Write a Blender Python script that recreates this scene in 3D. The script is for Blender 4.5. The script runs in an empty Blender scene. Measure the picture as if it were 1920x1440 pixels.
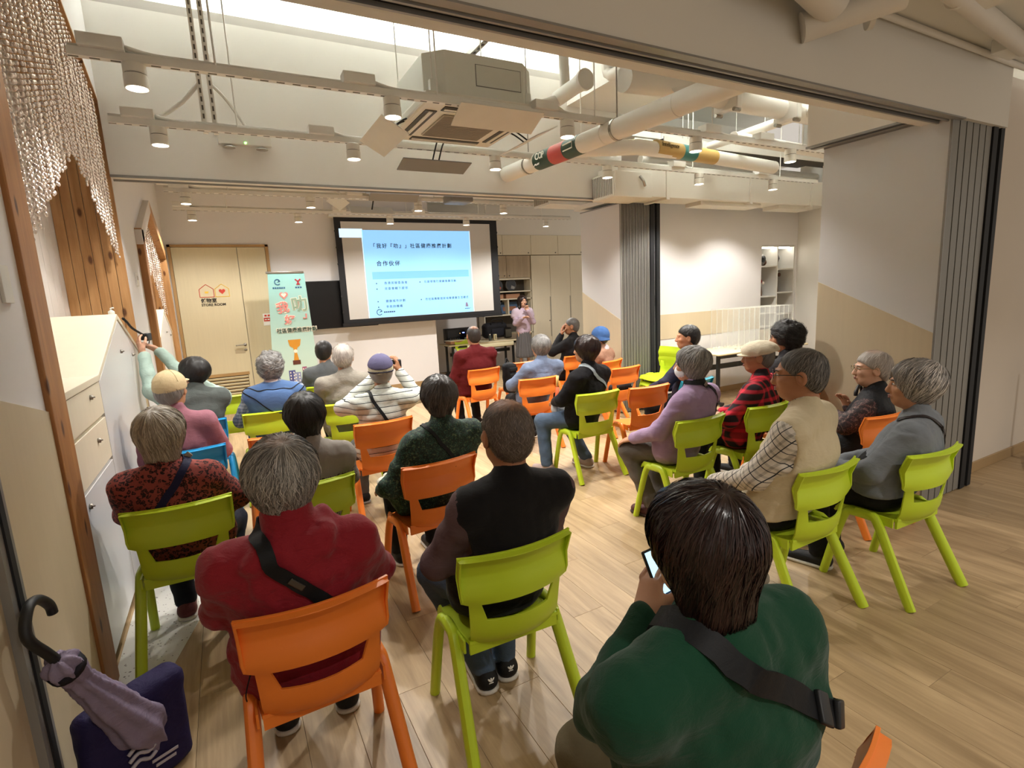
import bpy, bmesh, math, random
import numpy as np
from mathutils import Vector, Matrix, Euler

random.seed(7); np.random.seed(7)
SC = bpy.context.scene
COL = SC.collection
R = math.radians

# ------------------------------------------------------------------ camera, world, exposure
H = 1.68
cam_d = bpy.data.cameras.new('camera'); cam = bpy.data.objects.new('camera', cam_d); COL.objects.link(cam)
cam_d.sensor_width = 36; cam_d.lens = 993.0 / 1920 * 36; cam_d.clip_start = 0.02; cam_d.clip_end = 60
_y, _p, _r = R(28.1), R(-9.65), R(-2.9)
_w = Vector((math.sin(_y) * math.cos(_p), math.cos(_y) * math.cos(_p), math.sin(_p)))
_r0 = Vector((math.cos(_y), -math.sin(_y), 0)); _u0 = _r0.cross(_w)
_rt = _r0 * math.cos(_r) + _u0 * math.sin(_r); _up = -_r0 * math.sin(_r) + _u0 * math.cos(_r)
cam.matrix_world = Matrix(((_rt.x, _up.x, -_w.x, 0), (_rt.y, _up.y, -_w.y, 0), (_rt.z, _up.z, -_w.z, H), (0, 0, 0, 1)))
SC.camera = cam
wd = bpy.data.worlds.new('world'); SC.world = wd; wd.use_nodes = True
wd.node_tree.nodes['Background'].inputs[0].default_value = (1.0, 0.91, 0.80, 1)
wd.node_tree.nodes['Background'].inputs[1].default_value = 0.33
SC.view_settings.view_transform = 'Standard'; SC.view_settings.look = 'None'
SC.view_settings.gamma = 1.0; SC.view_settings.use_curve_mapping = False
SC.view_settings.exposure = 0.95
SPOT_POWER = 76.0
SC.cycles.max_bounces = 7; SC.cycles.diffuse_bounces = 4; SC.cycles.glossy_bounces = 2; SC.cycles.transmission_bounces = 3; SC.cycles.transparent_max_bounces = 16
SC.cycles.caustics_reflective = False; SC.cycles.caustics_refractive = False
SPOT_COL = (1.0, 0.955, 0.90)

# ------------------------------------------------------------------ helpers
def lin(c):
    if isinstance(c, str):
        c = c.lstrip('#'); c = tuple(int(c[i:i + 2], 16) / 255 for i in (0, 2, 4))
    return tuple((v / 12.92 if v <= .04045 else ((v + .055) / 1.055) ** 2.4) for v in c)

MATS = {}
def _nt(name):
    m = bpy.data.materials.new(name); m.use_nodes = True
    nt = m.node_tree; b = nt.nodes['Principled BSDF']
    return m, nt, b
def mixcol(nt, fac, a, b):
    n = nt.nodes.new('ShaderNodeMix'); n.data_type = 'RGBA'
    if isinstance(fac, (int, float)): n.inputs[0].default_value = fac
    else: nt.links.new(fac, n.inputs[0])
    for i, v in ((6, a), (7, b)):
        if isinstance(v, tuple): n.inputs[i].default_value = (*v[:3], 1)
        else: nt.links.new(v, n.inputs[i])
    return n.outputs[2]
def coords(nt, scale=(1, 1, 1), loc=(0, 0, 0), rot=(0, 0, 0), kind='Object'):
    tc = nt.nodes.new('ShaderNodeTexCoord'); mp = nt.nodes.new('ShaderNodeMapping')
    mp.inputs['Scale'].default_value = scale; mp.inputs['Location'].default_value = loc; mp.inputs['Rotation'].default_value = rot
    nt.links.new(tc.outputs[kind], mp.inputs[0]); return mp.outputs[0]
def noise(nt, vec, scale=5, detail=3, rough=.5, dist=0):
    n = nt.nodes.new('ShaderNodeTexNoise'); n.inputs['Scale'].default_value = scale
    n.inputs['Detail'].default_value = detail; n.inputs['Roughness'].default_value = rough
    n.inputs['Distortion'].default_value = dist
    if vec is not None: nt.links.new(vec, n.inputs['Vector'])
    return n.outputs['Fac']
def ramp(nt, fac, stops, interp='LINEAR'):
    n = nt.nodes.new('ShaderNodeValToRGB'); n.color_ramp.interpolation = interp
    el = n.color_ramp.elements
    while len(el) < len(stops): el.new(.5)
    for e, (p, c) in zip(el, stops): e.position = p; e.color = (*c[:3], 1) if isinstance(c, tuple) else (c, c, c, 1)
    nt.links.new(fac, n.inputs[0]); return n.outputs[0]
def math_(nt, op, a, b=None, c=None):
    n = nt.nodes.new('ShaderNodeMath'); n.operation = op
    for i, v in enumerate((a, b, c)):
        if v is None: continue
        if isinstance(v, (int, float)): n.inputs[i].default_value = v
        else: nt.links.new(v, n.inputs[i])
    return n.outputs[0]
def sep(nt, vec):
    n = nt.nodes.new('ShaderNodeSeparateXYZ'); nt.links.new(vec, n.inputs[0]); return n.outputs
def bump(nt, b, fac, strength=.2, dist=.01):
    n = nt.nodes.new('ShaderNodeBump'); n.inputs['Strength'].default_value = strength; n.inputs['Distance'].default_value = dist
    nt.links.new(fac, n.inputs['Height']); nt.links.new(n.outputs[0], b.inputs['Normal'])
def M(name, col, rough=.5, var=.06, scale=6, bmp=0, bscale=60, metal=0, spec=.5, emit=0, stretch=(1, 1, 1), sheen=0, trans=0, ior=1.45, bdist=.004):
    if name in MATS: return MATS[name]
    m, nt, b = _nt(name); c = lin(col)
    v = coords(nt, stretch)
    f = noise(nt, v, scale, 4)
    lo = tuple(max(0, x * (1 - var)) for x in c); hi = tuple(min(1, x * (1 + var)) for x in c)
    nt.links.new(mixcol(nt, f, lo, hi), b.inputs['Base Color'])
    b.inputs['Roughness'].default_value = rough; b.inputs['Metallic'].default_value = metal
    b.inputs['Specular IOR Level'].default_value = spec
    if sheen: b.inputs['Sheen Weight'].default_value = sheen
    if trans: b.inputs['Transmission Weight'].default_value = trans; b.inputs['IOR'].default_value = ior
    if bmp: bump(nt, b, noise(nt, v, bscale, 3), bmp, bdist)
    if emit:
        b.inputs['Emission Color'].default_value = (*c, 1); b.inputs['Emission Strength'].default_value = emit
    MATS[name] = m; return m
def wood(name, c1, c2, axis=2, scale=1.0, rough=.45, knots=False, randomize=False, dens=14, bmp=.08):
    if name in MATS: return MATS[name]
    m, nt, b = _nt(name); st = [dens * scale] * 3; st[axis] = 0.9 * scale
    v = coords(nt, tuple(st))
    if randomize:
        oi = nt.nodes.new('ShaderNodeObjectInfo'); ad = nt.nodes.new('ShaderNodeVectorMath'); ad.operation = 'ADD'
        cx = nt.nodes.new('ShaderNodeCombineXYZ'); r_ = math_(nt, 'MULTIPLY', oi.outputs['Random'], 53.0)
        for i in range(3): nt.links.new(r_, cx.inputs[i])
        nt.links.new(v, ad.inputs[0]); nt.links.new(cx.outputs[0], ad.inputs[1]); v = ad.outputs[0]
    f1 = noise(nt, v, 1.0, 6, .62, .8); f2 = noise(nt, v, 4.0, 4, .6, .2)
    f = math_(nt, 'ADD', math_(nt, 'MULTIPLY', f1, .7), math_(nt, 'MULTIPLY', f2, .3))
    col = ramp(nt, f, [(.32, lin(c1)), (.5, tuple((a + b_) / 2 for a, b_ in zip(lin(c1), lin(c2)))), (.68, lin(c2))])
    if randomize:
        hs = nt.nodes.new('ShaderNodeHueSaturation'); nt.links.new(col, hs.inputs['Color'])
        nt.links.new(math_(nt, 'ADD', math_(nt, 'MULTIPLY', oi.outputs['Random'], .16), .92), hs.inputs['Value']); col = hs.outputs[0]
    if knots:
        vo = nt.nodes.new('ShaderNodeTexVoronoi'); vo.inputs['Scale'].default_value = 2.0
        vo.voronoi_dimensions = '2D'; so = sep(nt, coords(nt)); cb_ = nt.nodes.new('ShaderNodeCombineXYZ')
        nt.links.new(math_(nt, 'MULTIPLY', math_(nt, 'ADD', so[0], so[1]), 2.6), cb_.inputs[0]); nt.links.new(math_(nt, 'MULTIPLY', so[2], 1.1), cb_.inputs[1]); nt.links.new(cb_.outputs[0], vo.inputs['Vector'])
        k = ramp(nt, vo.outputs['Distance'], [(.05, 1.0), (.10, 0.0)])
        col = mixcol(nt, k, col, lin('#5a3316'))
    nt.links.new(col, b.inputs['Base Color']); b.inputs['Roughness'].default_value = rough
    if bmp: bump(nt, b, f2, bmp, .003)
    MATS[name] = m; return m
def emitter(name, col, strength):
    if name in MATS: return MATS[name]
    m, nt, b = _nt(name); c = lin(col); b.inputs['Base Color'].default_value = (*c, 1)
    b.inputs['Emission Color'].default_value = (*c, 1); b.inputs['Emission Strength'].default_value = strength
    MATS[name] = m; return m

def link(o, parent=None):
    COL.objects.link(o)
    if parent is not None: o.parent = parent
    return o
def tag(o, label=None, cat=None, group=None, kind=None):
    if label: o['label'] = label
    if cat: o['category'] = cat
    if group: o['group'] = group
    if kind: o['kind'] = kind
    return o
def empty(name, loc=(0, 0, 0), rz=0, label=None, cat=None, group=None):
    o = bpy.data.objects.new(name, None); o.empty_display_size = .05; o.location = loc; o.rotation_euler = (0, 0, rz)
    link(o); return tag(o, label, cat, group)

class MB:
    """collects geometry for one mesh object"""
    def __init__(s): s.v = []; s.f = []
    def add(s, vs, fs):
        o = len(s.v); s.v += [tuple(map(float, p)) for p in vs]; s.f += [tuple(i + o for i in f) for f in fs]; return s
    def box(s, c, d, rz=0, rot=None):
        hx, hy, hz = d[0] / 2, d[1] / 2, d[2] / 2
        pts = [Vector((x, y, z)) for z in (-hz, hz) for x, y in ((-hx, -hy), (hx, -hy), (hx, hy), (-hx, hy))]
        mt = rot if rot is not None else Matrix.Rotation(rz, 3, 'Z')
        pts = [mt @ p + Vector(c) for p in pts]
        return s.add(pts, [(3, 2, 1, 0), (4, 5, 6, 7), (0, 1, 5, 4), (1, 2, 6, 5), (2, 3, 7, 6), (3, 0, 4, 7)])
    def span(s, a, b):
        return s.box([(a[i] + b[i]) / 2 for i in range(3)], [abs(b[i] - a[i]) for i in range(3)])
    def cbox(s, c, d, ch=.004, rz=0, rot=None):
        """box with chamfered vertical/horizontal edges (rounded look)"""
        bm = bmesh.new(); bmesh.ops.create_cube(bm, size=1)
        for v in bm.verts: v.co = Vector((v.co.x * d[0], v.co.y * d[1], v.co.z * d[2]))
        bmesh.ops.bevel(bm, geom=bm.edges[:], offset=min(ch, min(d) * .45), segments=2, affect='EDGES', profile=.6)
        mt = rot if rot is not None else Matrix.Rotation(rz, 3, 'Z')
        bm.verts.index_update()
        vs = [mt @ v.co + Vector(c) for v in bm.verts]; fs = [tuple(v.index for v in f.verts) for f in bm.faces]
        bm.free(); return s.add(vs, fs)
    def tube(s, pts, r, n=10, cap=True, flat=1.0, up=None):
        pts = [Vector(p) for p in pts]; k = len(pts)
        rs = r if isinstance(r, (list, tuple)) else [r] * k
        vs = []; prev = None
        for i, p in enumerate(pts):
            t = (pts[min(i + 1, k - 1)] - pts[max(i - 1, 0)])
            t = t.normalized() if t.length > 1e-9 else Vector((0, 0, 1))
            if prev is None:
                a = Vector(up) if up is not None else (Vector((0, 0, 1)) if abs(t.z) < .9 else Vector((1, 0, 0)))
            else: a = prev
            n1 = (a - t * a.dot(t))
            n1 = n1.normalized() if n1.length > 1e-6 else t.orthogonal().normalized()
            n2 = t.cross(n1); prev = n1
            for j in range(n):
                an = 2 * math.pi * j / n
                vs.append(p + (n1 * math.cos(an) * flat + n2 * math.sin(an)) * rs[i])
        fs = []
        for i in range(k - 1):
            for j in range(n):
                fs.append((i * n + j, i * n + (j + 1) % n, (i + 1) * n + (j + 1) % n, (i + 1) * n + j))
        if cap: fs += [tuple(range(n))[::-1], tuple((k - 1) * n + j for j in range(n))]
        return s.add(vs, fs)
    def rect_tube(s, pts, w, h, up=(0, 0, 1)):
        pts = [Vector(p) for p in pts]; k = len(pts); vs = []
        for i, p in enumerate(pts):
            t = (pts[min(i + 1, k - 1)] - pts[max(i - 1, 0)]).normalized()
            a = Vector(up); n2 = t.cross(a).normalized(); n1 = n2.cross(t).normalized()
            for sx, sz in ((-1, -1), (1, -1), (1, 1), (-1, 1)): vs.append(p + n2 * sx * w / 2 + n1 * sz * h / 2)
        fs = [(i * 4 + j, i * 4 + (j + 1) % 4, i * 4 + 4 + (j + 1) % 4, i * 4 + 4 + j) for i in range(k - 1) for j in range(4)]
        fs += [(3, 2, 1, 0), tuple((k - 1) * 4 + j for j in range(4))]
        return s.add(vs, fs)
    def lathe(s, prof, c=(0, 0, 0), n=16, axis='Z'):
        vs = []
        for rr, zz in prof:
            for j in range(n):
                a = 2 * math.pi * j / n; x, y = rr * math.cos(a), rr * math.sin(a)
                q = (x, y, zz) if axis == 'Z' else ((x, zz, y) if axis == 'Y' else (zz, x, y))
                vs.append((q[0] + c[0], q[1] + c[1], q[2] + c[2]))
        k = len(prof)
        fs = [(i * n + j, i * n + (j + 1) % n, (i + 1) * n + (j + 1) % n, (i + 1) * n + j) for i in range(k - 1) for j in range(n)]
        fs += [tuple(range(n))[::-1], tuple((k - 1) * n + j for j in range(n))]
        return s.add(vs, fs)
    def prism(s, poly, a, b, axis='Y'):
        """2D polygon extruded a..b along axis. axis X: poly=(y,z); Y: (x,z); Z: (x,y)"""
        n = len(poly)
        def p3(q, t):
            return (t, q[0], q[1]) if axis == 'X' else ((q[0], t, q[1]) if axis == 'Y' else (q[0], q[1], t))
        vs = [p3(q, a) for q in poly] + [p3(q, b) for q in poly]
        fs = [tuple(range(n))[::-1], tuple(range(n, 2 * n))] + [(i, (i + 1) % n, n + (i + 1) % n, n + i) for i in range(n)]
        return s.add(vs, fs)
    def ball(s, c, r, nu=10, nv=7):
        rr = r if isinstance(r, (tuple, list)) else (r, r, r)
        vs = [(c[0], c[1], c[2] - rr[2])]
        for i in range(1, nv):
            t = -math.pi / 2 + math.pi * i / nv
            for j in range(nu):
                a = 2 * math.pi * j / nu
                vs.append((c[0] + rr[0] * math.cos(t) * math.cos(a), c[1] + rr[1] * math.cos(t) * math.sin(a), c[2] + rr[2] * math.sin(t)))
        vs.append((c[0], c[1], c[2] + rr[2])); L = len(vs) - 1
        fs = [(0, 1 + (j + 1) % nu, 1 + j) for j in range(nu)]
        for i in range(nv - 2):
            for j in range(nu):
                a = 1 + i * nu; fs.append((a + j, a + (j + 1) % nu, a + nu + (j + 1) % nu, a + nu + j))
        a = 1 + (nv - 2) * nu
        fs += [(a + j, a + (j + 1) % nu, L) for j in range(nu)]
        return s.add(vs, fs)
    def mesh(s, name, mat=None, smooth=False, fix=True):
        me = bpy.data.meshes.new(name); me.from_pydata(s.v, [], s.f)
        if fix:
            bm = bmesh.new(); bm.from_mesh(me); bmesh.ops.recalc_face_normals(bm, faces=bm.faces); bm.to_mesh(me); bm.free()
        if mat: me.materials.append(mat)
        if smooth: me.shade_smooth()
        return me
    def build(s, name, mat=None, parent=None, smooth=False, loc=None, bevel=0, auto=None, seg=2, fix=True):
        o = bpy.data.objects.new(name, s.mesh(name, mat, smooth or auto is not None, fix)); link(o, parent)
        if loc: o.location = loc
        if auto is not None: o.data.set_sharp_from_angle(angle=R(auto))
        if bevel:
            b = o.modifiers.new('bevel', 'BEVEL'); b.width = bevel; b.segments = seg; b.limit_method = 'ANGLE'; b.angle_limit = R(40)
        return o
def struct(o): o['kind'] = 'structure'; return o

def text(name, body, mat, size, loc, rot, parent=None, align='LEFT', depth=.0012, shear=0, bold=0, spacing=1.0):
    cu = bpy.data.curves.new(name, 'FONT'); cu.body = body; cu.size = size; cu.align_x = align; cu.align_y = 'CENTER'
    cu.extrude = depth; cu.resolution_u = 3; cu.offset = bold; cu.space_character = spacing
    t = bpy.data.objects.new(name, cu); COL.objects.link(t)
    me = bpy.data.meshes.new_from_object(t.evaluated_get(bpy.context.evaluated_depsgraph_get()))
    COL.objects.unlink(t); bpy.data.objects.remove(t); bpy.data.curves.remove(cu)
    me.materials.clear(); me.materials.append(mat)
    o = bpy.data.objects.new(name, me); link(o, parent); o.location = loc; o.rotation_euler = rot
    return o
FRONT = (R(90), 0, 0)          # text on a surface that faces the audience (-Y)
def copy_tree(o, parent=None):
    c = o.copy(); COL.objects.link(c); c.parent = parent
    for ch in [x for x in bpy.data.objects if x.parent == o]: copy_tree(ch, c)
    return c
ORD = ['first', 'second', 'third', 'fourth', 'fifth', 'sixth', 'seventh', 'eighth']
def smooth_path(pts, n=6):
    """Catmull-Rom resample"""
    P = [Vector(p) for p in pts]; out = []
    for i in range(len(P) - 1):
        p0 = P[max(i - 1, 0)]; p1 = P[i]; p2 = P[i + 1]; p3 = P[min(i + 2, len(P) - 1)]
        for k in range(n):
            t = k / n
            out.append(.5 * ((2 * p1) + (p2 - p0) * t + (2 * p0 - 5 * p1 + 4 * p2 - p3) * t * t + (3 * p1 - p0 - 3 * p2 + p3) * t ** 3))
    out.append(P[-1]); return out
# ------------------------------------------------------------------ materials of the setting
PAINT = M('paint_white', '#e2dfd8', .75, .02, 3, .05, 120)
PAINT_LILAC = M('paint_cool_white', '#dfdddd', .7, .02, 3, .04, 120)
CEIL = M('ceiling_white', '#e8e7e0', .8, .02, 2, .05, 90)
BEIGE = M('laminate_birch_panel', '#cbbc9e', .55, .05, 5, .04, 160, stretch=(6, 6, .5))
CREAM = M('laminate_cream', '#dbd2bb', .5, .04, 4, .03, 120, stretch=(5, 5, .6))
PANELW = M('partition_white', '#d4d5d6', .5, .02, 3, .03, 200)
ALU = M('aluminium', '#908f8c', .42, .05, 20, metal=.25)
GREYEDGE = M('partition_edge_grey', '#8a8882', .5, .05, 12, metal=.3)
BLACK = M('black_plastic', '#17181a', .5, .15, 20)
RUBBER = M('black_rubber', '#101216', .7, .15, 30)
WHITEP = M('white_enamel', '#dedbd2', .42, .03, 8)
WHITEL = M('white_laminate', '#d3d3d3', .3, .02, 3)
METALW = M('white_metal_conduit', '#dedbd3', .45, .04, 12)
PINE = wood('pine_board', '#9c6d3d', '#c39766', 2, 1.0, .45, True)
PINED = wood('pine_post', '#8f5c2c', '#bb854b', 2, 1.0, .5, True)
PALEW = M('whitewashed_board', '#d4cdc8', .6, .05, 8, .08, 60, stretch=(8, 8, .6))
OAK = wood('oak_vinyl_plank', '#917856', '#c0a57e', 1, 1.0, .42, False, True, 12)
GREYOAK = wood('grey_oak_veneer', '#9c8b74', '#bba98d', 2, 1.0, .5)
TERR = None
def _terr():
    m, nt, b = _nt('terrazzo_vinyl'); v = coords(nt)
    vo = nt.nodes.new('ShaderNodeTexVoronoi'); vo.inputs['Scale'].default_value = 42; nt.links.new(v, vo.inputs['Vector'])
    nz = noise(nt, v, 30, 2); ch = math_(nt, 'ADD', vo.outputs['Distance'], math_(nt, 'MULTIPLY', nz, .35))
    f = ramp(nt, ch, [(.30, 1.0), (.36, 0.0)])
    cc = mixcol(nt, ramp(nt, noise(nt, v, 60, 1), [(.45, 0.0), (.55, 1.0)]), lin('#5a504c'), lin('#8a7a76'))
    nt.links.new(mixcol(nt, f, lin('#d5d3cc'), cc), b.inputs['Base Color']); b.inputs['Roughness'].default_value = .35
    return m
TERR = _terr()
XL, XR, YF = -.65, 8.5, 9.9

# ------------------------------------------------------------------ floor with planks
fl = struct(MB().span((-1.2, -3.5, -.12), (9.0, 11.3, -.006)).build('floor', M('subfloor', '#6f5b42', .8)))
PW, PL = .19, 1.22
pm = MB().cbox((0, 0, -.004), (PW - .0012, PL - .0012, .008), .0012).mesh('plank', OAK)
cells = []
i0 = math.floor((-1.2 - .846) / PW)
for i in range(i0, i0 + 54):
    x = .846 + (i + .5) * PW
    off = (i * .407) % 1.0 * PL
    for j in range(-3, 10):
        y = j * PL + off
        if y < -3.2 or y > 11.2 or x > 8.9: continue
        cells.append((x, y))
def _key(c):
    x, y = c
    d = Vector((x, y, -H)); z = d.dot(_w)
    if z < .2: return 1e3 + d.length
    u, v = d.dot(_rt) / z, d.dot(_up) / z
    inside = abs(u) < 1.12 and v < .75 and v > -.95
    return d.length if inside else 100 + d.length
cells.sort(key=_key)
for x, y in cells[:300]:
    o = bpy.data.objects.new('plank', pm); link(o, fl); o.location = (x, y, 0)
rest = MB()
for x, y in cells[300:]: rest.box((x, y, -.004), (PW - .0012, PL - .0012, .008))
tag(rest.build('plank_field', OAK, fl), kind='stuff')
MB().prism([(-.65, 2.0), (-.63, 2.0), (-.26, 3.4), (-.2, 4.3), (-.3, 5.2), (-.65, 5.6)], -.001, .0015, 'Z').build('terrazzo_strip', TERR, fl)

# ------------------------------------------------------------------ left wall with two gabled alcoves
GA = dict(y0=2.88, y1=5.5, zs=3.34, ya=4.22, za=3.80)
GB = dict(y0=6.62, y1=9.0, zs=2.45, ya=7.75, za=2.92)
wl = MB()
def seg(y0, y1, z0=0, z1=4.6): wl.span((-1.25, y0, z0), (XL, y1, z1))
seg(-3.5, GA['y0']); seg(GA['y1'], GB['y0']); seg(GB['y1'], 11.2)
for g in (GA, GB):
    wl.prism([(g['y0'], g['zs']), (g['ya'], g['za']), (g['ya'], 4.6), (g['y0'], 4.6)], -1.25, XL, 'X')
    wl.prism([(g['ya'], g['za']), (g['y1'], g['zs']), (g['y1'], 4.6), (g['ya'], 4.6)], -1.25, XL, 'X')
WL = struct(wl.build('wall_left', PAINT_LILAC))
# birch wainscot in front of the first alcove, slanted top
MB().prism([(-3.4, .02), (1.90, .02), (1.90, 1.50), (-3.4, 1.9)], XL, XL + .008, 'X').build('wainscot_panel', BEIGE, WL)
MB().prism([(2.005, .02), (2.66, .02), (2.66, 1.315), (2.005, 1.48)], XL, XL + .008, 'X').build('wainscot_panel', BEIGE, WL)
MB().cbox((XL + .006, 2.47, 1.80), (.012, .09, .13), .003).build('switch_plate', WHITEP, WL)
MB().cbox((XL + .007, 5.98, 1.98), (.014, .09, .12), .003).build('socket_plate', WHITEP, WL)
MB().cbox((XL + .016, 5.98, 1.995), (.006, .05, .035), .002).build('rocker_switch', M('dim_grey', '#b9b0a8', .5), WL)
# jamb of the folding partition on the left wall
j = struct(MB().span((XL, 1.90, 0), (XL + .030, 2.005, 2.66)).build('trim_1', ALU))
MB().span((XL + .029, 1.935, 0), (XL + .036, 1.968, 2.66)).build('rubber_seal', RUBBER, j)
struct(MB().span((XL - .1, 2.66, 0), (XL + .02, 2.88, 3.34)).build('trim_2', PINED, bevel=.006))

def alcove(n, g, plankm, back, side_planks=8, depth=.42):
    """timber lining of a gabled alcove: side boards at the far cheek, boards on the back wall and roof boards"""
    o = struct(MB().prism([(g['y0'], 0), (g['y1'], 0), (g['y1'], g['zs']), (g['ya'], g['za']), (g['y0'], g['zs'])], XL - depth - .03, XL - depth - .012, 'X').build('trim_%d' % n, M('alcove_backing', '#7b5a38', .8)))
    nb = 16; w = (g['y1'] - g['y0']) / nb
    for k in range(nb):
        ya = g['y0'] + k * w + .003; yb = ya + w - .006
        zt = lambda y: g['zs'] + (g['za'] - g['zs']) * (1 - abs(y - g['ya']) / ((g['ya'] - g['y0']) if y < g['ya'] else (g['y1'] - g['ya'])))
        MB().prism([(ya, 0), (yb, 0), (yb, zt(yb)), (ya, zt(ya))], XL - depth - .012, XL - depth, 'X').build('board', back, o, bevel=.003)
    w = depth / side_planks
    for k in range(side_planks):
        MB().cbox((XL - depth + (k + .5) * w, g['y1'] - .008, g['zs'] / 2), (w - .003, .016, g['zs']), .003).build('board', plankm, o)
    for a, b in (((g['y0'], g['zs']), (g['ya'], g['za'])), ((g['ya'], g['za']), (g['y1'], g['zs']))):
        MB().prism([a, b, (b[0], b[1] - .02), (a[0], a[1] - .02)], XL - depth, XL, 'X').build('roof_board', PINE, o)
    return o
alcove(3, GA, PINE, PALEW, 6)
alcove(4, GB, PINE, PINE, 6)
# projecting timber frame of the second alcove
fr = struct(MB().span((XL - .02, 6.46, 0), (XL + .06, 6.62, 2.50)).build('trim_5', PINED, bevel=.005))
MB().span((XL - .02, 9.0, 0), (XL + .06, 9.14, 2.50)).build('far_post', PINE, fr, bevel=.005)
MB().prism([(6.44, 2.48), (7.75, 2.98), (7.75, 2.84), (6.44, 2.34)], XL - .02, XL + .06, 'X').build('rafter', PALEW, fr, bevel=.004)
MB().prism([(7.75, 2.98), (9.16, 2.48), (9.16, 2.34), (7.75, 2.84)], XL - .02, XL + .06, 'X').build('rafter', PINE, fr, bevel=.004)

# ------------------------------------------------------------------ back wall, alcove for cabinets
WB = struct(MB().span((-1.25, YF, 0), (3.66, YF + .2, 4.6)).span((3.46, YF + .2, 0), (3.66, 11.3, 4.6)).span((3.66, 11.25, 0), (8.6, 11.45, 4.6)).build('wall_back', PAINT_LILAC))
struct(MB().span((.92, YF - .012, 0), (3.66, YF, .085)).build('baseboard_back', M('baseboard_wood', '#a98c63', .5), bevel=.003))
WR = struct(MB().span((XR, 1.95, 0), (XR + .2, 5.65, 4.6)).build('wall_right', PAINT))
rw = struct(MB().span((5.33, 5.65, 2.24), (XR + .2, 5.85, 3.0)).span((5.33, 5.65, 1.28), (7.60, 5.85, 2.24))
            .span((5.33, 5.65, 0), (7.60, 5.85, .93)).span((8.45, 5.65, 0), (XR + .2, 5.85, 2.24)).span((7.6, 6.05, 0), (8.5, 6.1, 2.3))
            .span((5.33, 5.652, .93), (7.60, 5.85, 1.28)).span((7.6, 5.65, 0), (8.45, 5.85, .55)).build('wall_recess', PAINT_LILAC))
MB().span((5.33, 5.644, .93), (7.60, 5.651, 1.28)).build('birch_band', BEIGE, rw)
MB().span((5.33, 5.640, 0), (XR, 5.65, .085)).build('baseboard', M('baseboard_wood', '#a98c63', .5), rw)
struct(MB().span((5.02, 1.95, 0), (9.0, 2.15, 3.1)).build('wall_front', M('paint_warm_white', '#d6cbbd', .75, .02, 3, .05, 120)))
struct(MB().span((5.05, 1.937, 0), (9.0, 1.95, .09)).build('baseboard_front', M('baseboard_wood', '#a98c63', .5), bevel=.003))

# ------------------------------------------------------------------ ceilings and beams
struct(MB().span((-1.25, -3.5, 3.08), (9.2, 1.80, 3.2)).build('ceiling_near', CEIL))
struct(MB().span((-1.25, 2.0, 4.5), (9.0, 7.3, 4.6)).span((-1.25, 7.1, 3.7), (9.0, 7.3, 4.5)).build('ceiling', CEIL))
struct(MB().span((-1.25, 5.62, 3.62), (9.0, 11.4, 3.7)).build('ceiling_far', CEIL))
B1 = struct(MB().span((XL, 1.80, 2.66), (5.02, 1.865, 4.6)).span((XL, 1.915, 2.66), (5.02, 2.02, 4.6)).span((XL, 1.865, 2.70), (5.02, 1.915, 2.8)).build('trim_6', PAINT))
MB().span((XL, 1.855, 2.648), (4.32, 1.868, 2.672)).span((XL, 1.912, 2.648), (4.32, 1.926, 2.672)).build('partition_track', ALU, B1)
MB().span((XL, 1.868, 2.665), (4.32, 1.912, 2.70)).build('track_slot', BLACK, B1)
MB().span((XL, 1.795, 2.652), (4.4, 1.84, 2.661)).build('edge_trim', ALU, B1)
# parking pocket over the folded panels
MB().span((4.19, 2.02, 2.70), (5.2, 2.74, 4.5)).build('pocket_bulkhead', PAINT, B1)
MB().span((4.26, 1.98, 2.685), (4.31, 2.75, 2.70)).span((4.19, 2.0, 2.685), (4.21, 2.75, 2.70)).build('parking_track', ALU, B1)
MB().span((4.21, 1.98, 2.69), (4.26, 2.75, 2.70)).build('parking_slot', BLACK, B1)
B2 = struct(MB().span((XL, 5.45, 2.78), (4.62, 5.62, 4.06)).build('trim_7', PAINT))
MB().span((XL, 5.45, 4.06), (4.62, 5.50, 4.13)).build('cove_lip', M('cove_lip_grey', '#b4afa8', .7), B2)
MB().span((XL, 5.44, 2.765), (4.62, 5.455, 2.785)).span((XL, 5.60, 2.765), (4.62, 5.62, 2.785)).build('partition_track', ALU, B2)
MB().span((4.62, 5.62, 2.80), (5.33, 6.5, 2.86)).build('pocket_soffit', PAINT, B2)
B3 = struct(MB().span((3.82, 2.02, 3.8), (4.7, 5.45, 4.5)).build('trim_8', PAINT))
LEDM = emitter('led_strip', '#f4fbff', 9.0)
le = MB().span((XL + .05, 5.51, 4.062), (4.5, 5.53, 4.075)).build('cove_light', LEDM)
tag(le, 'long white light strip hidden behind the lip of the middle beam', 'light strip')
le2 = MB().span((4.74, 2.2, 4.40), (4.77, 5.3, 4.42)).build('cove_light', LEDM)
tag(le2, 'white light strip along the ceiling box behind the big diagonal pipe', 'light strip')
for nm, loc, sx, sy, pw in (('cove_lamp', (1.9, 5.60, 4.085), 4.6, .10, 90), ('cove_lamp', (5.0, 3.7, 4.30), .12, 3.0, 80)):
    ld = bpy.data.lights.new(nm, 'AREA'); ld.shape = 'RECTANGLE'; ld.size = sx; ld.size_y = sy; ld.energy = pw; ld.color = (.95, 1.0, .97)
    lo = link(bpy.data.objects.new(nm, ld)); lo.location = loc; lo.rotation_euler = (R(180 + 12) if sx > 1 else R(180), 0 if sx > 1 else R(-25), 0)

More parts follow.
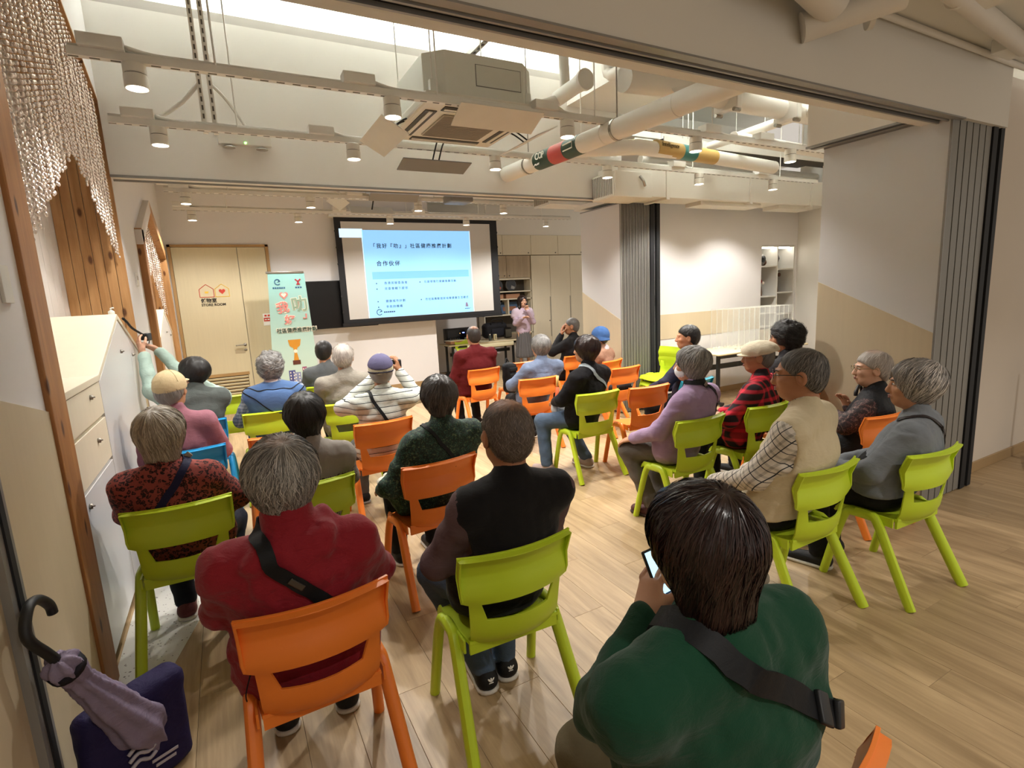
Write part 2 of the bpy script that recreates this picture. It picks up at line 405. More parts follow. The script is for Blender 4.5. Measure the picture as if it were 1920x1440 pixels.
# ------------------------------------------------------------------ folding partition panels, parked
def stack(xf, y0, y1, h, n, th, label, pitch):
    st = empty('folding_partition', (xf, y0, 0), 0, label, 'partition')
    for k in range(n):
        x0 = xf + k * pitch
        p = MB().span((x0 - xf, .012, .015), (x0 - xf + th, y1 - y0, h)).build('panel', PANELW, st)
        MB().span((x0 - xf + .004, 0, .015), (x0 - xf + th - .006, .014, h)).build('edge_profile', GREYEDGE, p)
        MB().span((x0 - xf + th - .006, .003, .015), (x0 - xf + th + .004, .03, h)).build('rubber_seal', RUBBER, p)
        if n > 6: MB().span((x0 - xf + th * .45, -.0015, .015), (x0 - xf + th * .45 + .007, .004, h)).build('edge_groove', RUBBER, p)
        if k == 0:
            MB().prism([(.014, .02), (y1 - y0 - .004, .02), (y1 - y0 - .004, 1.65), (.014, 1.265)], -.006, .0, 'X').build('birch_facing', BEIGE, p)
            MB().span((-.006, .0, .015), (.004, .014, h)).build('corner_profile', ALU, p)
            MB().span((-.006, .0, h - .015), (.004, y1 - y0, h + .0)).build('top_profile', ALU, p)
    e = n * pitch
    MB().span((e, -.01, .01), (e + .07, .14, h + .02)).build('closing_post', RUBBER, st)
    MB().span((e + .075, .03, .01), (e + .11, .14, h)).build('wall_profile', PANELW, st)
    MB().span((e + .115, -.01, .01), (e + .17, .14, h + .02)).build('wall_post', RUBBER, st)
    MB().span((e + .078, .024, 1.42), (e + .105, .032, 1.56)).build('lock_plate', M('steel', '#8b8b8b', .35, metal=.8), st)
    return st
stack(4.32, 1.83, 2.68, 2.69, 6, .088, 'folded wall panels parked at the right, nearest to the camera', .092)
stack(4.63, 5.5, 6.36, 2.76, 10, .046, 'folded wall panels parked beside the presentation area, far row', .05)

# ------------------------------------------------------------------ door to the store room
BIRCH = M('birch_door', '#d6caa8', .5, .06, 4, .03, 120, stretch=(10, 10, .5))
FRAMEW = M('door_frame_wood', '#b08d5c', .5, .08, 6, stretch=(8, 8, .7))
d = struct(MB().span((-.62, YF - .03, 0), (-.575, YF, 2.69)).span((.76, YF - .03, 0), (.81, YF, 2.69)).span((-.62, YF - .03, 2.65), (.81, YF, 2.69)).build('door_1', FRAMEW, bevel=.003))
leaf = MB().span((-.57, YF - .025, .58), (.335, YF - .002, 2.645)).span((-.57, YF - .025, .0), (-.5, YF - .002, .58)).span((.27, YF - .025, 0), (.335, YF - .002, .58)).span((-.5, YF - .025, 0), (.27, YF - .002, .12)).build('leaf', BIRCH, d)
MB().span((.345, YF - .025, .01), (.755, YF - .002, 2.645)).build('side_leaf', BIRCH, d)
lv = MB().span((-.5, YF - .008, .12), (.27, YF - .002, .58)).build('louvre_backing', M('louvre_dark', '#5d4526', .8), d)
for k in range(8):
    MB().box((-.115, YF - .02, .16 + k * .054), (.76, .022, .03), rot=Matrix.Rotation(R(30), 3, 'X')).build('slat', BIRCH, lv)
MB().span((-.52, YF - .032, .57), (.29, YF - .02, .62)).build('louvre_frame', FRAMEW, d)
STEEL = M('brushed_steel', '#9a958c', .35, .08, 30, metal=.85)
MB().tube(smooth_path([(.28, YF - .03, 1.07), (.28, YF - .065, 1.07), (.25, YF - .07, 1.07), (.14, YF - .07, 1.065)], 4), .010, 8).lathe([(.026, -.03), (.026, -.024)], (.28, YF, 1.07), 12, 'Y').build('lever_handle', STEEL, d, True)
MB().lathe([(.022, -.034), (.022, -.024)], (.28, YF, .985), 12, 'Y').build('cylinder_lock', STEEL, d, True)
MB().span((.12, YF - .027, .93), (.27, YF - .024, .99)).build('key_plate', M('plate_tan', '#b7a88a', .5), d)
RED = M('print_red', '#c8412f', .6); YEL = M('print_yellow', '#e4bf45', .6); INK = M('print_black', '#1d1b1c', .6); WHT = M('print_white', '#efeee8', .6)
def house(x, z, s, m, nm):
    t = .008
    b = MB()
    pts = [(0, 0), (s, 0), (s, s * .62), (s * .5, s), (0, s * .62)]
    for a, c in zip(pts, pts[1:] + pts[:1]):
        b.tube([(x + a[0], YF - .027, z + a[1]), (x + c[0], YF - .027, z + c[1])], t * .6, 6)
    b.build(nm, m, d)
house(-.27, 1.87, .2, RED, 'house_outline'); house(-.05, 1.87, .2, YEL, 'house_outline')
MB().prism([(-.19, 1.93), (-.15, 1.93), (-.14, 1.96), (-.2, 1.96)], YF - .029, YF - .025).build('smile_mark', YEL, d)
def heart(x, z, s):
    pts = []
    for k in range(24):
        t = 2 * math.pi * k / 24
        pts.append((x + s * 16 * math.sin(t) ** 3 / 17, z + s * (13 * math.cos(t) - 5 * math.cos(2 * t) - 2 * math.cos(3 * t) - math.cos(4 * t)) / 17))
    return pts
MB().prism(heart(.05, 1.955, .05), YF - .029, YF - .025).build('heart_mark', RED, d)
text('sign_lettering', '儲物室', INK, .075, (-.265, YF - .027, 1.81), FRONT, d, bold=.002)
text('sign_lettering', 'STORE ROOM', INK, .055, (-.265, YF - .027, 1.745), FRONT, d, bold=.0015)
sg = tag(MB().span((.60, YF - .030, 1.36), (.86, YF - .026, 1.56)).build('door_notice', WHT), 'small white notice with red band beside the banner', 'sign')
MB().span((.61, YF - .033, 1.43), (.85, YF - .029, 1.49)).build('red_band', RED, sg)
for k in range(4): MB().span((.625 + k * .05, YF - .032, 1.51), (.66 + k * .05, YF - .029, 1.54)).build('notice_print', RED, sg)
for k in range(5): MB().span((.625 + k * .042, YF - .035, 1.452), (.655 + k * .042, YF - .032, 1.468)).build('notice_print', WHT, sg)

# ------------------------------------------------------------------ television, projection screen
tv = tag(MB().cbox((1.86, YF - .04, 1.65), (1.30, .06, .83), .008).build('television', M('tv_screen', '#07070a', .3)), 'black wall television half hidden behind the projection screen', 'television')
MB().span((1.205, YF - .078, 1.235), (2.515, YF - .069, 1.25)).span((1.205, YF - .078, 2.05), (2.515, YF - .069, 2.065)).span((1.205, YF - .078, 1.25), (1.22, YF - .069, 2.05)).build('bezel', BLACK, tv)
YS = 9.72
ps = empty('projection_screen', (3.43, YS, 1.28), 0, 'wide pull-down projection screen with black border showing a blue slide', 'screen')
def LP(x, y, z): return (x - 3.43, y - YS, z - 1.28)
def sspan(a, b, nm, m, par=ps): return MB().span(LP(*a), LP(*b)).build(nm, m, par)
sspan((1.88, YS, 1.30), (5.02, YS + .004, 3.14), 'fabric', M('screen_black', '#15161a', .7))
SCW = M('screen_white', '#c9c7c3', .8, .01)
vw = sspan((1.99, YS - .003, 1.37), (4.86, YS, 3.06), 'viewing_area', SCW)
sspan((1.86, YS - .02, 1.255), (5.04, YS + .02, 1.31), 'bottom_bar', M('screen_bar', '#2a2b2e', .4, metal=.4))
sspan((1.80, YS - .06, 3.13), (5.10, YS + .08, 3.25), 'roller_case', WHITEP)
for xx in (2.1, 3.43, 4.8): sspan((xx - .012, YS - .01, 3.24), (xx + .012, YS + .02, 3.63), 'hanger_bracket', METALW)
for k in range(6):
    for xx in (1.885, 5.015): MB().ball(LP(xx, YS - .002, 1.5 + k * .28), (.014, .006, .02)).build('tension_tab', BLACK, ps)
SLIDE = emitter('slide_blue', '#86c0f2', .50); SLIDE2 = emitter('slide_band', '#6aa6d8', .44); SLIDEW = emitter('slide_pale', '#c4e2ff', .56)
INKB = M('slide_ink', '#23324a', .6); INKG = M('slide_ink_grey', '#3d5a80', .6)
x0, x1, z0, z1 = 2.33, 4.42, 1.375, 2.92
sl = sspan((x0, YS - .005, z0), (x1, YS - .003, z1), 'slide', SLIDE)
sspan((x0 - .38, YS - .005, z1 - .13), (x0 + .02, YS - .0035, z1 + .02), 'browser_tab', SLIDEW, sl)
sspan((x0, YS - .006, z0), (x0 + .012, YS - .0045, z1), 'slide_edge', SLIDEW, sl); sspan((x1 - .012, YS - .006, z0), (x1, YS - .0045, z1), 'slide_edge', SLIDEW, sl)
sspan((x0 + .13, YS - .007, 2.06), (x1 - .07, YS - .0045, 2.19), 'table_band', SLIDE2, sl)
def stext(s, x, z, pitch, m=INKB, b=0):
    for k_, c_ in enumerate(s): text('slide_lettering', c_, m, pitch * .86, LP(x + k_ * pitch, YS - .007, z), FRONT, sl, bold=b)
stext('「我好『叻』」社區健康推廣計劃', 2.47, 2.64, .1045, b=.0012)
stext('合作伙伴', 2.55, 2.33, .113, b=.0015)
for s, x, z in (('香港房屋委員會', 2.66, 1.985), ('房委會轄下屋邨', 2.66, 1.885), ('在屋邨推行健康推廣活動', 3.42, 1.985), ('健康城市計劃', 2.66, 1.66), ('非政府機構', 2.66, 1.56), ('在社區推動居民培養健康生活模式', 3.42, 1.66)):
    stext(s, x, z, .0635 if x < 3 else .060, INKG)
for x, z in ((2.52, 1.985), (2.52, 1.885), (3.34, 1.985), (2.52, 1.66), (2.52, 1.56), (3.34, 1.66)): MB().lathe([(.012, -.008), (.012, -.004)], LP(x, YS, z), 8, 'Y').build('bullet_dot', INKG, sl)
def e_logo(x, z, r, m, par, T=lambda p: p, w=.008):
    pts = [(x + r * math.cos(R(a)), z + r * math.sin(R(a))) for a in range(-40, -331, -15)] + [(x - r * .1, z - r * .1), (x + r * .95, z + r * .35)]
    MB().tube([T((p[0], p[1])) for p in pts], w, 6).build('logo_ring', m, par)
e_logo(2.53, 1.47, .05, INKB, sl, lambda p: LP(p[0], YS - .008, p[1]), .006)
for k in range(6): sspan((2.61 + k * .036, YS - .0075, 1.455), (2.638 + k * .036, YS - .0045, 1.48), 'logo_print', INKG, sl)
MB().prism([(LP(4.24, 0, 0)[0], LP(0, 0, 1.48)[2]), (LP(4.30, 0, 0)[0], LP(0, 0, 1.48)[2]), (LP(4.28, 0, 0)[0], LP(0, 0, 1.56)[2]), (LP(4.25, 0, 0)[0], LP(0, 0, 1.56)[2])], -.0075, -.0045).build('logo_mark', M('print_purple', '#8d7d9c', .6), sl)
for k in range(3): sspan((4.225 + k * .035, YS - .0075, 1.435), (4.25 + k * .035, YS - .0045, 1.45), 'logo_print', INKG, sl)
stext('3', 4.34, 1.45, .03, INKG)

# ------------------------------------------------------------------ cabinets in the alcove
YC = 10.9
def cabinet(nm, x0, x1, z0, z1, label, doors, m=CREAM, deep=.34, knob=None, grip=False):
    c = empty(nm, ((x0 + x1) / 2, YC, z0), 0, label, 'cabinet')
    cx = (x0 + x1) / 2
    MB().span((x0 - cx, .02, 0), (x1 - cx, deep, z1 - z0)).build('body', M('carcass', '#b9ad92', .6), c)
    w = (x1 - x0) / doors
    for k in range(doors):
        dd = MB().span((x0 - cx + k * w + .004, 0, .004), (x0 - cx + (k + 1) * w - .004, .019, z1 - z0 - .004)).build('door', m, c, bevel=.002)
        if knob is not None:
            s = 1 if k % 2 == 0 else -1
            kx = x0 - cx + (k + (.9 if s > 0 else .1)) * w
            MB().lathe([(.014, -.008), (.014, 0)], (kx, 0, knob), 10, 'Y').build('lock', M('lock_dark', '#4a4744', .4, metal=.6), dd)
        if grip:
            s = 1 if k % 2 == 0 else -1
            kx = x0 - cx + (k + (.97 if s > 0 else .03)) * w
            MB().span((kx - .014, -.004, .6), (kx + .014, .002, 1.55)).build('grip', M('grip_grey', '#a09a8c', .4, metal=.5), dd)
    return c
for k, (a, b) in enumerate(((5.2, 5.75), (5.75, 6.5), (6.5, 7.25), (7.25, 8.0))):
    cabinet('overhead_cabinet', a, b, 2.55, 3.0, 'cream overhead cupboard, %s from the screen in the row above the tall lockers' % ORD[k], 1, knob=.05)
cabinet('wall_cabinet', 5.2, 6.46, 2.04, 2.54, 'grey oak wall cupboard above the open display shelves', 2, GREYOAK, knob=.05)
for k, (a, b) in enumerate(((6.48, 7.0), (7.0, 7.58), (7.58, 8.1))):
    cabinet('tall_cabinet', a, b, .02, 2.54, 'tall cream cabinet door unit, %s from the display shelves' % ORD[k], 1, knob=.98, grip=True)
struct(MB().span((3.6, 10.92, 3.0), (8.6, 11.3, 3.7)).build('trim_9', PAINT))
sh = empty('shelf_unit', (5.83, YC, 0), 0, 'open shelf unit behind the presenter holding discs and folders', 'shelf')
MB().span((-.63, .30, .75), (.63, .33, 2.04)).build('back_panel', M('shelf_back', '#4b453d', .8), sh)
for z, t in ((.75, .03), (1.19, .025), (1.55, .025), (1.72, .025), (2.0, .035)): MB().span((-.63, 0, z), (.63, .31, z + t)).build('shelf_board', CREAM, sh)
for x in (-.63, .61): MB().span((x, 0, .0), (x + .02, .31, 2.04)).build('side_panel', CREAM, sh)
MB().span((.0, .02, 1.215), (.03, .3, 1.55)).build('divider', CREAM, sh)
def disc(x, z, m2, lab):
    o = empty('dial_disc', (x, YC + .12, z), 0, lab, 'clock')
    MB().lathe([(.13, -.03), (.135, 0), (.135, .02), (.12, .03)], (0, 0, 0), 20, 'Y').build('face', M('disc_grey', '#6b6d70', .4), o, True)
    MB().lathe([(.118, -.036), (.12, -.03)], (0, 0, 0), 20, 'Y').build('dial', M('disc_dark', '#34373c', .4), o)
    MB().prism([(0, -.01), (.09, -.05), (.06, -.1), (-.02, -.08)], -.042, -.036).build('coloured_sector', m2, o)
disc(5.62, 1.885, M('disc_red', '#b4553f', .5), 'round grey dial with red sector on the top open shelf')
disc(5.98, 1.885, M('disc_silver', '#8e8c88', .5), 'round dark dial with silver pattern on the top open shelf')
for k, x in enumerate((5.55, 5.98)):
    b = tag(MB().cbox((0, 0, .05), (.36, .24, .10), .006).build('storage_box', M('box_tan', '#a5795a', .6), loc=(x, YC + .15, 1.576)), 'flat brown box on the narrow shelf, %s' % ('left one' if k == 0 else 'right one'), 'box')
    MB().span((-.181, -.121, .078), (.181, .121, .102)).build('lid', M('box_lid', '#8c6248', .6), b)
for k, (x, w, c, lab) in enumerate(((5.36, .26, '#26335e', 'navy folder leaning on the lower display shelf'), (5.95, .44, '#3c5878', 'wide blue folder leaning behind the presenter'))):
    f = tag(MB().box((0, 0, .14), (w, .03, .27), rot=Matrix.Rotation(R(-14), 3, 'X')).build('folder', M('folder_%d' % k, c, .5), loc=(x, YC + .2, 1.22)), lab, 'folder')
    MB().box((0, -.021, .12), (w * .8, .006, .1), rot=Matrix.Rotation(R(-14), 3, 'X')).build('label_sheet', M('folder_label_%d' % k, '#8b5a40' if k else '#5b6a86', .5), f)

# ------------------------------------------------------------------ lockers in the alcoves
def locker(g, label, zb=1.35, zp=1.68, yv=3.70, yp=4.63, y0=2.90, y1=5.48):
    X = XL - .002; o = empty('locker_cabinet', (X - .2, (y0 + y1) / 2, 0), 0, label, 'cabinet')
    ox, oy = X - .2, (y0 + y1) / 2
    def pr(poly, a, b): return MB().prism([(p[0] - oy, p[1]) for p in poly], a - ox, b - ox, 'X')
    zr = zb + .02
    top = lambda y: zb if y <= yv else (zb + (zp - zb) * (y - yv) / (yp - yv) if y <= yp else zp - (zp - zr) * (y - yp) / (y1 - yp))
    pr([(y0, .05), (y1, .05), (y1, zr - .03), (yp, zp - .03), (yv, zb - .03), (y0, zb - .03)], X - .40, X - .02).build('body', M('locker_carcass', '#c9bd9f', .6), o)
    pr([(y0, 0), (y1, 0), (y1, .05), (y0, .05)], X - .38, X - .03).build('plinth', M('plinth_tan', '#8d7c66', .6), o)
    for a, b in (((y0, zb), (yv, zb)), ((yv, zb), (yp, zp)), ((yp, zp), (y1, zr))):
        pr([a, b, (b[0], b[1] - .035), (a[0], a[1] - .035)], X - .41, X + .004).build('top_board', CREAM, o, bevel=.003)
    def front(poly, nm, m, lock=None, par=o):
        f = pr(poly, X - .02, X).build(nm, m, par, bevel=.002)
        if lock:
            MB().lathe([(.013, 0), (.013, .012), (.004, .014), (.004, .022)], (X - ox, lock[0] - oy, lock[1]), 10, 'X').build('lock', STEEL, f, True)
        return f
    g_ = .006
    front([(y0 + g_, 1.13), (yv - g_, 1.13), (yv - g_, zb - .04), (y0 + g_, zb - .04)], 'drawer', CREAM, ((y0 + yv) / 2 + .12, 1.26))
    front([(y0 + g_, .88), (yv - g_, .88), (yv - g_, 1.11), (y0 + g_, 1.11)], 'drawer', CREAM, ((y0 + yv) / 2 + .12, 1.03))
    front([(y0 + g_, .06), (yv - g_, .06), (yv - g_, .86), (y0 + g_, .86)], 'door', WHITEL, (y0 + .12, .80))
    ym = yp + .34
    front([(yv + g_, .06), (ym - g_, .06), (ym - g_, top(ym) - .045), (yp, zp - .05), (yv + g_, zb - .045)], 'door', WHITEL, (yp - .08, 1.42))
    front([(ym + g_, .06), (y1 - .12, .06), (y1 - .12, top(y1 - .12) - .045), (ym + g_, top(ym) - .045)], 'door', WHITEL, (ym + .07, 1.36))
    front([(y1 - .11, .06), (y1 - g_, .06), (y1 - g_, zr - .045), (y1 - .11, top(y1 - .11) - .045)], 'filler_panel', M('filler_wood', '#c8b48c', .5), None)
    return o
locker(GA, 'birch and white locker cabinet with a pitched top in the near alcove')
l2 = locker(GB, 'pale locker cabinet with a pitched top in the far alcove', 1.38, 1.71, 7.25, 8.2, 6.64, 8.98)

# ------------------------------------------------------------------ bead curtains (nobody could count them)
GLASS = M('bead_glass', '#e6d9cf', .14, .12, 60, spec=.9, metal=.55)
def curtain(g, y0, y1, low, step, rz, label, xo=.0):
    b = MB(); unit = MB().ball((0, 0, 0), 1.0, 7, 4); uv = np.array(unit.v); uf = unit.f
    V = []; F = []; n = 0; k = 0
    y = y0
    while y < y1:
        ztop = g['zs'] + (g['za'] - g['zs']) * (1 - abs(y - g['ya']) / ((g['ya'] - g['y0']) if y < g['ya'] else (g['y1'] - g['ya']))) - .02
        zb = low(y) + random.uniform(-.01, .01); z = ztop; k += 1
        x = XL - .03 - xo + .012 * math.sin(k * 1.7)
        while z > zb:
            q = uv * np.array([rz * .75, rz, rz * 1.12]) + np.array([x + random.uniform(-.003, .003), y + random.uniform(-.003, .003), z])
            V.append(q); F += [tuple(i + n for i in f) for f in uf]; n += len(uv)
            z -= rz * 2.5
        y += step
    V = np.concatenate(V)
    me = bpy.data.meshes.new('bead_curtain'); me.from_pydata(V.tolist(), [], F); me.materials.append(GLASS); me.shade_smooth()
    o = link(bpy.data.objects.new('bead_curtain', me))
    return tag(o, label, 'bead curtain', kind='stuff')
def lowA(y): return 2.02 + (y - 3.05) * .53 if y < 4.32 else 2.69 - (y - 4.32) * .50
curtain(GA, 2.95, 5.46, lowA, .034, .0105, 'glittering glass bead curtain hanging in the near gabled alcove')
def lowB(y): return 1.62 + (y - 6.7) * .55 if y < 7.75 else 2.2 - (y - 7.75) * .5
curtain(GB, 6.68, 8.9, lowB, .05, .0115, 'glass bead curtain hanging in the far gabled alcove')
# ------------------------------------------------------------------ light rails and spot lights
LENS = emitter('spot_lens', '#fff6e6', 14.0)
SPOTW = M('spot_white', '#d9d5ca', .4, .02)
def spot_master():
    r = empty('track_spotlight', (0, 0, 3.0))
    MB().lathe([(.052, -.005), (.055, -.008), (.055, -.052), (.052, -.055)], n=20).build('gear_housing', SPOTW, r, auto=40)
    MB().lathe([(.051, -.054), (.051, -.060)], n=20).build('joint_ring', M('joint_dark', '#6b675f', .5), r)
    h = MB().lathe([(.055, -.060), (.057, -.062), (.058, -.125), (.052, -.128), (.050, -.118)], n=20).build('lamp_head', SPOTW, r, auto=40)
    MB().lathe([(.049, -.121), (.049, -.117)], n=20).build('lens', LENS, h)
    return r
def spot_light(x, y, z, p, ang=122):
    ld = bpy.data.lights.new('spot_beam', 'SPOT'); ld.energy = p; ld.color = SPOT_COL; ld.spot_size = R(ang); ld.spot_blend = .5; ld.shadow_soft_size = .045
    lo = link(bpy.data.objects.new('spot_beam', ld)); lo.location = (x, y, z - .135)
_first = []
def place_spot(x, y, label, group, p=None, z=3.0):
    if not _first: o = spot_master(); _first.append(o)
    else: o = copy_tree(_first[0])
    o.location = (x, y, z); tag(o, label, 'spotlight', group); spot_light(x, y, z, p or SPOT_POWER, 158 if y > 8 else 122)
    return o
def rail(x0, x1, y, label, z=3.0, boxes=(), slots=True):
    r = empty('light_rail', ((x0 + x1) / 2, y, z), 0, label, 'light rail'); cx = (x0 + x1) / 2
    MB().span((x0 - cx, -.021, -.0), (x1 - cx, .021, .042)).build('channel', METALW, r)
    MB().tube([(x0 - cx, .03, .06), (x1 - cx, .03, .06)], .013, 8).build('conduit', METALW, r, True)
    if slots:
        s = MB(); x = x0
        while x < x1 - .05:
            s.span((x - cx, -.006, -.002), (x + .045 - cx, .006, .0005)); x += .09
        tag(s.build('slot_row', M('slot_dark', '#5b554a', .6), r), kind='stuff')
    for k, bx in enumerate(boxes):
        MB().cbox((bx - cx, 0, .075), (.20, .10, .065), .006).build('junction_box', METALW, r)
        MB().tube(smooth_path([(bx + .1 - cx, .0, .075), (bx + .22 - cx, .01, .055), (bx + .36 - cx, .03, .06)], 4), .012, 8).build('cable', METALW, r, True)
    n = 5
    for k in range(n):
        x = x0 + (x1 - x0) * (k + .5) / n
        MB().tube([(x - cx, 0, .04), (x - cx, 0, (3.08 if y < 1.8 else 4.5 if y < 5.5 else 3.62) - z)], .006, 6).build('hanger_rod', METALW, r)
    return r
rail(XL + .12, 6.2, 3.66, 'long white perforated light rail, nearer of the two in the middle bay', boxes=(-.38, .95, 2.35, 4.15, 4.9))
rail(XL + .12, 7.6, 4.80, 'long white perforated light rail close to the middle beam', boxes=(-.35, .9, 3.5, 4.9, 6.4))
rail(-.4, 6.0, 7.28, 'white light rail beyond the middle beam, nearer one', boxes=(-.25, 1.7, 3.2))
rail(-.4, 6.0, 8.55, 'white light rail closest to the projection screen', boxes=(-.3, 1.75, 3.0))
for k, x in enumerate((-.25, 1.16, 2.56, 3.97, 5.33)): place_spot(x, 3.66, 'white cylinder spotlight on the nearest rail, %s from the left' % ORD[k], 'track spotlights', SPOT_POWER * (.42 if k == 0 else 1))
for k, x in enumerate((-.24, 1.15, 2.5, 3.87, 5.27, 6.65)): place_spot(x, 4.80, 'white cylinder spotlight on the rail near the middle beam, %s from the left' % ORD[k], 'track spotlights', SPOT_POWER * (.6 if k == 0 else 1))
for k, x in enumerate((-.2, 1.15, 2.56, 3.89)): place_spot(x, 7.28, 'small white spotlight seen under the middle beam, upper row, %s from the left' % ORD[k], 'track spotlights', SPOT_POWER * 1.0)
for k, x in enumerate((-.19, 1.16, 2.53, 3.85, 5.45)): place_spot(x, 8.57, 'small white spotlight in front of the far wall, %s from the left' % ORD[k], 'track spotlights', SPOT_POWER * (1.5 if k == 4 else .62))

# twin slotted strut with diagonal braces
st = empty('strut_hanger', (.1, 4.86, 2.95), 0, 'twin slotted steel strut with two slanted braces hanging from the ceiling', 'strut')
for dx in (-.035, .035): MB().span((dx - .017, -.02, .05), (dx + .017, .02, 1.6)).build('strut', METALW, st)
for dx in (-.035, .035):
    s = MB()
    for k in range(24): s.span((dx - .006, -.0215, .15 + k * .06), (dx + .006, -.0195, .185 + k * .06))
    tag(s.build('slot_row', M('slot_dark', '#5b554a', .6), st), kind='stuff')
MB().tube(smooth_path([(-.03, 0, .42), (-.16, 0, .26), (-.33, 0, .13)], 4), .015, 8).build('brace', METALW, st, True)
MB().tube(smooth_path([(.03, 0, .42), (.14, 0, .30), (.26, .0, .10)], 4), .012, 8).build('brace', METALW, st, True)
# long grey strut leaning to the ceiling right of the cassette unit
gs = tag(MB().span((2.54, 4.55, 4.10), (2.60, 5.45, 4.15)).build('strut_channel', M('galvanised', '#7d7a74', .45, .1, metal=.6)), 'grey slotted steel channel under the bright ceiling behind the air conditioner', 'strut')
sb = MB()
for k in range(9): sb.span((2.558, 4.6 + k * .09, 4.098), (2.582, 4.64 + k * .09, 4.1005))
tag(sb.build('slot_row', M('slot_black', '#2b2a28', .6), gs), kind='stuff')

# emergency light box on the beam
em = tag(MB().cbox((.365, 5.415, 3.12), (.42, .06, .09), .006).build('emergency_light', WHITEP), 'slim white emergency light box fixed to the middle beam', 'emergency light')
for dx in (-.13, .13): MB().lathe([(.05, -.048), (.045, -.040)], (.365 + dx, 5.405, 3.095), 12, 'Z').build('lamp_disc', M('disc_dim', '#a9a498', .4), em)
MB().ball((.365, 5.385, 3.09), .010).build('status_led', emitter('led_green', '#7dff6a', 3), em)

# ------------------------------------------------------------------ ceiling cassette air conditioner
AC = M('ac_grey', '#d6d7ce', .5, .03, 6, metal=.0); ACW = M('ac_white', '#d4cfc3', .45, .02)
ac = empty('air_conditioner', (1.9, 4.2, 3.0), 0, 'ceiling cassette air conditioner with open louvres above the aisle', 'air conditioner')
oc = [(-.42, -.3), (-.3, -.42), (.3, -.42), (.42, -.3), (.42, .3), (.3, .42), (-.3, .42), (-.42, .3)]
MB().prism([(p[0] * 1.07 + .03, p[1]) for p in oc], .10, .41, 'Z').build('casing', AC, ac, bevel=.006)
MB().span((-.05, -.426, .20), (.32, -.418, .34)).build('service_hatch', M('hatch_grey', '#cdcec5', .5), ac)
MB().span((-.055, -.424, .195), (.325, -.4185, .345)).build('hatch_frame', M('hatch_dark', '#6f7069', .5), ac)
MB().prism([(-.475, -.475), (.475, -.475), (.475, .475), (-.475, .475)], .03, .11, 'Z').build('fascia', ACW, ac, bevel=.02)
MB().span((-.26, -.26, .018), (.26, .26, .031)).build('intake_grille', M('grille_taupe', '#a39a8c', .6), ac, bevel=.015)
gr = MB()
for k in range(24): gr.span((-.25, -.245 + k * .0213, .015), (.25, -.238 + k * .0213, .019))
tag(gr.build('grille_bars', M('grille_bar', '#8b8276', .6), ac), kind='stuff')
for k in range(4):
    mt = Matrix.Rotation(R(90 * k), 3, 'Z')
    MB().box(mt @ Vector((0, -.375, .03)), (.62, .09, .012), rot=mt).build('outlet_slot', M('outlet_dark', '#3f3c37', .6), ac)
    MB().box(mt @ Vector((0, -.375, .022)), (.60, .03, .008), rot=mt).build('outlet_vane', ACW, ac)
    ax = (.02, -.02, .0, .0)[k]
    tilt = mt @ Matrix.Rotation(R((-24, -24, 14, -30)[k]), 3, 'X')
    dist = (-.60, -.60, -.66, -.66)[k]; zz = (-.075, -.03, -.12, -.10)[k]
    db = MB().box(mt @ Vector((ax, dist, zz)), (.66, .22, .008), rot=tilt).build('deflector_board', (M('board_white', '#cfcac0', .5) if k != 2 else M('board_dark', '#6f6d6b', .5)), ac)
    for sx in (-.06, .06):
        MB().tube(smooth_path([mt @ Vector((sx * .6, -.45, .05)), mt @ Vector((sx * .5, -.52, .02)), mt @ Vector((sx * .5, dist, zz + .006))], 4), .007, 6).build('arm', BLACK, db, True)
for x, y in ((-.38, -.38), (.40, -.38), (.40, .38), (-.38, .38)):
    MB().tube([(x, y, .12), (x, y, 1.5)], .005, 6).build('hanger_rod', METALW, ac)
    MB().cbox((x, y, .16), (.05, .04, .10), .004).build('hanger_bracket', AC, ac)

# ------------------------------------------------------------------ pipes and ducts
PIPE = M('pipe_white_lagging', '#e0dcd4', .6, .03, 4, .06, 40)
def pipe(name, pts, r, label, bands=(), n=20, cat='pipe'):
    o = tag(MB().tube(pts, r, n).build(name, PIPE, auto=50), label, cat)
    for p, dirv in bands:
        a = Vector(p); dv = Vector(dirv).normalized()
        MB().tube([a - dv * .012, a + dv * .012], r * 1.025, n).build('band', METALW, o, auto=50)
    return o
bp = pipe('insulated_pipe', [(2.97, 5.44, 2.99), (2.97, 3.2, 2.93), (2.97, 2.1, 2.90)], .082, 'thick white insulated pipe running diagonally across the middle bay', [((2.97, 5.0, 2.978), (0, 1, 0)), ((2.97, 3.7, 2.944), (0, 1, 0)), ((2.97, 2.9, 2.92), (0, 1, 0))])
def wrap(par, y0, y1, r, m, nm, zc0, x=2.97):
    MB().tube([(x, y0, zc0(y0)), (x, y1, zc0(y1))], r, 20).build(nm, m, par, auto=50)
zc = lambda y: 2.90 + (y - 2.1) * .0269
wrap(bp, 4.02, 4.75, .0845, M('sticker_green', '#23402f', .5), 'green_wrap', zc)
wrap(bp, 4.24, 4.47, .0855, M('sticker_red', '#b8433c', .5), 'red_wrap', zc)
for s, y, dz in (('C', 4.66, 0), ('O', 4.60, 0), ('P', 4.54, 0)):
    text('wrap_lettering', s, WHT, .085, (2.97 - .0862, y + .03, zc(y) + .015), (R(90), 0, R(-90)), bp, depth=.002, bold=.002)
text('wrap_lettering', 'FOR', WHT, .05, (2.97 - .075, 4.72, zc(4.6) - .045), (R(60), 0, R(-90)), bp, depth=.002, bold=.002)
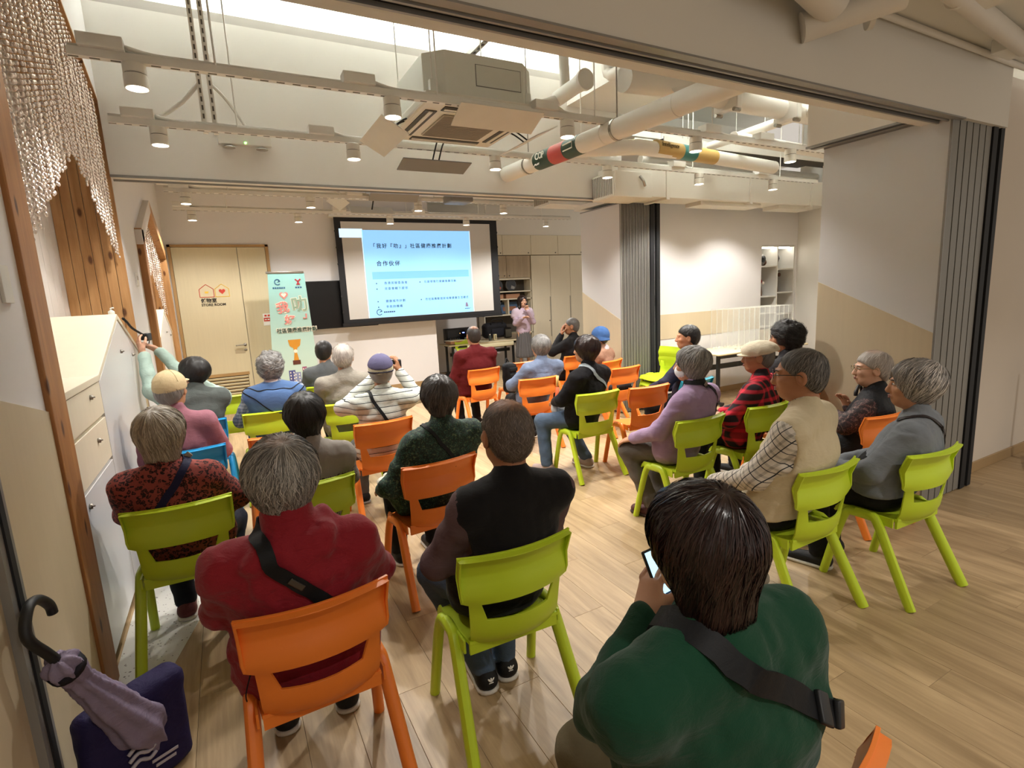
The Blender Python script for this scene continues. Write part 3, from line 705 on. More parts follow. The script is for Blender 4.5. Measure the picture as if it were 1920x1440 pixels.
MB().tube([(2.97 - .088, 4.2, zc(4.1) + .02), (2.97 - .088, 4.06, zc(4.1) + .02), (2.97 - .088, 4.06, zc(4.1) - .03), (2.97 - .088, 4.2, zc(4.1) - .03)], .006, 6).build('arrow_mark', WHT, bp)
for y in (4.95, 3.55):
    cl = MB().tube([(2.97, y, zc(y) + .08), (2.97, y, 3.8)], .006, 6).build('hanger_rod', STEEL, bp)
    MB().tube([(2.97, y - .012, zc(y)), (2.97, y + .012, zc(y))], .087, 20).build('hanger_ring', STEEL, bp)
pb = pipe('insulated_pipe', [(3.06, 4.28, 2.98), (3.9, 4.36, 3.08), (4.6, 4.42, 3.10), (6.4, 4.62, 3.10)], .075, 'white insulated pipe with gold and teal wrap', [((4.3, 4.40, 3.10), (1, .1, 0))])
def wrapx(x0, x1, m, nm): MB().tube([(x0, 4.42 + (x0 - 4.6) * .111, 3.10), (x1, 4.42 + (x1 - 4.6) * .111, 3.10)], .078, 20).build(nm, m, pb, auto=50)
GOLD = M('sticker_gold', '#b59555', .5)
wrapx(4.15, 4.55, GOLD, 'gold_wrap'); wrapx(4.55, 4.78, M('sticker_teal', '#2f7470', .5), 'teal_wrap'); wrapx(4.78, 5.15, GOLD, 'gold_wrap')
text('wrap_lettering', 'Intelligence', M('print_olive', '#6d5a2b', .6), .06, (4.18, 4.292, 3.12), (R(90), 0, R(6)), pb, depth=.002)
pc = pipe('insulated_pipe', [(3.0, 3.5, 3.30), (3.6, 3.55, 3.34), (4.4, 3.6, 3.34), (6.6, 3.62, 3.34)], .095, 'large white pipe crossing behind the nearest rail towards the right', [((4.2, 3.59, 3.34), (1, 0, 0)), ((5.2, 3.61, 3.34), (1, 0, 0))])
MB().lathe([(.12, -.04), (.125, 0), (.125, .05), (.11, .07)], (3.55, 3.50, 3.36), 20, 'Y').build('end_cap', PIPE, pc, auto=50)
for x in (4.25, 5.1):
    MB().box((x, 3.55, 3.34), (.07, .26, .26)).build('flange', METALW, pc, bevel=.01)
    for s in (-1, 1): MB().lathe([(.018, -.04), (.018, .04)], (x, 3.55 + s * .1, 3.20), 8, 'X').build('flange_bolt', STEEL, pc)
pd_ = pipe('drain_pipe', smooth_path([(2.36, 4.18, 3.20), (2.52, 4.2, 3.24), (2.70, 4.24, 3.30), (2.90, 4.27, 3.38)], 5), .048, 'white valve pipe leaving the air conditioner', [((2.52, 4.2, 3.24), (1, 0, .3))])
MB().tube([(2.91, 4.30, 3.40), (2.89, 3.98, 3.40), (2.885, 3.84, 3.40)], [.065, .065, .075], 18).build('cleanout_stub', PIPE, pd_, auto=50)
MB().tube([(2.885, 3.86, 3.40), (2.885, 3.83, 3.40)], .084, 18).build('stub_cap', PIPE, pd_, auto=50)
MB().tube([(2.36, 4.18, 3.20), (2.40, 4.18, 3.21)], .06, 12).build('union_nut', METALW, pd_, auto=50)
MB().tube(smooth_path([(2.40, 4.0, 3.12), (2.55, 3.98, 3.20), (2.70, 3.95, 3.16), (2.78, 3.9, 3.02)], 5), .030, 10).build('hose', PIPE, pd_, True)
for k, (pts, lab) in enumerate((([(2.76, 4.32, 4.49), (2.76, 4.32, 3.92), (2.76, 4.28, 3.83), (2.77, 4.20, 3.80), (2.79, 3.95, 3.80)], 'short white elbow pipe near the bright ceiling, left one'),
                                ([(3.745, 4.62, 4.49), (3.745, 4.62, 3.92), (3.745, 4.58, 3.83), (3.747, 4.48, 3.80), (3.76, 3.9, 3.80)], 'white elbow pipe beside the ceiling box, right one'))):
    pipe('elbow_pipe', smooth_path(pts, 4), .055, lab, [(pts[0][:2] + (4.1,), (0, 0, 1))])
pipe('vertical_pipe', [(2.93, 4.20, 3.42), (2.90, 4.20, 4.49)], .045, 'thin white vertical pipe above the valve')
# rectangular duct with grille at the right
DU = M('duct_white', '#dbd6cb', .55, .03, 4)
du = empty('air_duct', (6.3, 5.28, 2.76), 0, 'rectangular white air duct with a slatted grille end, beside the far partition', 'duct')
MB().span((-2.05, -.20, 0), (2.15, .18, .34)).build('duct_body', DU, du, bevel=.004)
MB().span((-2.12, -.23, -.02), (-1.55, .20, .27)).build('plenum', DU, du, bevel=.006)
MB().span((-2.135, -.22, -.01), (-2.118, .19, .26)).build('grille_frame', WHITEP, du, bevel=.003)
for k in range(12): MB().box((-2.138, -.19 + k * .0325, .125), (.012, .012, .23), rz=R(25)).build('grille_slat', M('slat_grey', '#8f897e', .6), du)  # slats in a darker grey than the duct
MB().tube([(-1.75, -.24, .22), (-1.72, -.27, .16), (-1.68, -.25, .11)], .016, 8).build('hook', STEEL, du)
for x in (-1.3, .25, 1.6): MB().span((x, -.215, -.025), (x + .05, .19, .36)).build('duct_flange', DU, du)
for x, w in ((-.6, 1.2), (1.0, .8)): MB().span((x, -.12, -.05), (x + w, .15, 0)).build('return_spigot', DU, du, bevel=.003)
for x in (-1.0, .6, 1.9): MB().tube([(x, -.19, .3), (x, -.19, 1.6)], .005, 6).build('hanger_rod', METALW, du)
d2 = empty('air_duct', (5.3, 7.0, 2.95), 0, 'rectangular white duct with grille seen below the middle beam', 'duct')
MB().span((-.9, -.2, 0), (1.4, .2, .36)).build('duct_body', DU, d2, bevel=.004)
MB().span((-.915, -.21, -.01), (-.9, .21, .37)).build('grille_frame', WHITEP, d2)
for k in range(10): MB().box((-.918, -.18 + k * .04, .18), (.012, .014, .32), rz=R(25)).build('grille_slat', M('slat_grey', '#8f897e', .6), d2)
for x in (-.6, .9): MB().tube([(x, 0, .3), (x, 0, .67)], .006, 6).build('hanger_rod', METALW, d2)
# dark service trays and pipes above the recess
DARK = M('service_dark', '#4b463f', .8)
for k, (y, z, x0_, x1_, lab) in enumerate(((5.05, 3.34, 4.8, 8.4, 'dark cable tray above the air duct, nearer one'), (5.5, 3.44, 4.75, 8.4, 'dark cable tray above the air duct, farther one'))):
    t = tag(MB().span((x0_, y - .14, z), (x1_, y + .14, z + .05)).build('cable_tray', DARK), lab, 'cable tray')
    MB().span((x0_, y - .15, z - .01), (x1_, y - .135, z + .07)).build('side_rail', METALW, t)
    for xx in (5.2, 6.6, 8.0): MB().tube([(xx, y - .14, z), (xx, y - .14, 4.5)], .006, 6).build('hanger_rod', METALW, t)
pipe('service_pipe', [(4.72, 5.22, 3.22), (8.3, 5.26, 3.22)], .05, 'white pipe running above the air duct')
pipe('service_pipe', [(5.0, 4.1, 3.2), (8.3, 4.3, 3.2)], .06, 'white pipe crossing the right recess ceiling')
pipe('service_pipe', [(5.35, 3.1, 3.32), (5.6, 5.3, 3.36)], .05, 'white pipe running into the right recess')
# pipes in the far bay
pipe('service_pipe', [(2.0, 6.6, 3.28), (4.3, 6.7, 3.28)], .10, 'thick white pipe glimpsed under the middle beam')
pipe('service_pipe', [(-.5, 6.4, 3.3), (6.0, 6.45, 3.3)], .03, 'thin white conduit under the middle beam, nearer')
pipe('service_pipe', [(-.5, 7.9, 3.22), (6.0, 7.9, 3.22)], .03, 'thin white conduit under the middle beam, farther')
ac2 = empty('air_conditioner', (2.2, 7.75, 3.12), 0, 'far ceiling air conditioner half hidden by the middle beam', 'air conditioner')
MB().prism([(-.475, -.475), (.475, -.475), (.475, .475), (-.475, .475)], .03, .11, 'Z').build('fascia', ACW, ac2, bevel=.02)
MB().prism(oc, .11, .45, 'Z').build('casing', AC, ac2)
MB().span((-.26, -.26, .018), (.26, .26, .031)).build('intake_grille', M('grille_taupe', '#a39a8c', .6), ac2)
for k in (0, 2, 3):
    mt = Matrix.Rotation(R(90 * k), 3, 'Z')
    MB().box(mt @ Vector((0, -.62, -.08)), (.66, .22, .008), rot=mt @ Matrix.Rotation(R(-35), 3, 'X')).build('deflector_board', M('board_grey', '#8c8a88', .5) if k == 0 else M('board_white', '#cfcac0', .5), ac2)
    MB().tube([mt @ Vector((0, -.47, .05)), mt @ Vector((0, -.6, -.07))], .01, 6).build('arm', BLACK, ac2)
# projector
pj = empty('projector', (3.0, 6.9, 2.98), 0, 'grey projector hanging under the ceiling in front of the screen', 'projector')
MB().cbox((0, 0, .0), (.32, .30, .11), .02).build('housing', M('projector_grey', '#7b7a78', .5), pj, True)
MB().lathe([(.035, .15), (.03, .17)], (.06, 0, 0), 14, 'Y').build('lens', BLACK, pj)
MB().tube([(0, 0, .05), (0, 0, .64)], .02, 8).build('mount_pole', METALW, pj)
# pipes under the near ceiling at the upper right
np_ = pipe('insulated_pipe', [(2.98, 1.62, 2.96), (2.96, 1.79, 2.95)], .0, 'x') if False else None
a1 = pipe('insulated_pipe', [(2.10, 1.60, 2.99), (2.44, 1.62, 2.975), (2.68, 1.66, 2.945)], .082, 'thick white pipe under the near ceiling at the upper right', [((2.62, 1.62, 2.985), (1, 0, -.05))])
a2 = pipe('insulated_pipe', [(2.94, 1.48, 2.955), (2.80, 1.63, 2.925), (2.64, 1.78, 2.88)], .068, 'short capped white pipe end under the near ceiling', [((2.95, 1.63, 2.936), (.7, -.7, 0))])
pipe('insulated_pipe', [(2.6, 1.3, 3.0), (3.3, 1.45, 3.02), (4.6, 1.6, 3.03)], .05, 'slim white pipe along the near ceiling', [((3.4, 1.47, 3.02), (1, .1, 0))])
pipe('conduit', [(3.25, 1.76, 3.055), (5.2, 1.84 - .06, 3.055)], .018, 'thin white conduit along the beam and near ceiling')
for k, (x, y) in enumerate(((3.4, .9), (4.4, 1.1))):
    tag(MB().span((x, -2, 3.0), (x + .25, y + .6, 3.08)).build('ceiling_rib', CEIL, bevel=.004), 'white ceiling rib at the upper right, %s' % ('left one' if k == 0 else 'right one'), 'ceiling rib')

# near bay, over and behind the viewer
rail(XL + .2, 6.5, -.55, 'white light rail of the near bay above the viewer', z=2.95)
for k, x in enumerate((.5, 3.0, 5.2)): place_spot(x, -.55, 'white cylinder spotlight in the near bay, %s from the left' % ORD[k], 'track spotlights', SPOT_POWER * (.5 if k == 0 else .85), z=2.95)
# ------------------------------------------------------------------ one-piece plastic chairs
def plastic(name, col):
    m, nt, b = _nt(name); v = coords(nt); c = lin(col)
    f = noise(nt, v, 3, 2)
    nt.links.new(mixcol(nt, f, tuple(x * .95 for x in c), tuple(min(1, x * 1.05) for x in c)), b.inputs['Base Color'])
    b.inputs['Roughness'].default_value = .42; b.inputs['Subsurface Weight'].default_value = .0
    bump(nt, b, noise(nt, v, 420, 2), .10, .001)
    return m
CH = dict(green=plastic('plastic_lime', '#bfd62c'), orange=plastic('plastic_orange', '#f0822e'), blue=plastic('plastic_blue', '#1f93cf'), teal=plastic('plastic_teal', '#1d8fa6'))
def grid_shell(fn, us, vs, th, skip=lambda i, j: False):
    """two-sided shell from a parametric surface; returns MB"""
    P = [[Vector(fn(u, v)) for u in us] for v in vs]
    nv, nu = len(vs), len(us)
    N = [[None] * nu for _ in range(nv)]
    for j in range(nv):
        for i in range(nu):
            a = P[j][min(i + 1, nu - 1)] - P[j][max(i - 1, 0)]; b = P[min(j + 1, nv - 1)][i] - P[max(j - 1, 0)][i]
            N[j][i] = a.cross(b).normalized()
    m = MB(); V = [P[j][i] for j in range(nv) for i in range(nu)] + [P[j][i] + N[j][i] * th for j in range(nv) for i in range(nu)]
    o = nv * nu; F = []; cells = {(i, j) for j in range(nv - 1) for i in range(nu - 1) if not skip(i, j)}
    for (i, j) in cells:
        a, b, c, d = j * nu + i, j * nu + i + 1, (j + 1) * nu + i + 1, (j + 1) * nu + i
        F += [(a, b, c, d), (o + d, o + c, o + b, o + a)]
        for (di, dj, e) in ((0, -1, (a, b)), (1, 0, (b, c)), (0, 1, (c, d)), (-1, 0, (d, a))):
            if (i + di, j + dj) not in cells: F.append((e[1], e[0], o + e[0], o + e[1]))
    return m.add(V, F)
def lerp_tab(t, tab):
    for (a, va), (b, vb) in zip(tab, tab[1:]):
        if t <= b: return va + (vb - va) * max(0, (t - a)) / (b - a)
    return tab[-1][1]
Y_Z = [(.40, -.105), (.43, -.150), (.47, -.168), (.53, -.172), (.60, -.178), (.64, -.181), (.70, -.166), (.715, -.166), (.79, -.196)]
HW = [(.40, .165), (.44, .178), (.53, .182), (.598, .186), (.615, .216), (.64, .221), (.79, .226)]
def back_fn(u, z):
    y = lerp_tab(z, Y_Z); w = lerp_tab(z, HW)
    curve = .045 if z > .6 else .045 + (.6 - z) * .05
    k = 1.0
    if .50 < z < .62 and abs(u) < .85: k = .86 + .14 * min(1, max(0, (z - .525) / .073))
    return (u * w * k, y + curve * (abs(u) ** 2.0), z)
def seat_fn(u, v):
    # v 0 (back) .. 1 (front)
    y = -.115 + v * .325
    z = .432 - .012 * math.sin(v * math.pi) + .016 * u * u + (.0 if v < .8 else -.05 * ((v - .8) / .2) ** 2)
    w = .185 + .02 * v
    return (u * w, y, z - (.0 if abs(u) < .9 else .012))
def make_chair_meshes():
    out = {}
    us = [-1, -.92, -.78, -.66, -.45, -.22, 0, .22, .45, .66, .78, .92, 1]
    zs = [.40, .43, .465, .50, .525, .56, .598, .615, .64, .67, .70, .715, .75, .785, .795]
    def skip(i, j):
        zc_ = (zs[j] + zs[j + 1]) / 2; uc = (us[i] + us[i + 1]) / 2
        return .525 <= zc_ <= .60 and abs(uc) < .76
    b = grid_shell(back_fn, us, zs, .009, skip)
    # folded rim along top and sides, projecting to the rear
    rim = []
    for z in (.615, .64, .70, .76, .785): rim.append(Vector(back_fn(-1, z)))
    rim2 = [Vector(back_fn(u, .793)) for u in us]
    rim3 = [Vector((-p.x, p.y, p.z)) for p in reversed(rim)]
    path = rim + rim2[1:-1] + rim3
    V = []; F = []
    for k, p in enumerate(path):
        top = min(1.0, max(0.0, (p.z - .62) / .1))
        dep = .012 + .020 * top
        drop = .008 if len(rim) <= k < len(rim) + len(rim2) - 2 else 0
        c = Vector((0, -.16, .70)); inn = (c - p); inn.y = 0; inn = inn.normalized() * .008
        V += [p, p + inn, p + inn + Vector((0, -dep, -drop * .5)), p + Vector((0, -dep, -drop))]
    for k in range(len(path) - 1):
        for q in range(4): F.append((k * 4 + q, k * 4 + (q + 1) % 4, k * 4 + 4 + (q + 1) % 4, k * 4 + 4 + q))
    F += [(0, 1, 2, 3), tuple((len(path) - 1) * 4 + q for q in range(4))]
    b.add(V, F)
    # crease rib across the rear of the backrest
    out['backrest'] = b
    s = grid_shell(seat_fn, [-1, -.93, -.7, -.35, 0, .35, .7, .93, 1], [0, .12, .3, .5, .7, .82, .9, .96, 1.0], -.012)
    # skirt
    for sx in (-1, 1):
        s.prism([(-.10, .435), (.18, .43), (.205, .40), (.18, .392), (-.02, .39), (-.10, .385)], sx * .196, sx * .204, 'X')
    s.prism([(-.185, .38), (.185, .38), (.185, .43), (-.185, .43)], -.112, -.100, 'Y')
    out['seat'] = s
    def leg(front, sx):
        if front: pts = [(sx * .208, -.02, .413), (sx * .209, .10, .409), (sx * .214, .135, .392), (sx * .222, .17, .28), (sx * .236, .232, 0)]
        else: pts = [(sx * .208, .08, .416), (sx * .210, .01, .418), (sx * .213, -.03, .395), (sx * .225, -.12, .22), (sx * .240, -.232, 0)]
        m = MB()
        pts2 = smooth_path(pts, 4)
        k = len(pts2)
        rs = [.0235 if not front else .0215] * k
        m.tube(pts2, rs, 10, True, 1.05 if front else 1.15, up=(0, 1, 0))
        # cut the foot level with the floor
        m.v = [(x, y, max(z, 0.0)) for x, y, z in m.v]
        return m
    for nm, f, sx in (('fl', True, -1), ('fr', True, 1), ('bl', False, -1), ('br', False, 1)): out[nm] = leg(f, sx)
    return out
CM = {}
for colr, m in CH.items():
    g = make_chair_meshes()
    CM[colr] = {k: (lambda me: (me.shade_smooth(), me.set_sharp_from_angle(angle=R(38)), me)[2])(v.mesh('leg' if len(k) == 2 else k, m)) for k, v in g.items()}
def chair(x, y, rot, colr, label, z=0, group='plastic chairs set out for the talk'):
    o = empty('plastic_chair', (x, y, z), R(rot), label, 'chair', group)
    for k in ('backrest', 'seat', 'fl', 'fr', 'bl', 'br'):
        c = bpy.data.objects.new('leg' if len(k) == 2 else k, CM[colr][k]); link(c, o)
        if k in ('backrest',):
            bv = c.modifiers.new('bevel', 'BEVEL'); bv.width = .0025; bv.segments = 2; bv.limit_method = 'ANGLE'; bv.angle_limit = R(50)
    return o
G, O_, B_ = 'lime green plastic chair', 'orange plastic chair', 'blue plastic chair'
CHAIRS = [
    (-.29, 3.00, -1, 'green', G + ' under the woman in red leopard print'),
    (.14, 1.78, 1, 'orange', O_ + ' under the person in the dark red jacket'),
    (.835, 1.745, -2, 'green', G + ' under the man in the black vest'),
    (.95, 2.86, 5, 'orange', O_ + ' under the woman in the dark green floral jacket'),
    (.28, 2.94, 3, 'green', G + ' under the dark-haired person in the grey top with floral hem'),
    (.27, 4.13, 2, 'orange', 'empty ' + O_ + ' ahead of the dark-haired person in grey'),
    (.27, 5.09, 0, 'green', G + ' under the person with the blue hood'),
    (.92, 5.0, 0, 'green', G + ' under the white-haired man in the grey-beige shirt'),
    (.96, 4.05, 3, 'orange', O_ + ' under the photographer in the striped shirt'),
    (-.29, 5.07, -3, 'blue', B_ + ' under the person reaching up to the lockers'),
    (-.32, 4.10, 3, 'blue', B_ + ' under the person in the beige cap and pink top'),
    (.02, 6.30, -4, 'green', 'empty ' + G + ' in the front row near the store room door'),
    (2.74, 6.03, 6, 'orange', O_ + ' under the balding man in dark red'),
    (2.87, 4.92, -4, 'orange', O_ + ' under the grey-haired person in the blue-grey shirt'),
    (3.42, 6.21, 5, 'orange', 'empty ' + O_ + ' with a black backpack hanging on it'),
    (4.26, 6.22, 8, 'orange', O_ + ' under the man resting his face on his hand'),
    (2.83, 3.85, -2, 'green', G + ' under the person in black with a white strap'),
    (3.98, 4.85, 5, 'orange', 'empty ' + O_ + ' with a black bag behind its seat'),
    (3.36, 3.77, -4, 'orange', 'empty ' + O_ + ' left of the woman in the lilac hoodie'),
    (2.77, 2.65, 0, 'green', G + ' under the woman in the lilac hoodie'),
    (3.44, 2.62, 0, 'green', G + ' under the person in red and black plaid'),
    (2.475, 1.60, 0, 'green', G + ' under the man in the beige vest'),
    (3.73, 1.97, -3, 'orange', O_ + ' under the elderly person in the dark padded vest'),
    (3.115, 1.44, -3, 'green', G + ' under the woman in the grey sweater'),
    (.82, .64, 0, 'orange', O_ + ' under the woman in the dark green sweater'),
    (3.90, 3.72, 4, 'teal', 'teal blue plastic chair under the person in navy'),
    (4.22, 5.42, 20, 'orange', O_ + ' under the person in the blue bucket hat'),
    (4.05, 2.75, 0, 'orange', O_ + ' under the curly-haired person with glasses'),
    (.93, 6.20, 0, 'green', G + ' under the dark-haired man beside the banner'),
]
for c in CHAIRS: chair(*c)
chair(5.03, 5.19, 84, 'green', 'upper of two stacked lime green chairs facing sideways by the partition', z=.085)
chair(5.03, 5.19, 84, 'green', 'lower of two stacked lime green chairs facing sideways by the partition')
chair(4.35, 10.0, 175, 'green', G + ' standing in front of the presentation table')
# ------------------------------------------------------------------ sculpting by signed distance (numpy surface nets)
f32 = np.float32
def _n3(seed=1, n=17):
    rs = np.random.RandomState(seed); return rs.rand(n, n, n).astype(f32) * 2 - 1
_LAT = _n3()
def vnoise(P, freq, off=0.0):
    q = P * freq + off; i = np.floor(q).astype(np.int32); t = q - i; t = t * t * (3 - 2 * t); i = i % 16
    x, y, z = i[..., 0], i[..., 1], i[..., 2]; u, v, w = t[..., 0], t[..., 1], t[..., 2]
    L = _LAT
    c00 = L[x, y, z] * (1 - u) + L[x + 1, y, z] * u; c10 = L[x, y + 1, z] * (1 - u) + L[x + 1, y + 1, z] * u
    c01 = L[x, y, z + 1] * (1 - u) + L[x + 1, y, z + 1] * u; c11 = L[x, y + 1, z + 1] * (1 - u) + L[x + 1, y + 1, z + 1] * u
    return (c00 * (1 - v) + c10 * v) * (1 - w) + (c01 * (1 - v) + c11 * v) * w
def near(d, P, fn, band=.035):
    m = np.abs(d) < band; d = d.copy()
    if m.any(): d[m] += fn(P[m])
    return d
def A(*v): return np.array(v, f32)
def cone(P, a, b, ra, rb, ratio=1.0, side=None):
    """tapered capsule; ratio widens it along 'side'"""
    a = np.asarray(a, f32); b = np.asarray(b, f32); ba = b - a; d = P - a
    t = np.clip((d @ ba) / max(float(ba @ ba), 1e-9), 0, 1)
    q = d - t[..., None] * ba; r = ra + (rb - ra) * t
    if ratio != 1.0:
        s = np.asarray(side if side is not None else (1, 0, 0), f32); s = s / np.linalg.norm(s)
        qs = q @ s; rest = q - qs[..., None] * s
        return np.sqrt((qs / ratio) ** 2 + (rest ** 2).sum(-1)) - r
    return np.sqrt((q ** 2).sum(-1)) - r
def ell(P, c, r):
    q = (P - np.asarray(c, f32)) ; r = np.asarray(r, f32)
    k0 = np.sqrt(((q / r) ** 2).sum(-1)) + 1e-9; k1 = np.sqrt(((q / (r * r)) ** 2).sum(-1)) + 1e-9
    return k0 * (k0 - 1) / k1
def box3(P, c, h, rad=.0):
    q = np.abs(P - np.asarray(c, f32)) - np.asarray(h, f32) + rad
    return np.sqrt((np.maximum(q, 0) ** 2).sum(-1)) + np.minimum(q.max(-1), 0) - rad
def smin(a, b, k):
    if k <= 0: return np.minimum(a, b)
    h = np.maximum(k - np.abs(a - b), 0) / k
    return np.minimum(a, b) - h * h * k * .25
def smax(a, b, k): return -smin(-a, -b, k)
def surf(fn, lo, hi, vox):
    lo = np.asarray(lo, f32); hi = np.asarray(hi, f32)
    n = np.ceil((hi - lo) / vox).astype(int) + 1
    ax = [lo[i] + np.arange(n[i], dtype=f32) * vox for i in range(3)]
    P = np.stack(np.meshgrid(*ax, indexing='ij'), -1)
    D = fn(P).astype(f32)
    # close at the border
    D[0], D[-1] = np.maximum(D[0], .001), np.maximum(D[-1], .001)
    D[:, 0], D[:, -1] = np.maximum(D[:, 0], .001), np.maximum(D[:, -1], .001)
    D[:, :, 0], D[:, :, -1] = np.maximum(D[:, :, 0], .001), np.maximum(D[:, :, -1], .001)
    S = D < 0
    nx, ny, nz = D.shape
    acc = np.zeros((nx - 1, ny - 1, nz - 1, 3), f32); cnt = np.zeros((nx - 1, ny - 1, nz - 1), f32)
    for axis in range(3):
        sl0 = [slice(None)] * 3; sl1 = [slice(None)] * 3; sl0[axis] = slice(0, -1); sl1[axis] = slice(1, None)
        d0, d1 = D[tuple(sl0)], D[tuple(sl1)]; cr = S[tuple(sl0)] != S[tuple(sl1)]
        t = np.where(cr, d0 / np.where(cr, d0 - d1, 1), 0)
        o1, o2 = [k for k in range(3) if k != axis]
        for e1 in (0, 1):
            for e2 in (0, 1):
                sl = [slice(None)] * 3
                for o_, e in ((o1, e1), (o2, e2)):
                    sl[o_] = slice(e, D.shape[o_] - 1 + e)
                c = cr[tuple(sl)]; tt = t[tuple(sl)]
                cnt += c
                acc[..., axis] += np.where(c, tt, 0); acc[..., o1] += np.where(c, e1, 0); acc[..., o2] += np.where(c, e2, 0)
    act = cnt > 0
    idx = -np.ones(act.shape, np.int64); k = int(act.sum()); idx[act] = np.arange(k)
    ijk = np.argwhere(act).astype(f32)
    V = lo + (ijk + acc[act] / cnt[act][:, None]) * vox
    F = []
    for axis in range(3):
        o1, o2 = [(1, 2), (2, 0), (0, 1)][axis]
        sl0 = [slice(None)] * 3; sl1 = [slice(None)] * 3; sl0[axis] = slice(0, -1); sl1[axis] = slice(1, None)
        a, b = S[tuple(sl0)], S[tuple(sl1)]
        for flip, msk in ((False, a & ~b), (True, ~a & b)):
            e = np.argwhere(msk)
            e = e[(e[:, o1] > 0) & (e[:, o2] > 0) & (e[:, o1] < D.shape[o1] - 1) & (e[:, o2] < D.shape[o2] - 1)]
            if not len(e): continue
            def at(d1, d2):
                q = e.copy(); q[:, o1] -= d1; q[:, o2] -= d2
                return idx[q[:, 0], q[:, 1], q[:, 2]]
            q = np.stack([at(1, 1), at(0, 1), at(0, 0), at(1, 0)], 1)
            F.append(q[:, ::-1] if flip else q)
    F = np.concatenate(F) if F else np.zeros((0, 4), int)
    return V.astype(float), F
def mesh_np(name, V, F, mat, smooth=True):
    me = bpy.data.meshes.new(name)
    me.vertices.add(len(V)); me.vertices.foreach_set('co', np.asarray(V, f32).ravel())
    F = np.asarray(F); k = F.shape[1]
    me.loops.add(len(F) * k); me.loops.foreach_set('vertex_index', F.ravel().astype(np.int32))
    me.polygons.add(len(F)); me.polygons.foreach_set('loop_start', np.arange(0, len(F) * k, k, dtype=np.int32))
    me.update(calc_edges=True); me.validate()
    if mat: me.materials.append(mat)
    if smooth: me.shade_smooth()
    return me
def obj_np(name, V, F, mat, parent, mw=None):
    o = bpy.data.objects.new(name, mesh_np(name, V, F, mat)); link(o, parent)
    if mw is not None: o.matrix_local = mw
    return o
def project(fn, pts, off=.003, it=12):
    P = np.array(pts, f32)
    for _ in range(it):
        d = fn(P); e = 1e-3
        g = np.stack([(fn(P + A(*(e if k == i else 0 for k in range(3)))) - d) / e for i in range(3)], -1)
        nrm = np.maximum(np.sqrt((g ** 2).sum(-1, keepdims=True)), .3)
        P = P - (d[:, None] - off) * g / nrm ** 2 * .8
    g = g / np.maximum(np.sqrt((g ** 2).sum(-1, keepdims=True)), 1e-6)
    return P, g
def ribbon(fn, ctrl, width, th, name, mat, parent, off=.004, n=10):
    pts = [tuple(p) for p in smooth_path(ctrl, n)]
    P, N = project(fn, pts, off)
    for _ in range(2): P[1:-1] = (P[:-2] + 2 * P[1:-1] + P[2:]) / 4
    dd_ = fn(P.astype(f32)); P = P + N * np.maximum(off - dd_, 0)[:, None]
    m = MB(); V = []; k = len(P)
    for i in range(k):
        t = P[min(i + 1, k - 1)] - P[max(i - 1, 0)]; t = t / (np.linalg.norm(t) + 1e-9)
        s = np.cross(t, N[i]); s = s / (np.linalg.norm(s) + 1e-9)
        for a, b in ((-1, 0), (1, 0), (1, 1), (-1, 1)): V.append(tuple(P[i] + s * a * width / 2 + N[i] * (b * th)))
    F = [(i * 4 + j_, i * 4 + (j_ + 1) % 4, i * 4 + 4 + (j_ + 1) % 4, i * 4 + 4 + j_) for i in range(k - 1) for j_ in range(4)]
    F += [(3, 2, 1, 0), tuple((k - 1) * 4 + j_ for j_ in range(4))]
    m.add(V, F); o = m.build(name, mat, parent, auto=50)
    return o, P, N

# ------------------------------------------------------------------ materials for people
def skin(name, col):
    if name in MATS: return MATS[name]
    m, nt, b = _nt(name); v = coords(nt); c = lin(col)
    f = noise(nt, v, 14, 4)
    col_ = mixcol(nt, f, tuple(x * .86 for x in c), tuple(min(1, x * 1.1) for x in c))
    col_ = mixcol(nt, ramp(nt, noise(nt, v, 5, 2), [(.5, 0.0), (.75, .35)]), col_, (c[0] * 1.0, c[1] * .75, c[2] * .68))
    nt.links.new(col_, b.inputs['Base Color']); b.inputs['Roughness'].default_value = .5
    b.inputs['Specular IOR Level'].default_value = .4
    bump(nt, b, noise(nt, v, 180, 3), .12, .001)
    MATS[name] = m; return m
SK = dict(a=skin('skin_warm', '#b98766'), b=skin('skin_tan', '#a87656'), c=skin('skin_light', '#d3a58a'), d=skin('skin_brown', '#8a5a40'))
def hairmat(name, c1, c2, rough=.42, bald=None):
    """bald = (crown point, radius, scalp colour): thinning crown"""
    if name in MATS: return MATS[name]
    m, nt, b = _nt(name)
    f = noise(nt, coords(nt, (1, 1, .35)), 95, 3, .6, .5)
    f2 = noise(nt, coords(nt), 11, 2)
    at_ = nt.nodes.new('ShaderNodeAttribute'); at_.attribute_name = 'tone'
    ff = math_(nt, 'ADD', math_(nt, 'MULTIPLY', at_.outputs['Fac'], .9), math_(nt, 'MULTIPLY', f2, .2))
    col = ramp(nt, ff, [(.12, lin(c1)), (.95, lin(c2))])
    if bald:
        vd = nt.nodes.new('ShaderNodeVectorMath'); vd.operation = 'DISTANCE'
        nt.links.new(coords(nt), vd.inputs[0]); vd.inputs[1].default_value = bald[0]
        dd = math_(nt, 'ADD', vd.outputs['Value'], math_(nt, 'MULTIPLY', math_(nt, 'SUBTRACT', f, .5), bald[1] * .9))
        k = ramp(nt, math_(nt, 'DIVIDE', dd, bald[1] * 1.6), [(.35, bald[3] if len(bald) > 3 else .9), (.72, 0.0)])
        col = mixcol(nt, k, col, lin(bald[2]))
    nt.links.new(col, b.inputs['Base Color']); b.inputs['Roughness'].default_value = rough
    b.inputs['Specular IOR Level'].default_value = .5
    bump(nt, b, f, .12, .003)
    MATS[name] = m; return m
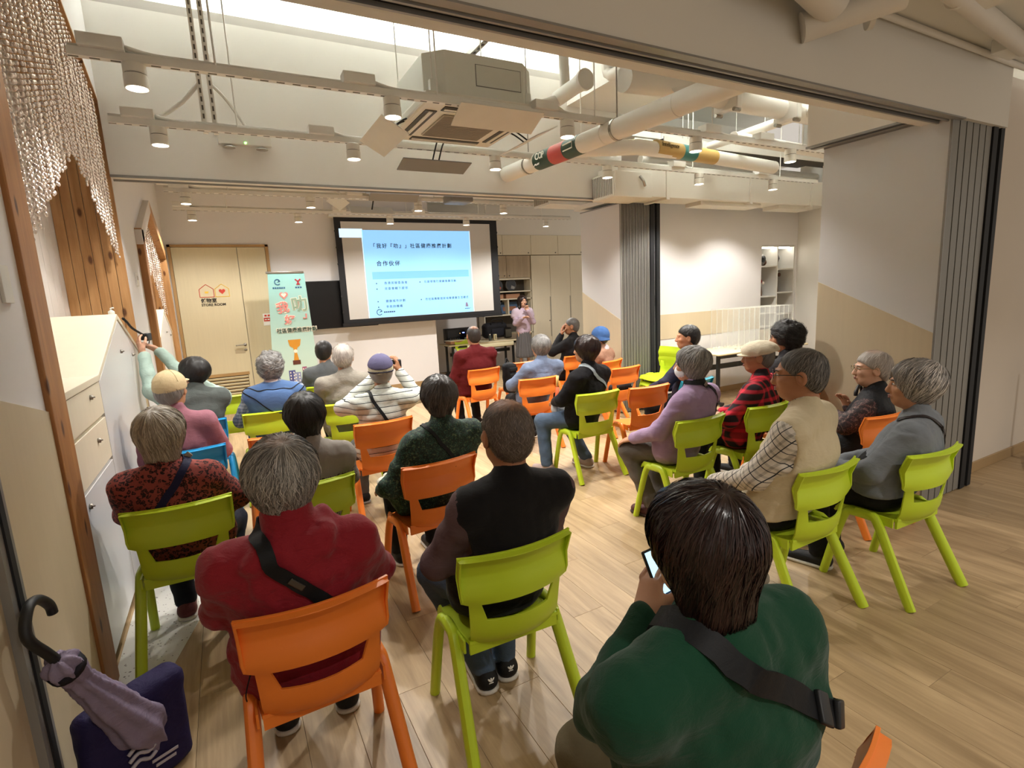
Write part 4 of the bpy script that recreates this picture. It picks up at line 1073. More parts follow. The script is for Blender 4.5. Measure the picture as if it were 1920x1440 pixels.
def cloth(name, col, rough=.85, var=.12, bmp=.3, sheen=.0, scale=7):
    if name in MATS: return MATS[name]
    m, nt, b = _nt(name); v = coords(nt); c = lin(col)
    f = noise(nt, v, scale, 4)
    nt.links.new(mixcol(nt, f, tuple(x * (1 - var) for x in c), tuple(min(1, x * (1 + var)) for x in c)), b.inputs['Base Color'])
    b.inputs['Roughness'].default_value = rough; b.inputs['Specular IOR Level'].default_value = .25
    if sheen: b.inputs['Sheen Weight'].default_value = sheen; b.inputs['Sheen Roughness'].default_value = .5
    w = math_(nt, 'ADD', noise(nt, coords(nt, (1, 1, 2.2)), 16, 4, .55, 1.2), math_(nt, 'MULTIPLY', noise(nt, v, 500, 1), .12))
    bump(nt, b, w, bmp, .012)
    MATS[name] = m; return m
def stripes(name, base, bands, period, axis=2, rough=.85, wob=.0):
    m, nt, b = _nt(name); v = coords(nt); s = sep(nt, v)[axis]
    s = math_(nt, 'ADD', s, math_(nt, 'MULTIPLY', noise(nt, v, 6, 2), wob))
    fr = math_(nt, 'FRACT', math_(nt, 'DIVIDE', s, period))
    stops = [(0, lin(base))]
    for p, w, c in bands: stops += [(p, lin(c)), (p + w, lin(base))]
    nt.links.new(ramp(nt, fr, stops, 'CONSTANT'), b.inputs['Base Color']); b.inputs['Roughness'].default_value = rough
    bump(nt, b, noise(nt, v, 14, 4, .55, 1.0), .35, .012); return m
def plaid(name, base, c1, c2, period, w=.18, rot=0.0, soft=False, plane='xz'):
    m, nt, b = _nt(name); v = coords(nt, rot=(0, 0, 0)); sx = sep(nt, v); out = lin(base)
    x = math_(nt, 'ADD', sx[0], math_(nt, 'MULTIPLY', sx[1], .55)) if plane == 'xz' else math_(nt, 'ADD', sx[1], math_(nt, 'MULTIPLY', sx[0], .4)); z = sx[2]
    if rot:
        x, z = math_(nt, 'ADD', math_(nt, 'MULTIPLY', x, math.cos(rot)), math_(nt, 'MULTIPLY', z, math.sin(rot))), math_(nt, 'SUBTRACT', math_(nt, 'MULTIPLY', z, math.cos(rot)), math_(nt, 'MULTIPLY', x, math.sin(rot)))
    def band(s, off, ww):
        fr = math_(nt, 'FRACT', math_(nt, 'ADD', math_(nt, 'DIVIDE', s, period), off))
        return ramp(nt, fr, [(0, 1.0), (ww, 0.0)], 'LINEAR' if soft else 'CONSTANT') if not soft else ramp(nt, fr, [(0, 0.0), (.1, 1.0), (ww, 1.0), (ww + .1, 0.0)])
    a = band(x, .1, w); c = band(z, .3, w)
    col = mixcol(nt, math_(nt, 'MULTIPLY', math_(nt, 'ADD', a, c), .5), lin(base), lin(c1))
    if c2:
        a2 = band(x, .45, w * .35); b2 = band(z, .65, w * .35)
        col = mixcol(nt, math_(nt, 'MAXIMUM', a2, b2), col, lin(c2))
    nt.links.new(col, b.inputs['Base Color']); b.inputs['Roughness'].default_value = .85
    bump(nt, b, noise(nt, v, 14, 4, .55, 1.0), .35, .012); return m
def leopard(name, base, spot, scale):
    m, nt, b = _nt(name); v = coords(nt); vo = nt.nodes.new('ShaderNodeTexVoronoi'); vo.inputs['Scale'].default_value = scale
    nz = nt.nodes.new('ShaderNodeTexNoise'); nz.inputs['Scale'].default_value = scale * .6; nt.links.new(v, nz.inputs['Vector'])
    mx = nt.nodes.new('ShaderNodeMix'); mx.data_type = 'VECTOR'; mx.inputs[0].default_value = .03; nt.links.new(v, mx.inputs[4]); nt.links.new(nz.outputs['Color'], mx.inputs[5])
    nt.links.new(mx.outputs[1], vo.inputs['Vector'])
    ring = ramp(nt, vo.outputs['Distance'], [(.0, .55), (.22, .55), (.30, 1.0), (.46, 1.0), (.54, 0.0)])
    gap = ramp(nt, noise(nt, v, scale * 1.1, 1), [(.36, 0.0), (.42, 1.0)])
    col = mixcol(nt, math_(nt, 'MULTIPLY', ring, gap), lin(base), lin(spot))
    nt.links.new(col, b.inputs['Base Color']); b.inputs['Roughness'].default_value = .9
    bump(nt, b, noise(nt, v, 14, 4, .55, 1.0), .3, .012); return m
def floral(name, base, c1, c2, scale=55):
    m, nt, b = _nt(name); v = coords(nt); f = noise(nt, v, scale, 3, .6, 1.5); g = noise(nt, v, scale * .5, 3, .6, 2.0)
    col = mixcol(nt, ramp(nt, f, [(.53, 0.0), (.58, 1.0)]), lin(base), lin(c1)); col = mixcol(nt, ramp(nt, g, [(.58, 0.0), (.63, 1.0)]), col, lin(c2))
    nt.links.new(col, b.inputs['Base Color']); b.inputs['Roughness'].default_value = .75
    bump(nt, b, noise(nt, v, 14, 4, .55, 1.0), .35, .012); return m
def zsplit(name, m_top, m_bot, z, seamcol=None):
    """lower part of a garment printed differently"""
    return m_top

SHOE_SOLE = M('sole_white', '#c9c4ba', .6); SHOE_BLK = cloth('shoe_black', '#191919', .6); LEATHER = cloth('strap_black', '#141517', .6, .1, .15)
EYEW = M('eye_white', '#d8d0c8', .2); EYEB = M('eye_iris', '#20140e', .2); LIP = M('lip', '#8f5a4e', .5)
GLASSF = M('glasses_frame', '#2a211d', .3); MASK = cloth('face_mask', '#dfe3e8', .8)

# ------------------------------------------------------------------ heads (head space: origin between the ears, +Y face)
def head_sdf(P, s=1.0, fem=False):
    d = ell(P, (0, -.016, .030), (.077, .096, .086))
    d = smin(d, ell(P, (0, .022, -.022), (.063, .072, .088)), .03)
    d = smin(d, ell(P, (0, .040, -.078), (.043 if fem else .048, .046, .036)), .03)
    d = smin(d, cone(P, (0, .092, .012), (0, .106, -.026), .007, .012), .012)
    d = smin(d, ell(P, (0, .101, -.031), (.017, .012, .010)), .010)
    for sx in (-1, 1):
        d = smin(d, ell(P, (sx * .038, .058, -.022), (.026, .030, .022)), .02)      # cheek
        d = smax(d, -ell(P, (sx * .032, .100, .010), (.017, .016, .010)), .014)     # eye socket
        d = smin(d, ell(P, (sx * .031, .080, .010), (.014, .012, .010)), .006)      # eyeball under lid
        d = smin(d, cone(P, (sx * .015, .092, .027), (sx * .045, .080, .028), .006, .005), .012)  # brow
        e = ell(P, (sx * .080, -.008, -.006), (.010, .022, .034)); e = smax(e, -ell(P, (sx * .091, -.002, -.004), (.008, .012, .020)), .006)
        d = smin(d, e, .010)
    d = smin(d, cone(P, (-.018, .092, -.058), (.018, .092, -.058), .007, .007), .008)
    d = smax(d, -cone(P, (-.020, .102, -.0585), (.020, .102, -.0585), .0022, .0022), .003)
    d = smin(d, cone(P, (0, -.022, -.06), (0, -.035, -.20), .053 if not fem else .047, .060), .035)
    return d
def hair_sdf(style, ln=.12):
    def skull(P, t, ty=0): return ell(P, (0, -.018, .030), (.077 + t, .096 + t + ty, .086 + t))
    def face_cut(P, w=.066, top=.055, back=.03):
        return ell(P, (0, back + .13, -.08 + top - .03), (w, .13, .115))
    def f(P):
        y, z, x = P[..., 1], P[..., 2], P[..., 0]
        if style == 'short':
            d = skull(P, .013); d = smin(d, ell(P, (0, -.05, -.02), (.078, .065, .075)), .03)
            lim = -(z - y * .95 + .028) * .7 + .012 * np.abs(x) / .08
            d = smax(d, lim, .012); d = smax(d, -ell(P, (0, .13, -.02), (.07, .075, .085)), .01)
            for sx in (-1, 1): d = smax(d, -ell(P, (sx * .09, .0, -.02), (.022, .024, .042)), .008)
            return near(d, P, lambda Q: .0018 * vnoise(Q, 60))
        if style == 'buzz':
            d = skull(P, .006); d = smin(d, ell(P, (0, -.05, -.02), (.073, .060, .072)), .03)
            lim = -(z - y * .95 + .026) * .7
            d = smax(d, lim, .01); d = smax(d, -ell(P, (0, .13, -.0), (.072, .08, .09)), .008)
            for sx in (-1, 1): d = smax(d, -ell(P, (sx * .09, .0, -.02), (.024, .026, .044)), .006)
            return near(d, P, lambda Q: .0008 * vnoise(Q, 90))
        if style in ('bob', 'crop', 'long'):
            d = skull(P, .022, .006)
            d = smin(d, cone(P, (0, -.028, .01), (0, -.030 - (.02 if style == 'long' else 0), -ln), .090, .070 if style != 'crop' else .052, 1.04), .04)
            d = smax(d, -ell(P, (0, .145, -.045), (.068, .118, .125)), .015)
            if style != 'long': d = smax(d, -(z + ln + .012 * np.abs(x) / .08), .008)
            if style == 'long':
                d = smax(d, -ell(P, (0, .11, -.16), (.062, .14, .14)), .02)
                d = smax(d, -(z + ln), .01)
            return near(d, P, lambda Q: .0035 * vnoise(Q * A(1, 1, .25), 55) + .003 * vnoise(Q * A(1, 1, .4), 24))
        if style == 'perm':
            d = skull(P, .030, .004); d = smin(d, ell(P, (0, -.045, -.03), (.092, .080, .085)), .03)
            d = smax(d, -ell(P, (0, .15, -.05), (.072, .12, .12)), .015); d = smax(d, -(z + .105), .015)
            return near(d, P, lambda Q: .012 * vnoise(Q, 28) + .006 * vnoise(Q, 60))
        return skull(P, .01)
    return f
def strands(fn, n, length, width, mat, parent, mw, crown=(0, -.045, .11), lift=.002, seed=3, name='hair_strands', wav=.0, kp=7):
    rs = np.random.RandomState(seed); c = np.array(crown); c = c / np.linalg.norm(c)
    e1 = np.cross(c, (1, 0, 0)); e1 /= np.linalg.norm(e1); e2 = np.cross(c, e1)
    phi = rs.rand(n) * 2 * np.pi; th0 = np.arccos(1 - rs.rand(n) * 1.75) * .96
    ks = np.arange(kp) / (kp - 1)
    TH = th0[:, None] + ks[None] * length * (.6 + .8 * rs.rand(n))[:, None]
    PH = phi[:, None] + (rs.rand(n) - .5)[:, None] * ks[None] * .35 + wav * np.sin(ks[None] * 6 + rs.rand(n)[:, None] * 6)
    D = np.cos(TH)[..., None] * c + np.sin(TH)[..., None] * (np.cos(PH)[..., None] * e1 + np.sin(PH)[..., None] * e2)
    rr = np.linspace(.06, .30, 28).astype(f32)
    org = A(0, -.025, -.005)
    S = fn((org + D[:, :, None, :] * rr[None, None, :, None]).astype(f32))
    ins = S < 0; has = ins.any(-1)
    last = (ins.shape[-1] - 1) - np.argmax(ins[..., ::-1], -1)
    l2 = np.minimum(last + 1, len(rr) - 1)
    s0 = np.take_along_axis(S, last[..., None], -1)[..., 0]; s1 = np.take_along_axis(S, l2[..., None], -1)[..., 0]
    t = np.clip(s0 / np.where(s0 - s1 == 0, -1e-6, s0 - s1), 0, 1)
    rad = rr[last] + t * (rr[1] - rr[0])
    Pt = org + D * (rad + lift * (.2 + rs.rand(n)[:, None]) + .0)[..., None]
    ok = has.all(1) & (np.abs(np.diff(rad, axis=1)).max(1) < .035)
    Pt = Pt[ok]; Dn = D[ok]; m = len(Pt)
    T = np.gradient(Pt, axis=1); sd = np.cross(T, Dn); sd /= np.linalg.norm(sd, axis=-1, keepdims=True) + 1e-9
    w = width * (.5 + rs.rand(m))[:, None] * np.sin(np.clip(ks * .9 + .1, 0, 1) * np.pi)[None] ** .5
    tilt = (rs.rand(m) - .5)[:, None, None] * 1.2
    sd = sd + Dn * tilt; sd /= np.linalg.norm(sd, axis=-1, keepdims=True)
    L = Pt - sd * w[..., None]; Rr = Pt + sd * w[..., None]
    V = np.stack([L, Rr], 2).reshape(-1, 3)
    base = (np.arange(m) * kp * 2)[:, None] + (np.arange(kp - 1) * 2)[None]
    F = np.stack([base, base + 1, base + 3, base + 2], -1).reshape(-1, 4)
    o = obj_np(name, V, F, mat, parent, mw); o['kind'] = 'stuff'
    tn = np.repeat(rs.rand(m) ** 1.2, kp * 2).astype(f32); at_ = o.data.attributes.new('tone', 'FLOAT', 'POINT'); at_.data.foreach_set('value', tn)
    return o

def hand_sdf(side, curl, spread=.0, thumb=.5):
    """hand space: wrist at 0, +Y fingers, palm facing -Z. side -1 left / +1 right (thumb on -side of x)"""
    segs = []
    ts = -side
    for k, (bx, L) in enumerate(((-.030, .066), (-.010, .076), (.010, .071), (.029, .055))):
        bx *= side; p = np.array([bx, .088 - abs(bx) * .2, .0]); ang = 0.0
        dx = bx * spread
        cl = curl[k] if isinstance(curl, (list, tuple)) else curl
        for j_, (fr_, r0_, r1_) in enumerate(((.45, .0090, .0082), (.32, .0082, .0075), (.23, .0075, .0062))):
            ang += cl * (.55, 1.0, .6)[j_]
            q = p + L * fr_ * np.array([dx * 4, math.cos(ang), -math.sin(ang)])
            segs.append((p, q, r0_, r1_)); p = q
    t0 = np.array([ts * .026, .022, -.006]); t1 = t0 + np.array([ts * .026, .030, -.010 - .012 * thumb]); t2 = t1 + np.array([ts * .008, .026, -.006 - .016 * thumb]); t3 = t2 + np.array([-ts * .004, .018, -.006])
    def f(P):
        d = cone(P, (0, .012, 0), (0, .070, .001), .017, .0145, 2.35)
        d = smin(d, cone(P, (0, -.05, 0), (0, .012, 0), .0215, .020, 1.25), .015)
        d = smin(d, cone(P, t0, t1, .013, .0115), .012); d = smin(d, cone(P, t1, t2, .0108, .0092), .004); d = smin(d, cone(P, t2, t3, .0092, .0075), .003)
        for a, b_, r0_, r1_ in segs: d = smin(d, cone(P, a, b_, r0_, r1_), .0035)
        return d
    return f
def frame(o, ydir, zdir):
    y = Vector(ydir).normalized(); z = Vector(zdir); z = (z - y * z.dot(y)); z = z.normalized() if z.length > 1e-4 else y.orthogonal().normalized()
    x = y.cross(z); return Matrix(((x.x, y.x, z.x, o[0]), (x.y, y.y, z.y, o[1]), (x.z, y.z, z.z, o[2]), (0, 0, 0, 1)))
def xf(M4, V):
    m = np.array(M4); return V @ m[:3, :3].T + m[:3, 3]
def transform(fn, M4, s=1.0):
    inv = np.array(M4.inverted(), f32)
    return lambda P: fn((P @ inv[:3, :3].T + inv[:3, 3]) / s) * s

# ------------------------------------------------------------------ a person
PEOPLE = {}
def person(label, x, y, rot, head, yaw=0, pitch=0, roll=0, hair='short', hairm=None, hlen=.12, skinm='a', fem=False, top=None, vest=None, trousers=None,
           shoes=None, sole=None, arms=None, w=1.0, girth=1.0, vox=.012, hs=1.0, collar=True, hood=None, seat=True, strand=600, swidth=.0009, hands=None, hem=None,
           knees=None, feet=None, coll_mat=None, eyes=False, seed=1, slen=.55, fold=1.0, sleeve=1.0, long_coat=False, skirt=None, extra_top=None, crown=(0, -.045, .11), lift=.002, hip_y=None, wav=0.0, slouch=.025, hem_z=.44):
    """all coordinates local to the seat: origin on the floor under the hips, +Y ahead"""
    o = empty('person', (x, y, 0), R(rot), label, 'person')
    if hip_y is None: hip_y = .118 * girth - .066 if seat else -.01
    hd = Vector(head); HM = Matrix.Translation(hd) @ Euler((R(pitch), R(roll), R(yaw)), 'XYZ').to_matrix().to_4x4() @ Matrix.Scale(hs, 4)
    nb = hd + Vector((0, -.035, -.165 * hs - .012)); hipc = Vector((0, hip_y, .555 if seat else .90))
    ch = hipc.lerp(nb, .62) + Vector((0, -slouch, 0)); wa = hipc.lerp(nb, .28) + Vector((0, -slouch * .6, 0))
    shw = (.160 if fem else .178) * w; sz = nb.z - .055
    sh = {s: Vector((nb.x + s * shw, nb.y - .005, sz)) for s in (-1, 1)}
    arms = arms or {}
    el, wr = {}, {}
    for s in (-1, 1):
        a = arms.get(s)
        if a is None:
            el[s] = Vector((hipc.x + s * (.225 * w + .01), hipc.y + .02, .70)); wr[s] = Vector((hipc.x + s * .12, hipc.y + .22, .635))
        else: el[s] = Vector(a[0]); wr[s] = Vector(a[1])
    kn = knees or {s: (s * .115, .37, .475) for s in (-1, 1)}
    ft = feet or {s: (s * .12, .36, .0) for s in (-1, 1)}
    if not seat:
        kn = knees or {s: (s * .085, .02, .48) for s in (-1, 1)}; ft = feet or {s: (s * .09, .0, 0) for s in (-1, 1)}
    g = girth
    def torso(P, inf=0.0):
        d = cone(P, hipc, wa, (.118 * g + inf), (.106 * g + inf), 1.42 * w)
        d = smin(d, cone(P, wa, ch, (.106 * g + inf), (.108 * g + inf), 1.40 * w), .05)
        d = smin(d, cone(P, ch, nb - Vector((0, .0, .05)), (.108 * g + inf), .070 + inf, 1.35 * w), .06)
        for s in (-1, 1): d = smin(d, cone(P, nb - Vector((0, -.0, .012)), sh[s], .050 + inf, .062 + inf), .06)
        return d
    def arm(P, s, inf=0.0, end=1.0):
        e = el[s].lerp(wr[s], end)
        d = cone(P, sh[s], el[s], .060 + inf, .046 + inf); return smin(d, cone(P, el[s], e, .047 + inf, .033 + inf), .03)
    def legs(P, inf=0.0):
        d = None
        for s in (-1, 1):
            hp = Vector((hipc.x + s * .085, hipc.y + .02, hipc.z - .035)); k = Vector(kn[s]); an = Vector(ft[s]) + Vector((0, -.02, .085))
            a = smin(cone(P, hp, k, .083 + inf, .060 + inf), cone(P, k, an, .058 + inf, .043 + inf), .03)
            d = a if d is None else smin(d, a, .02)
        return smin(d, cone(P, hipc - Vector((0, 0, .02)), hipc + Vector((0, 0, .06)), .108 * g + inf, .105 * g + inf, 1.38 * w), .05)
    sk = SK[skinm]
    # ---- body: skin, one mesh
    Vs, Fs, n = [], [], 0
    def addpart(V, F):
        nonlocal n
        Vs.append(V); Fs.append(F + n); n += len(V)
    hv = .0055 if strand > 300 else .008
    V, F = surf(lambda P: head_sdf(P, 1, fem), (-.105, -.13, -.21), (.105, .135, .13), hv); addpart(xf(HM, V), F)
    hands = hands or {}
    for s in (-1, 1):
        hspec = hands.get(s, {})
        dr = Vector(hspec.get('dir', (wr[s] - el[s]).normalized())); up = Vector(hspec.get('up', (s * .25, 0, 1)))
        HMt = frame(wr[s] + dr.normalized() * .012, dr, up)
        V, F = surf(hand_sdf(s, hspec.get('curl', .35), hspec.get('spread', .0), hspec.get('thumb', .4)), (-.085, -.06, -.13), (.085, .19, .045), .0046 if vox < .013 or hspec else .007)
        addpart(xf(HMt, V), F)
    def inner(P):
        d = torso(P, -.018); d = smin(d, smin(arm(P, -1, -.012), arm(P, 1, -.012), 0), .03); d = smin(d, legs(P, -.016), .03)
        return smin(d, cone(P, nb - Vector((0, 0, .03)), hd + Vector((0, -.02, -.06)), .05, .045), .03)
    allp = [hipc, nb, hd] + [sh[s] for s in (-1, 1)] + [el[s] for s in (-1, 1)] + [wr[s] for s in (-1, 1)]
    lowp = [Vector(kn[s]) for s in (-1, 1)] + [Vector(ft[s]) for s in (-1, 1)]
    def bounds(pts, m): return [min(p[i] for p in pts) - m for i in range(3)], [max(p[i] for p in pts) + m for i in range(3)]
    lo, hi = bounds(allp[:2] + allp[3:] + lowp, .20); hi[2] = max(hi[2], nb.z + .05); lo[2] = max(lo[2], .03)
    V, F = surf(inner, lo, hi, .024); addpart(V, F)
    body = obj_np('body', np.concatenate(Vs), np.concatenate(Fs), sk, o)
    # ---- garment for the upper body
    fx = fold
    def foldn(P, k=1.0):
        q = P * A(1, 1, 1.9)
        return fx * k * (.0060 * vnoise(q, 11, seed * 3.1) + .0035 * vnoise(P * A(1.8, 1, 1), 24, seed))
    def shirt(P):
        d = torso(P, .012); d = smin(d, smin(arm(P, -1, .011, sleeve), arm(P, 1, .011, sleeve), 0), .035)
        hz = hipc.z - .05
        d = smin(d, cone(P, hipc + Vector((0, 0, .02)), Vector((hipc.x, hipc.y + .01, hz)), .120 * g, .122 * g, 1.42 * w), .04)
        if collar: d = smin(d, cone(P, nb + Vector((0, .004, -.012)), (nb + Vector((0, .008, .05))).lerp(hd + Vector((0, -.03, -.10)), .35), .066, .060), .022)
        if extra_top is not None: d = extra_top(P, d, nb, sh)
        d = near(d, P, foldn)
        return smax(d, -(P[..., 2] - (hem_z if seat else .70)), .01)
    lo, hi = bounds(allp[:2] + allp[3:], .16); hi[2] = max(hi[2], nb.z + .10)
    V, F = surf(shirt, lo, hi, vox)
    tp = obj_np('top', V, F, top, o)
    if vest is not None:
        def vst(P):
            d = torso(P, .020)
            d = smin(d, cone(P, hipc + Vector((0, 0, .02)), Vector((hipc.x, hipc.y + .01, hipc.z - .04)), .128 * g, .130 * g, 1.44 * w), .04)
            for s in (-1, 1):
                d = smin(d, cone(P, nb - Vector((0, 0, .02)), sh[s] - Vector((s * .015, 0, .0)), .058, .064), .04)
                d = smax(d, -cone(P, sh[s] + Vector((s * .045, .02, .0)), sh[s] + Vector((s * .05, .02, -.14)), .062, .058), .012)
            if collar: d = smin(d, cone(P, nb + Vector((0, -.006, -.012)), nb + Vector((0, .0, .05)), .072, .067), .02)
            d = smax(d, -ell(P, nb + Vector((0, .075, .0)), (.05, .07, .13)), .01)
            return smax(near(d, P, lambda Q: foldn(Q, .7)), -(P[..., 2] - hem_z), .01)
        V, F = surf(vst, lo, hi, vox); obj_np('vest', V, F, vest, o)
    if trousers is not None and skirt is None:
        pts = lowp + [hipc]; lo2, hi2 = bounds(pts, .17); lo2[2] = max(.035, lo2[2])
        def trs(P): return smax(near(legs(P, .012), P, lambda Q: foldn(Q, .9)), -(P[..., 2] - .075), .008)
        V, F = surf(trs, lo2, hi2, max(vox, .011)); obj_np('trousers', V, F, trousers, o)
    if skirt is not None:
        def skt(P):
            d = cone(P, hipc + Vector((0, 0, .05)), Vector((0, .02, .35)), .105, .17, 1.2)
            a = np.arctan2(P[..., 0], P[..., 1] - .0)
            return smax(d + .008 * np.sin(a * 16), -(P[..., 2] - .30), .008)
        V, F = surf(skt, (-.34, -.3, .28), (.34, .3, 1.08), .010); obj_np('skirt', V, F, skirt, o)
    # ---- shoes
    for s in (-1, 1):
        f0 = Vector(ft[s]); an = Vector(kn[s]) - f0; yawf = math.atan2(f0.x - hipc.x, 2.2) * -1.0
        MS = Matrix.Translation(f0) @ Matrix.Rotation(yawf, 4, 'Z')
        def sho(P):
            d = cone(P, (0, -.055, .046), (0, .125, .034), .042, .032, 1.12)
            d = smin(d, cone(P, (0, -.04, .05), (0, -.03, .095), .042, .040), .02)
            d = smax(d, -cone(P, (0, -.03, .09), (0, -.03, .14), .033, .034), .004)
            return smax(d, -(P[..., 2] - .018), .004)
        V, F = surf(sho, (-.07, -.12, .0), (.07, .19, .125), .008)
        so = obj_np('shoe', V, F, shoes or SHOE_BLK, o, MS)
        V, F = surf(lambda P: smax(smax(cone(P, (0, -.055, .02), (0, .127, .02), .045, .036, 1.15), P[..., 2] - .022, .004), -(P[..., 2] - .001), .003), (-.075, -.125, -.005), (.075, .195, .04), .009)
        obj_np('sole', V, F, sole or SHOE_SOLE, so)
    # ---- hair
    if hair:
        fn = hair_sdf(hair, hlen)
        V, F = surf(fn, (-.14, -.16, -max(hlen, .13) - .03), (.14, .13, .165), .0065 if strand > 300 else .009)
        h_ = obj_np('hair', V, F, hairm, o, HM)
        at_ = h_.data.attributes.new('tone', 'FLOAT', 'POINT'); at_.data.foreach_set('value', np.full(len(h_.data.vertices), .22 if strand > 300 else .4, f32))
        if strand: strands(fn, strand, slen, swidth, hairm, h_, None, crown, lift, seed, wav=wav)
    if eyes:
        for s in (-1, 1):
            e = MB().ball((s * .0315, .0845, .0095), (.0115, .0095, .0075), 10, 7).build('eye', EYEW, o, True); e.matrix_local = HM
            MB().ball((s * .0315, .0918, .0095), (.0052, .0035, .0055), 8, 6).build('iris', EYEB, e, True)
            b_ = MB().tube([(s * .014, .0965, .026), (s * .030, .0955, .0305), (s * .048, .083, .027)], [.003, .0035, .002], 6).build('eyebrow', hairm or EYEB, o, True); b_.matrix_local = HM
        l_ = MB().tube([(-.021, .0935, -.0575), (-.008, .1005, -.0545), (0, .1005, -.0560), (.008, .1005, -.0545), (.021, .0935, -.0575)], .0036, 6).tube([(-.019, .0935, -.060), (0, .100, -.0645), (.019, .0935, -.060)], .0042, 6).build('lips', LIP, o, True); l_.matrix_local = HM
    P_ = dict(o=o, HM=HM, shirt=shirt, nb=nb, sh=sh, el=el, wr=wr, hip=hipc, torso=torso)
    return P_
def glasses(p, m=None, lens=True):
    m = m or GLASSF; g_ = MB()
    for s in (-1, 1):
        pts = [(s * .033 + .0235 * math.cos(t), .1075 - .0035 * abs(math.cos(t)), .008 + .017 * math.sin(t)) for t in np.linspace(0, 2 * math.pi, 15)]
        g_.tube(pts, .0016, 6, False); g_.tube([(s * .056, .103, .012), (s * .080, .085, .014), (s * .086, .0, .012), (s * .084, -.02, -.006)], .0019, 6)
    g_.tube([(-.010, .1075, .012), (0, .110, .014), (.010, .1075, .012)], .0015, 6)
    o = g_.build('glasses', m, p['o'], True); o.matrix_local = p['HM']; return o
def part(p, nm, fn, lo, hi, vox, mat, headspace=True, parent=None):
    V, F = surf(fn, lo, hi, vox); return obj_np(nm, V, F, mat, parent or p['o'], p['HM'] if headspace and parent is None else None)
# ------------------------------------------------------------------ the audience
def two_tone(name, c_hi, base, spot, z):
    m, nt, b = _nt(name); v = coords(nt); s = sep(nt, v)[2]
    f = noise(nt, v, 38, 3, .6, 1.6); pr = mixcol(nt, ramp(nt, f, [(.52, 0.0), (.57, 1.0)]), lin(base), lin(spot))
    k = math_(nt, 'GREATER_THAN', math_(nt, 'ADD', s, math_(nt, 'MULTIPLY', noise(nt, v, 4, 2), .01)), z)
    nt.links.new(mixcol(nt, k, pr, lin(c_hi)), b.inputs['Base Color']); b.inputs['Roughness'].default_value = .9
    bump(nt, b, noise(nt, v, 14, 4, .55, 1.0), .3, .012); return m
JEANS = cloth('denim', '#47576b', .85, .22, .35, scale=12); NAVYT = cloth('navy_trousers', '#161a26', .85); BLKT = cloth('black_trousers', '#131315', .85); GREYT = cloth('grey_brown_trousers', '#605a54', .85); KHAKI = cloth('khaki_trousers', '#6d6650', .85)
H_BLOND = hairmat('hair_ash_grey', '#7d7365', '#cdc2ae'); H_SALT = hairmat('hair_salt_pepper', '#4e4b48', '#d2ccc4', .42, ((0, -.055, .105), .045, '#b08d7c', .65))
H_BUZZ = hairmat('hair_grey_buzz', '#473c36', '#94857a', .5, ((.008, -.015, .118), .070, '#b08266', .9)); H_BLK = hairmat('hair_black', '#0d0b0b', '#2b2624', .48); H_DKB = hairmat('hair_dark_brown', '#150d0c', '#3a2420', .30)
H_GREY = hairmat('hair_grey', '#4b4a4a', '#b9b5b0', .4); H_WHITE = hairmat('hair_white', '#968e87', '#e2dbd2', .45, ((0, -.01, .118), .05, '#c39a82', .5)); H_BALD = hairmat('hair_dark_balding', '#1d1816', '#4d443f', .5, ((0, -.045, .105), .05, '#a9775c', .97))
H_MID = hairmat('hair_grey_brown', '#2a2625', '#6e6763', .38); H_GB2 = hairmat('hair_silver_black', '#2f2c2b', '#ded6cd', .38); H_CUT = hairmat('hair_short_grey', '#333231', '#969089', .45)

# ---- 1 leopard print
p = person('woman with ash grey bob in a red leopard print jacket with navy strap', -.29, 3.0, -4, (-.03, -.02, 1.105), yaw=-14, hair='bob', hairm=H_BLOND, hlen=.115, skinm='a', fem=True,
           top=leopard('leopard_print', '#8c4038', '#1e0b0c', 58), trousers=NAVYT, shoes=cloth('shoe_maroon', '#5b2b2f', .6), w=1.03, girth=1.12, vox=.010, strand=2600, swidth=.0011, slen=.7,
           feet={-1: (-.1, .30, 0), 1: (.15, .26, 0)}, knees={-1: (-.13, .36, .475), 1: (.17, .38, .48)}, seed=2, lift=.003)
NAVYS = cloth('strap_navy', '#1a1b3d', .7, .1, .2)
s_, P, N = ribbon(p['shirt'], [(.07, .10, 1.0), (.075, .0, 1.02), (.05, -.12, .94), (-.06, -.16, .78), (-.2, -.14, .58)], .034, .003, 'bag_strap', NAVYS, p['o'])
MB().box(tuple(P[14] + N[14] * .004), (.042, .006, .030), rot=Matrix.Rotation(R(-40), 3, 'Y')).build('strap_buckle', STEEL, p['o'], bevel=.003)

# ---- 2 dark red jacket
REDJ = cloth('jacket_dark_red', '#8c1826', .75, .1, .45, .15)
def red_collar(P, d, nb, sh):
    d = smin(d, cone(P, (0, .06, .66), (0, .05, .47), .135, .165, 1.45), .05)
    d = smin(d, cone(P, nb + Vector((.075, -.01, -.005)), nb + Vector((.10, .03, .055)), .040, .028, 1.9, (0, 1, 0)), .035)
    d = smin(d, cone(P, nb + Vector((-.10, -.05, -.03)), nb + Vector((-.225, -.035, -.01)), .030, .008, 2.2, (0, 1, 0)), .02)
    d = smin(d, cone(P, nb + Vector((-.09, -.07, -.01)), nb + Vector((.09, -.06, .02)), .040, .042), .03)
    d = smin(d, cone(P, nb + Vector((0, -.012, .0)), nb + Vector((0, .0, .078)), .088, .080), .02)
    q = cone(P, nb + Vector((0, -.085, -.03)), nb + Vector((.0, -.095, -.21)), .030, .020, 4.4)     # hood lying flat on the back
    return smin(d, q, .012)
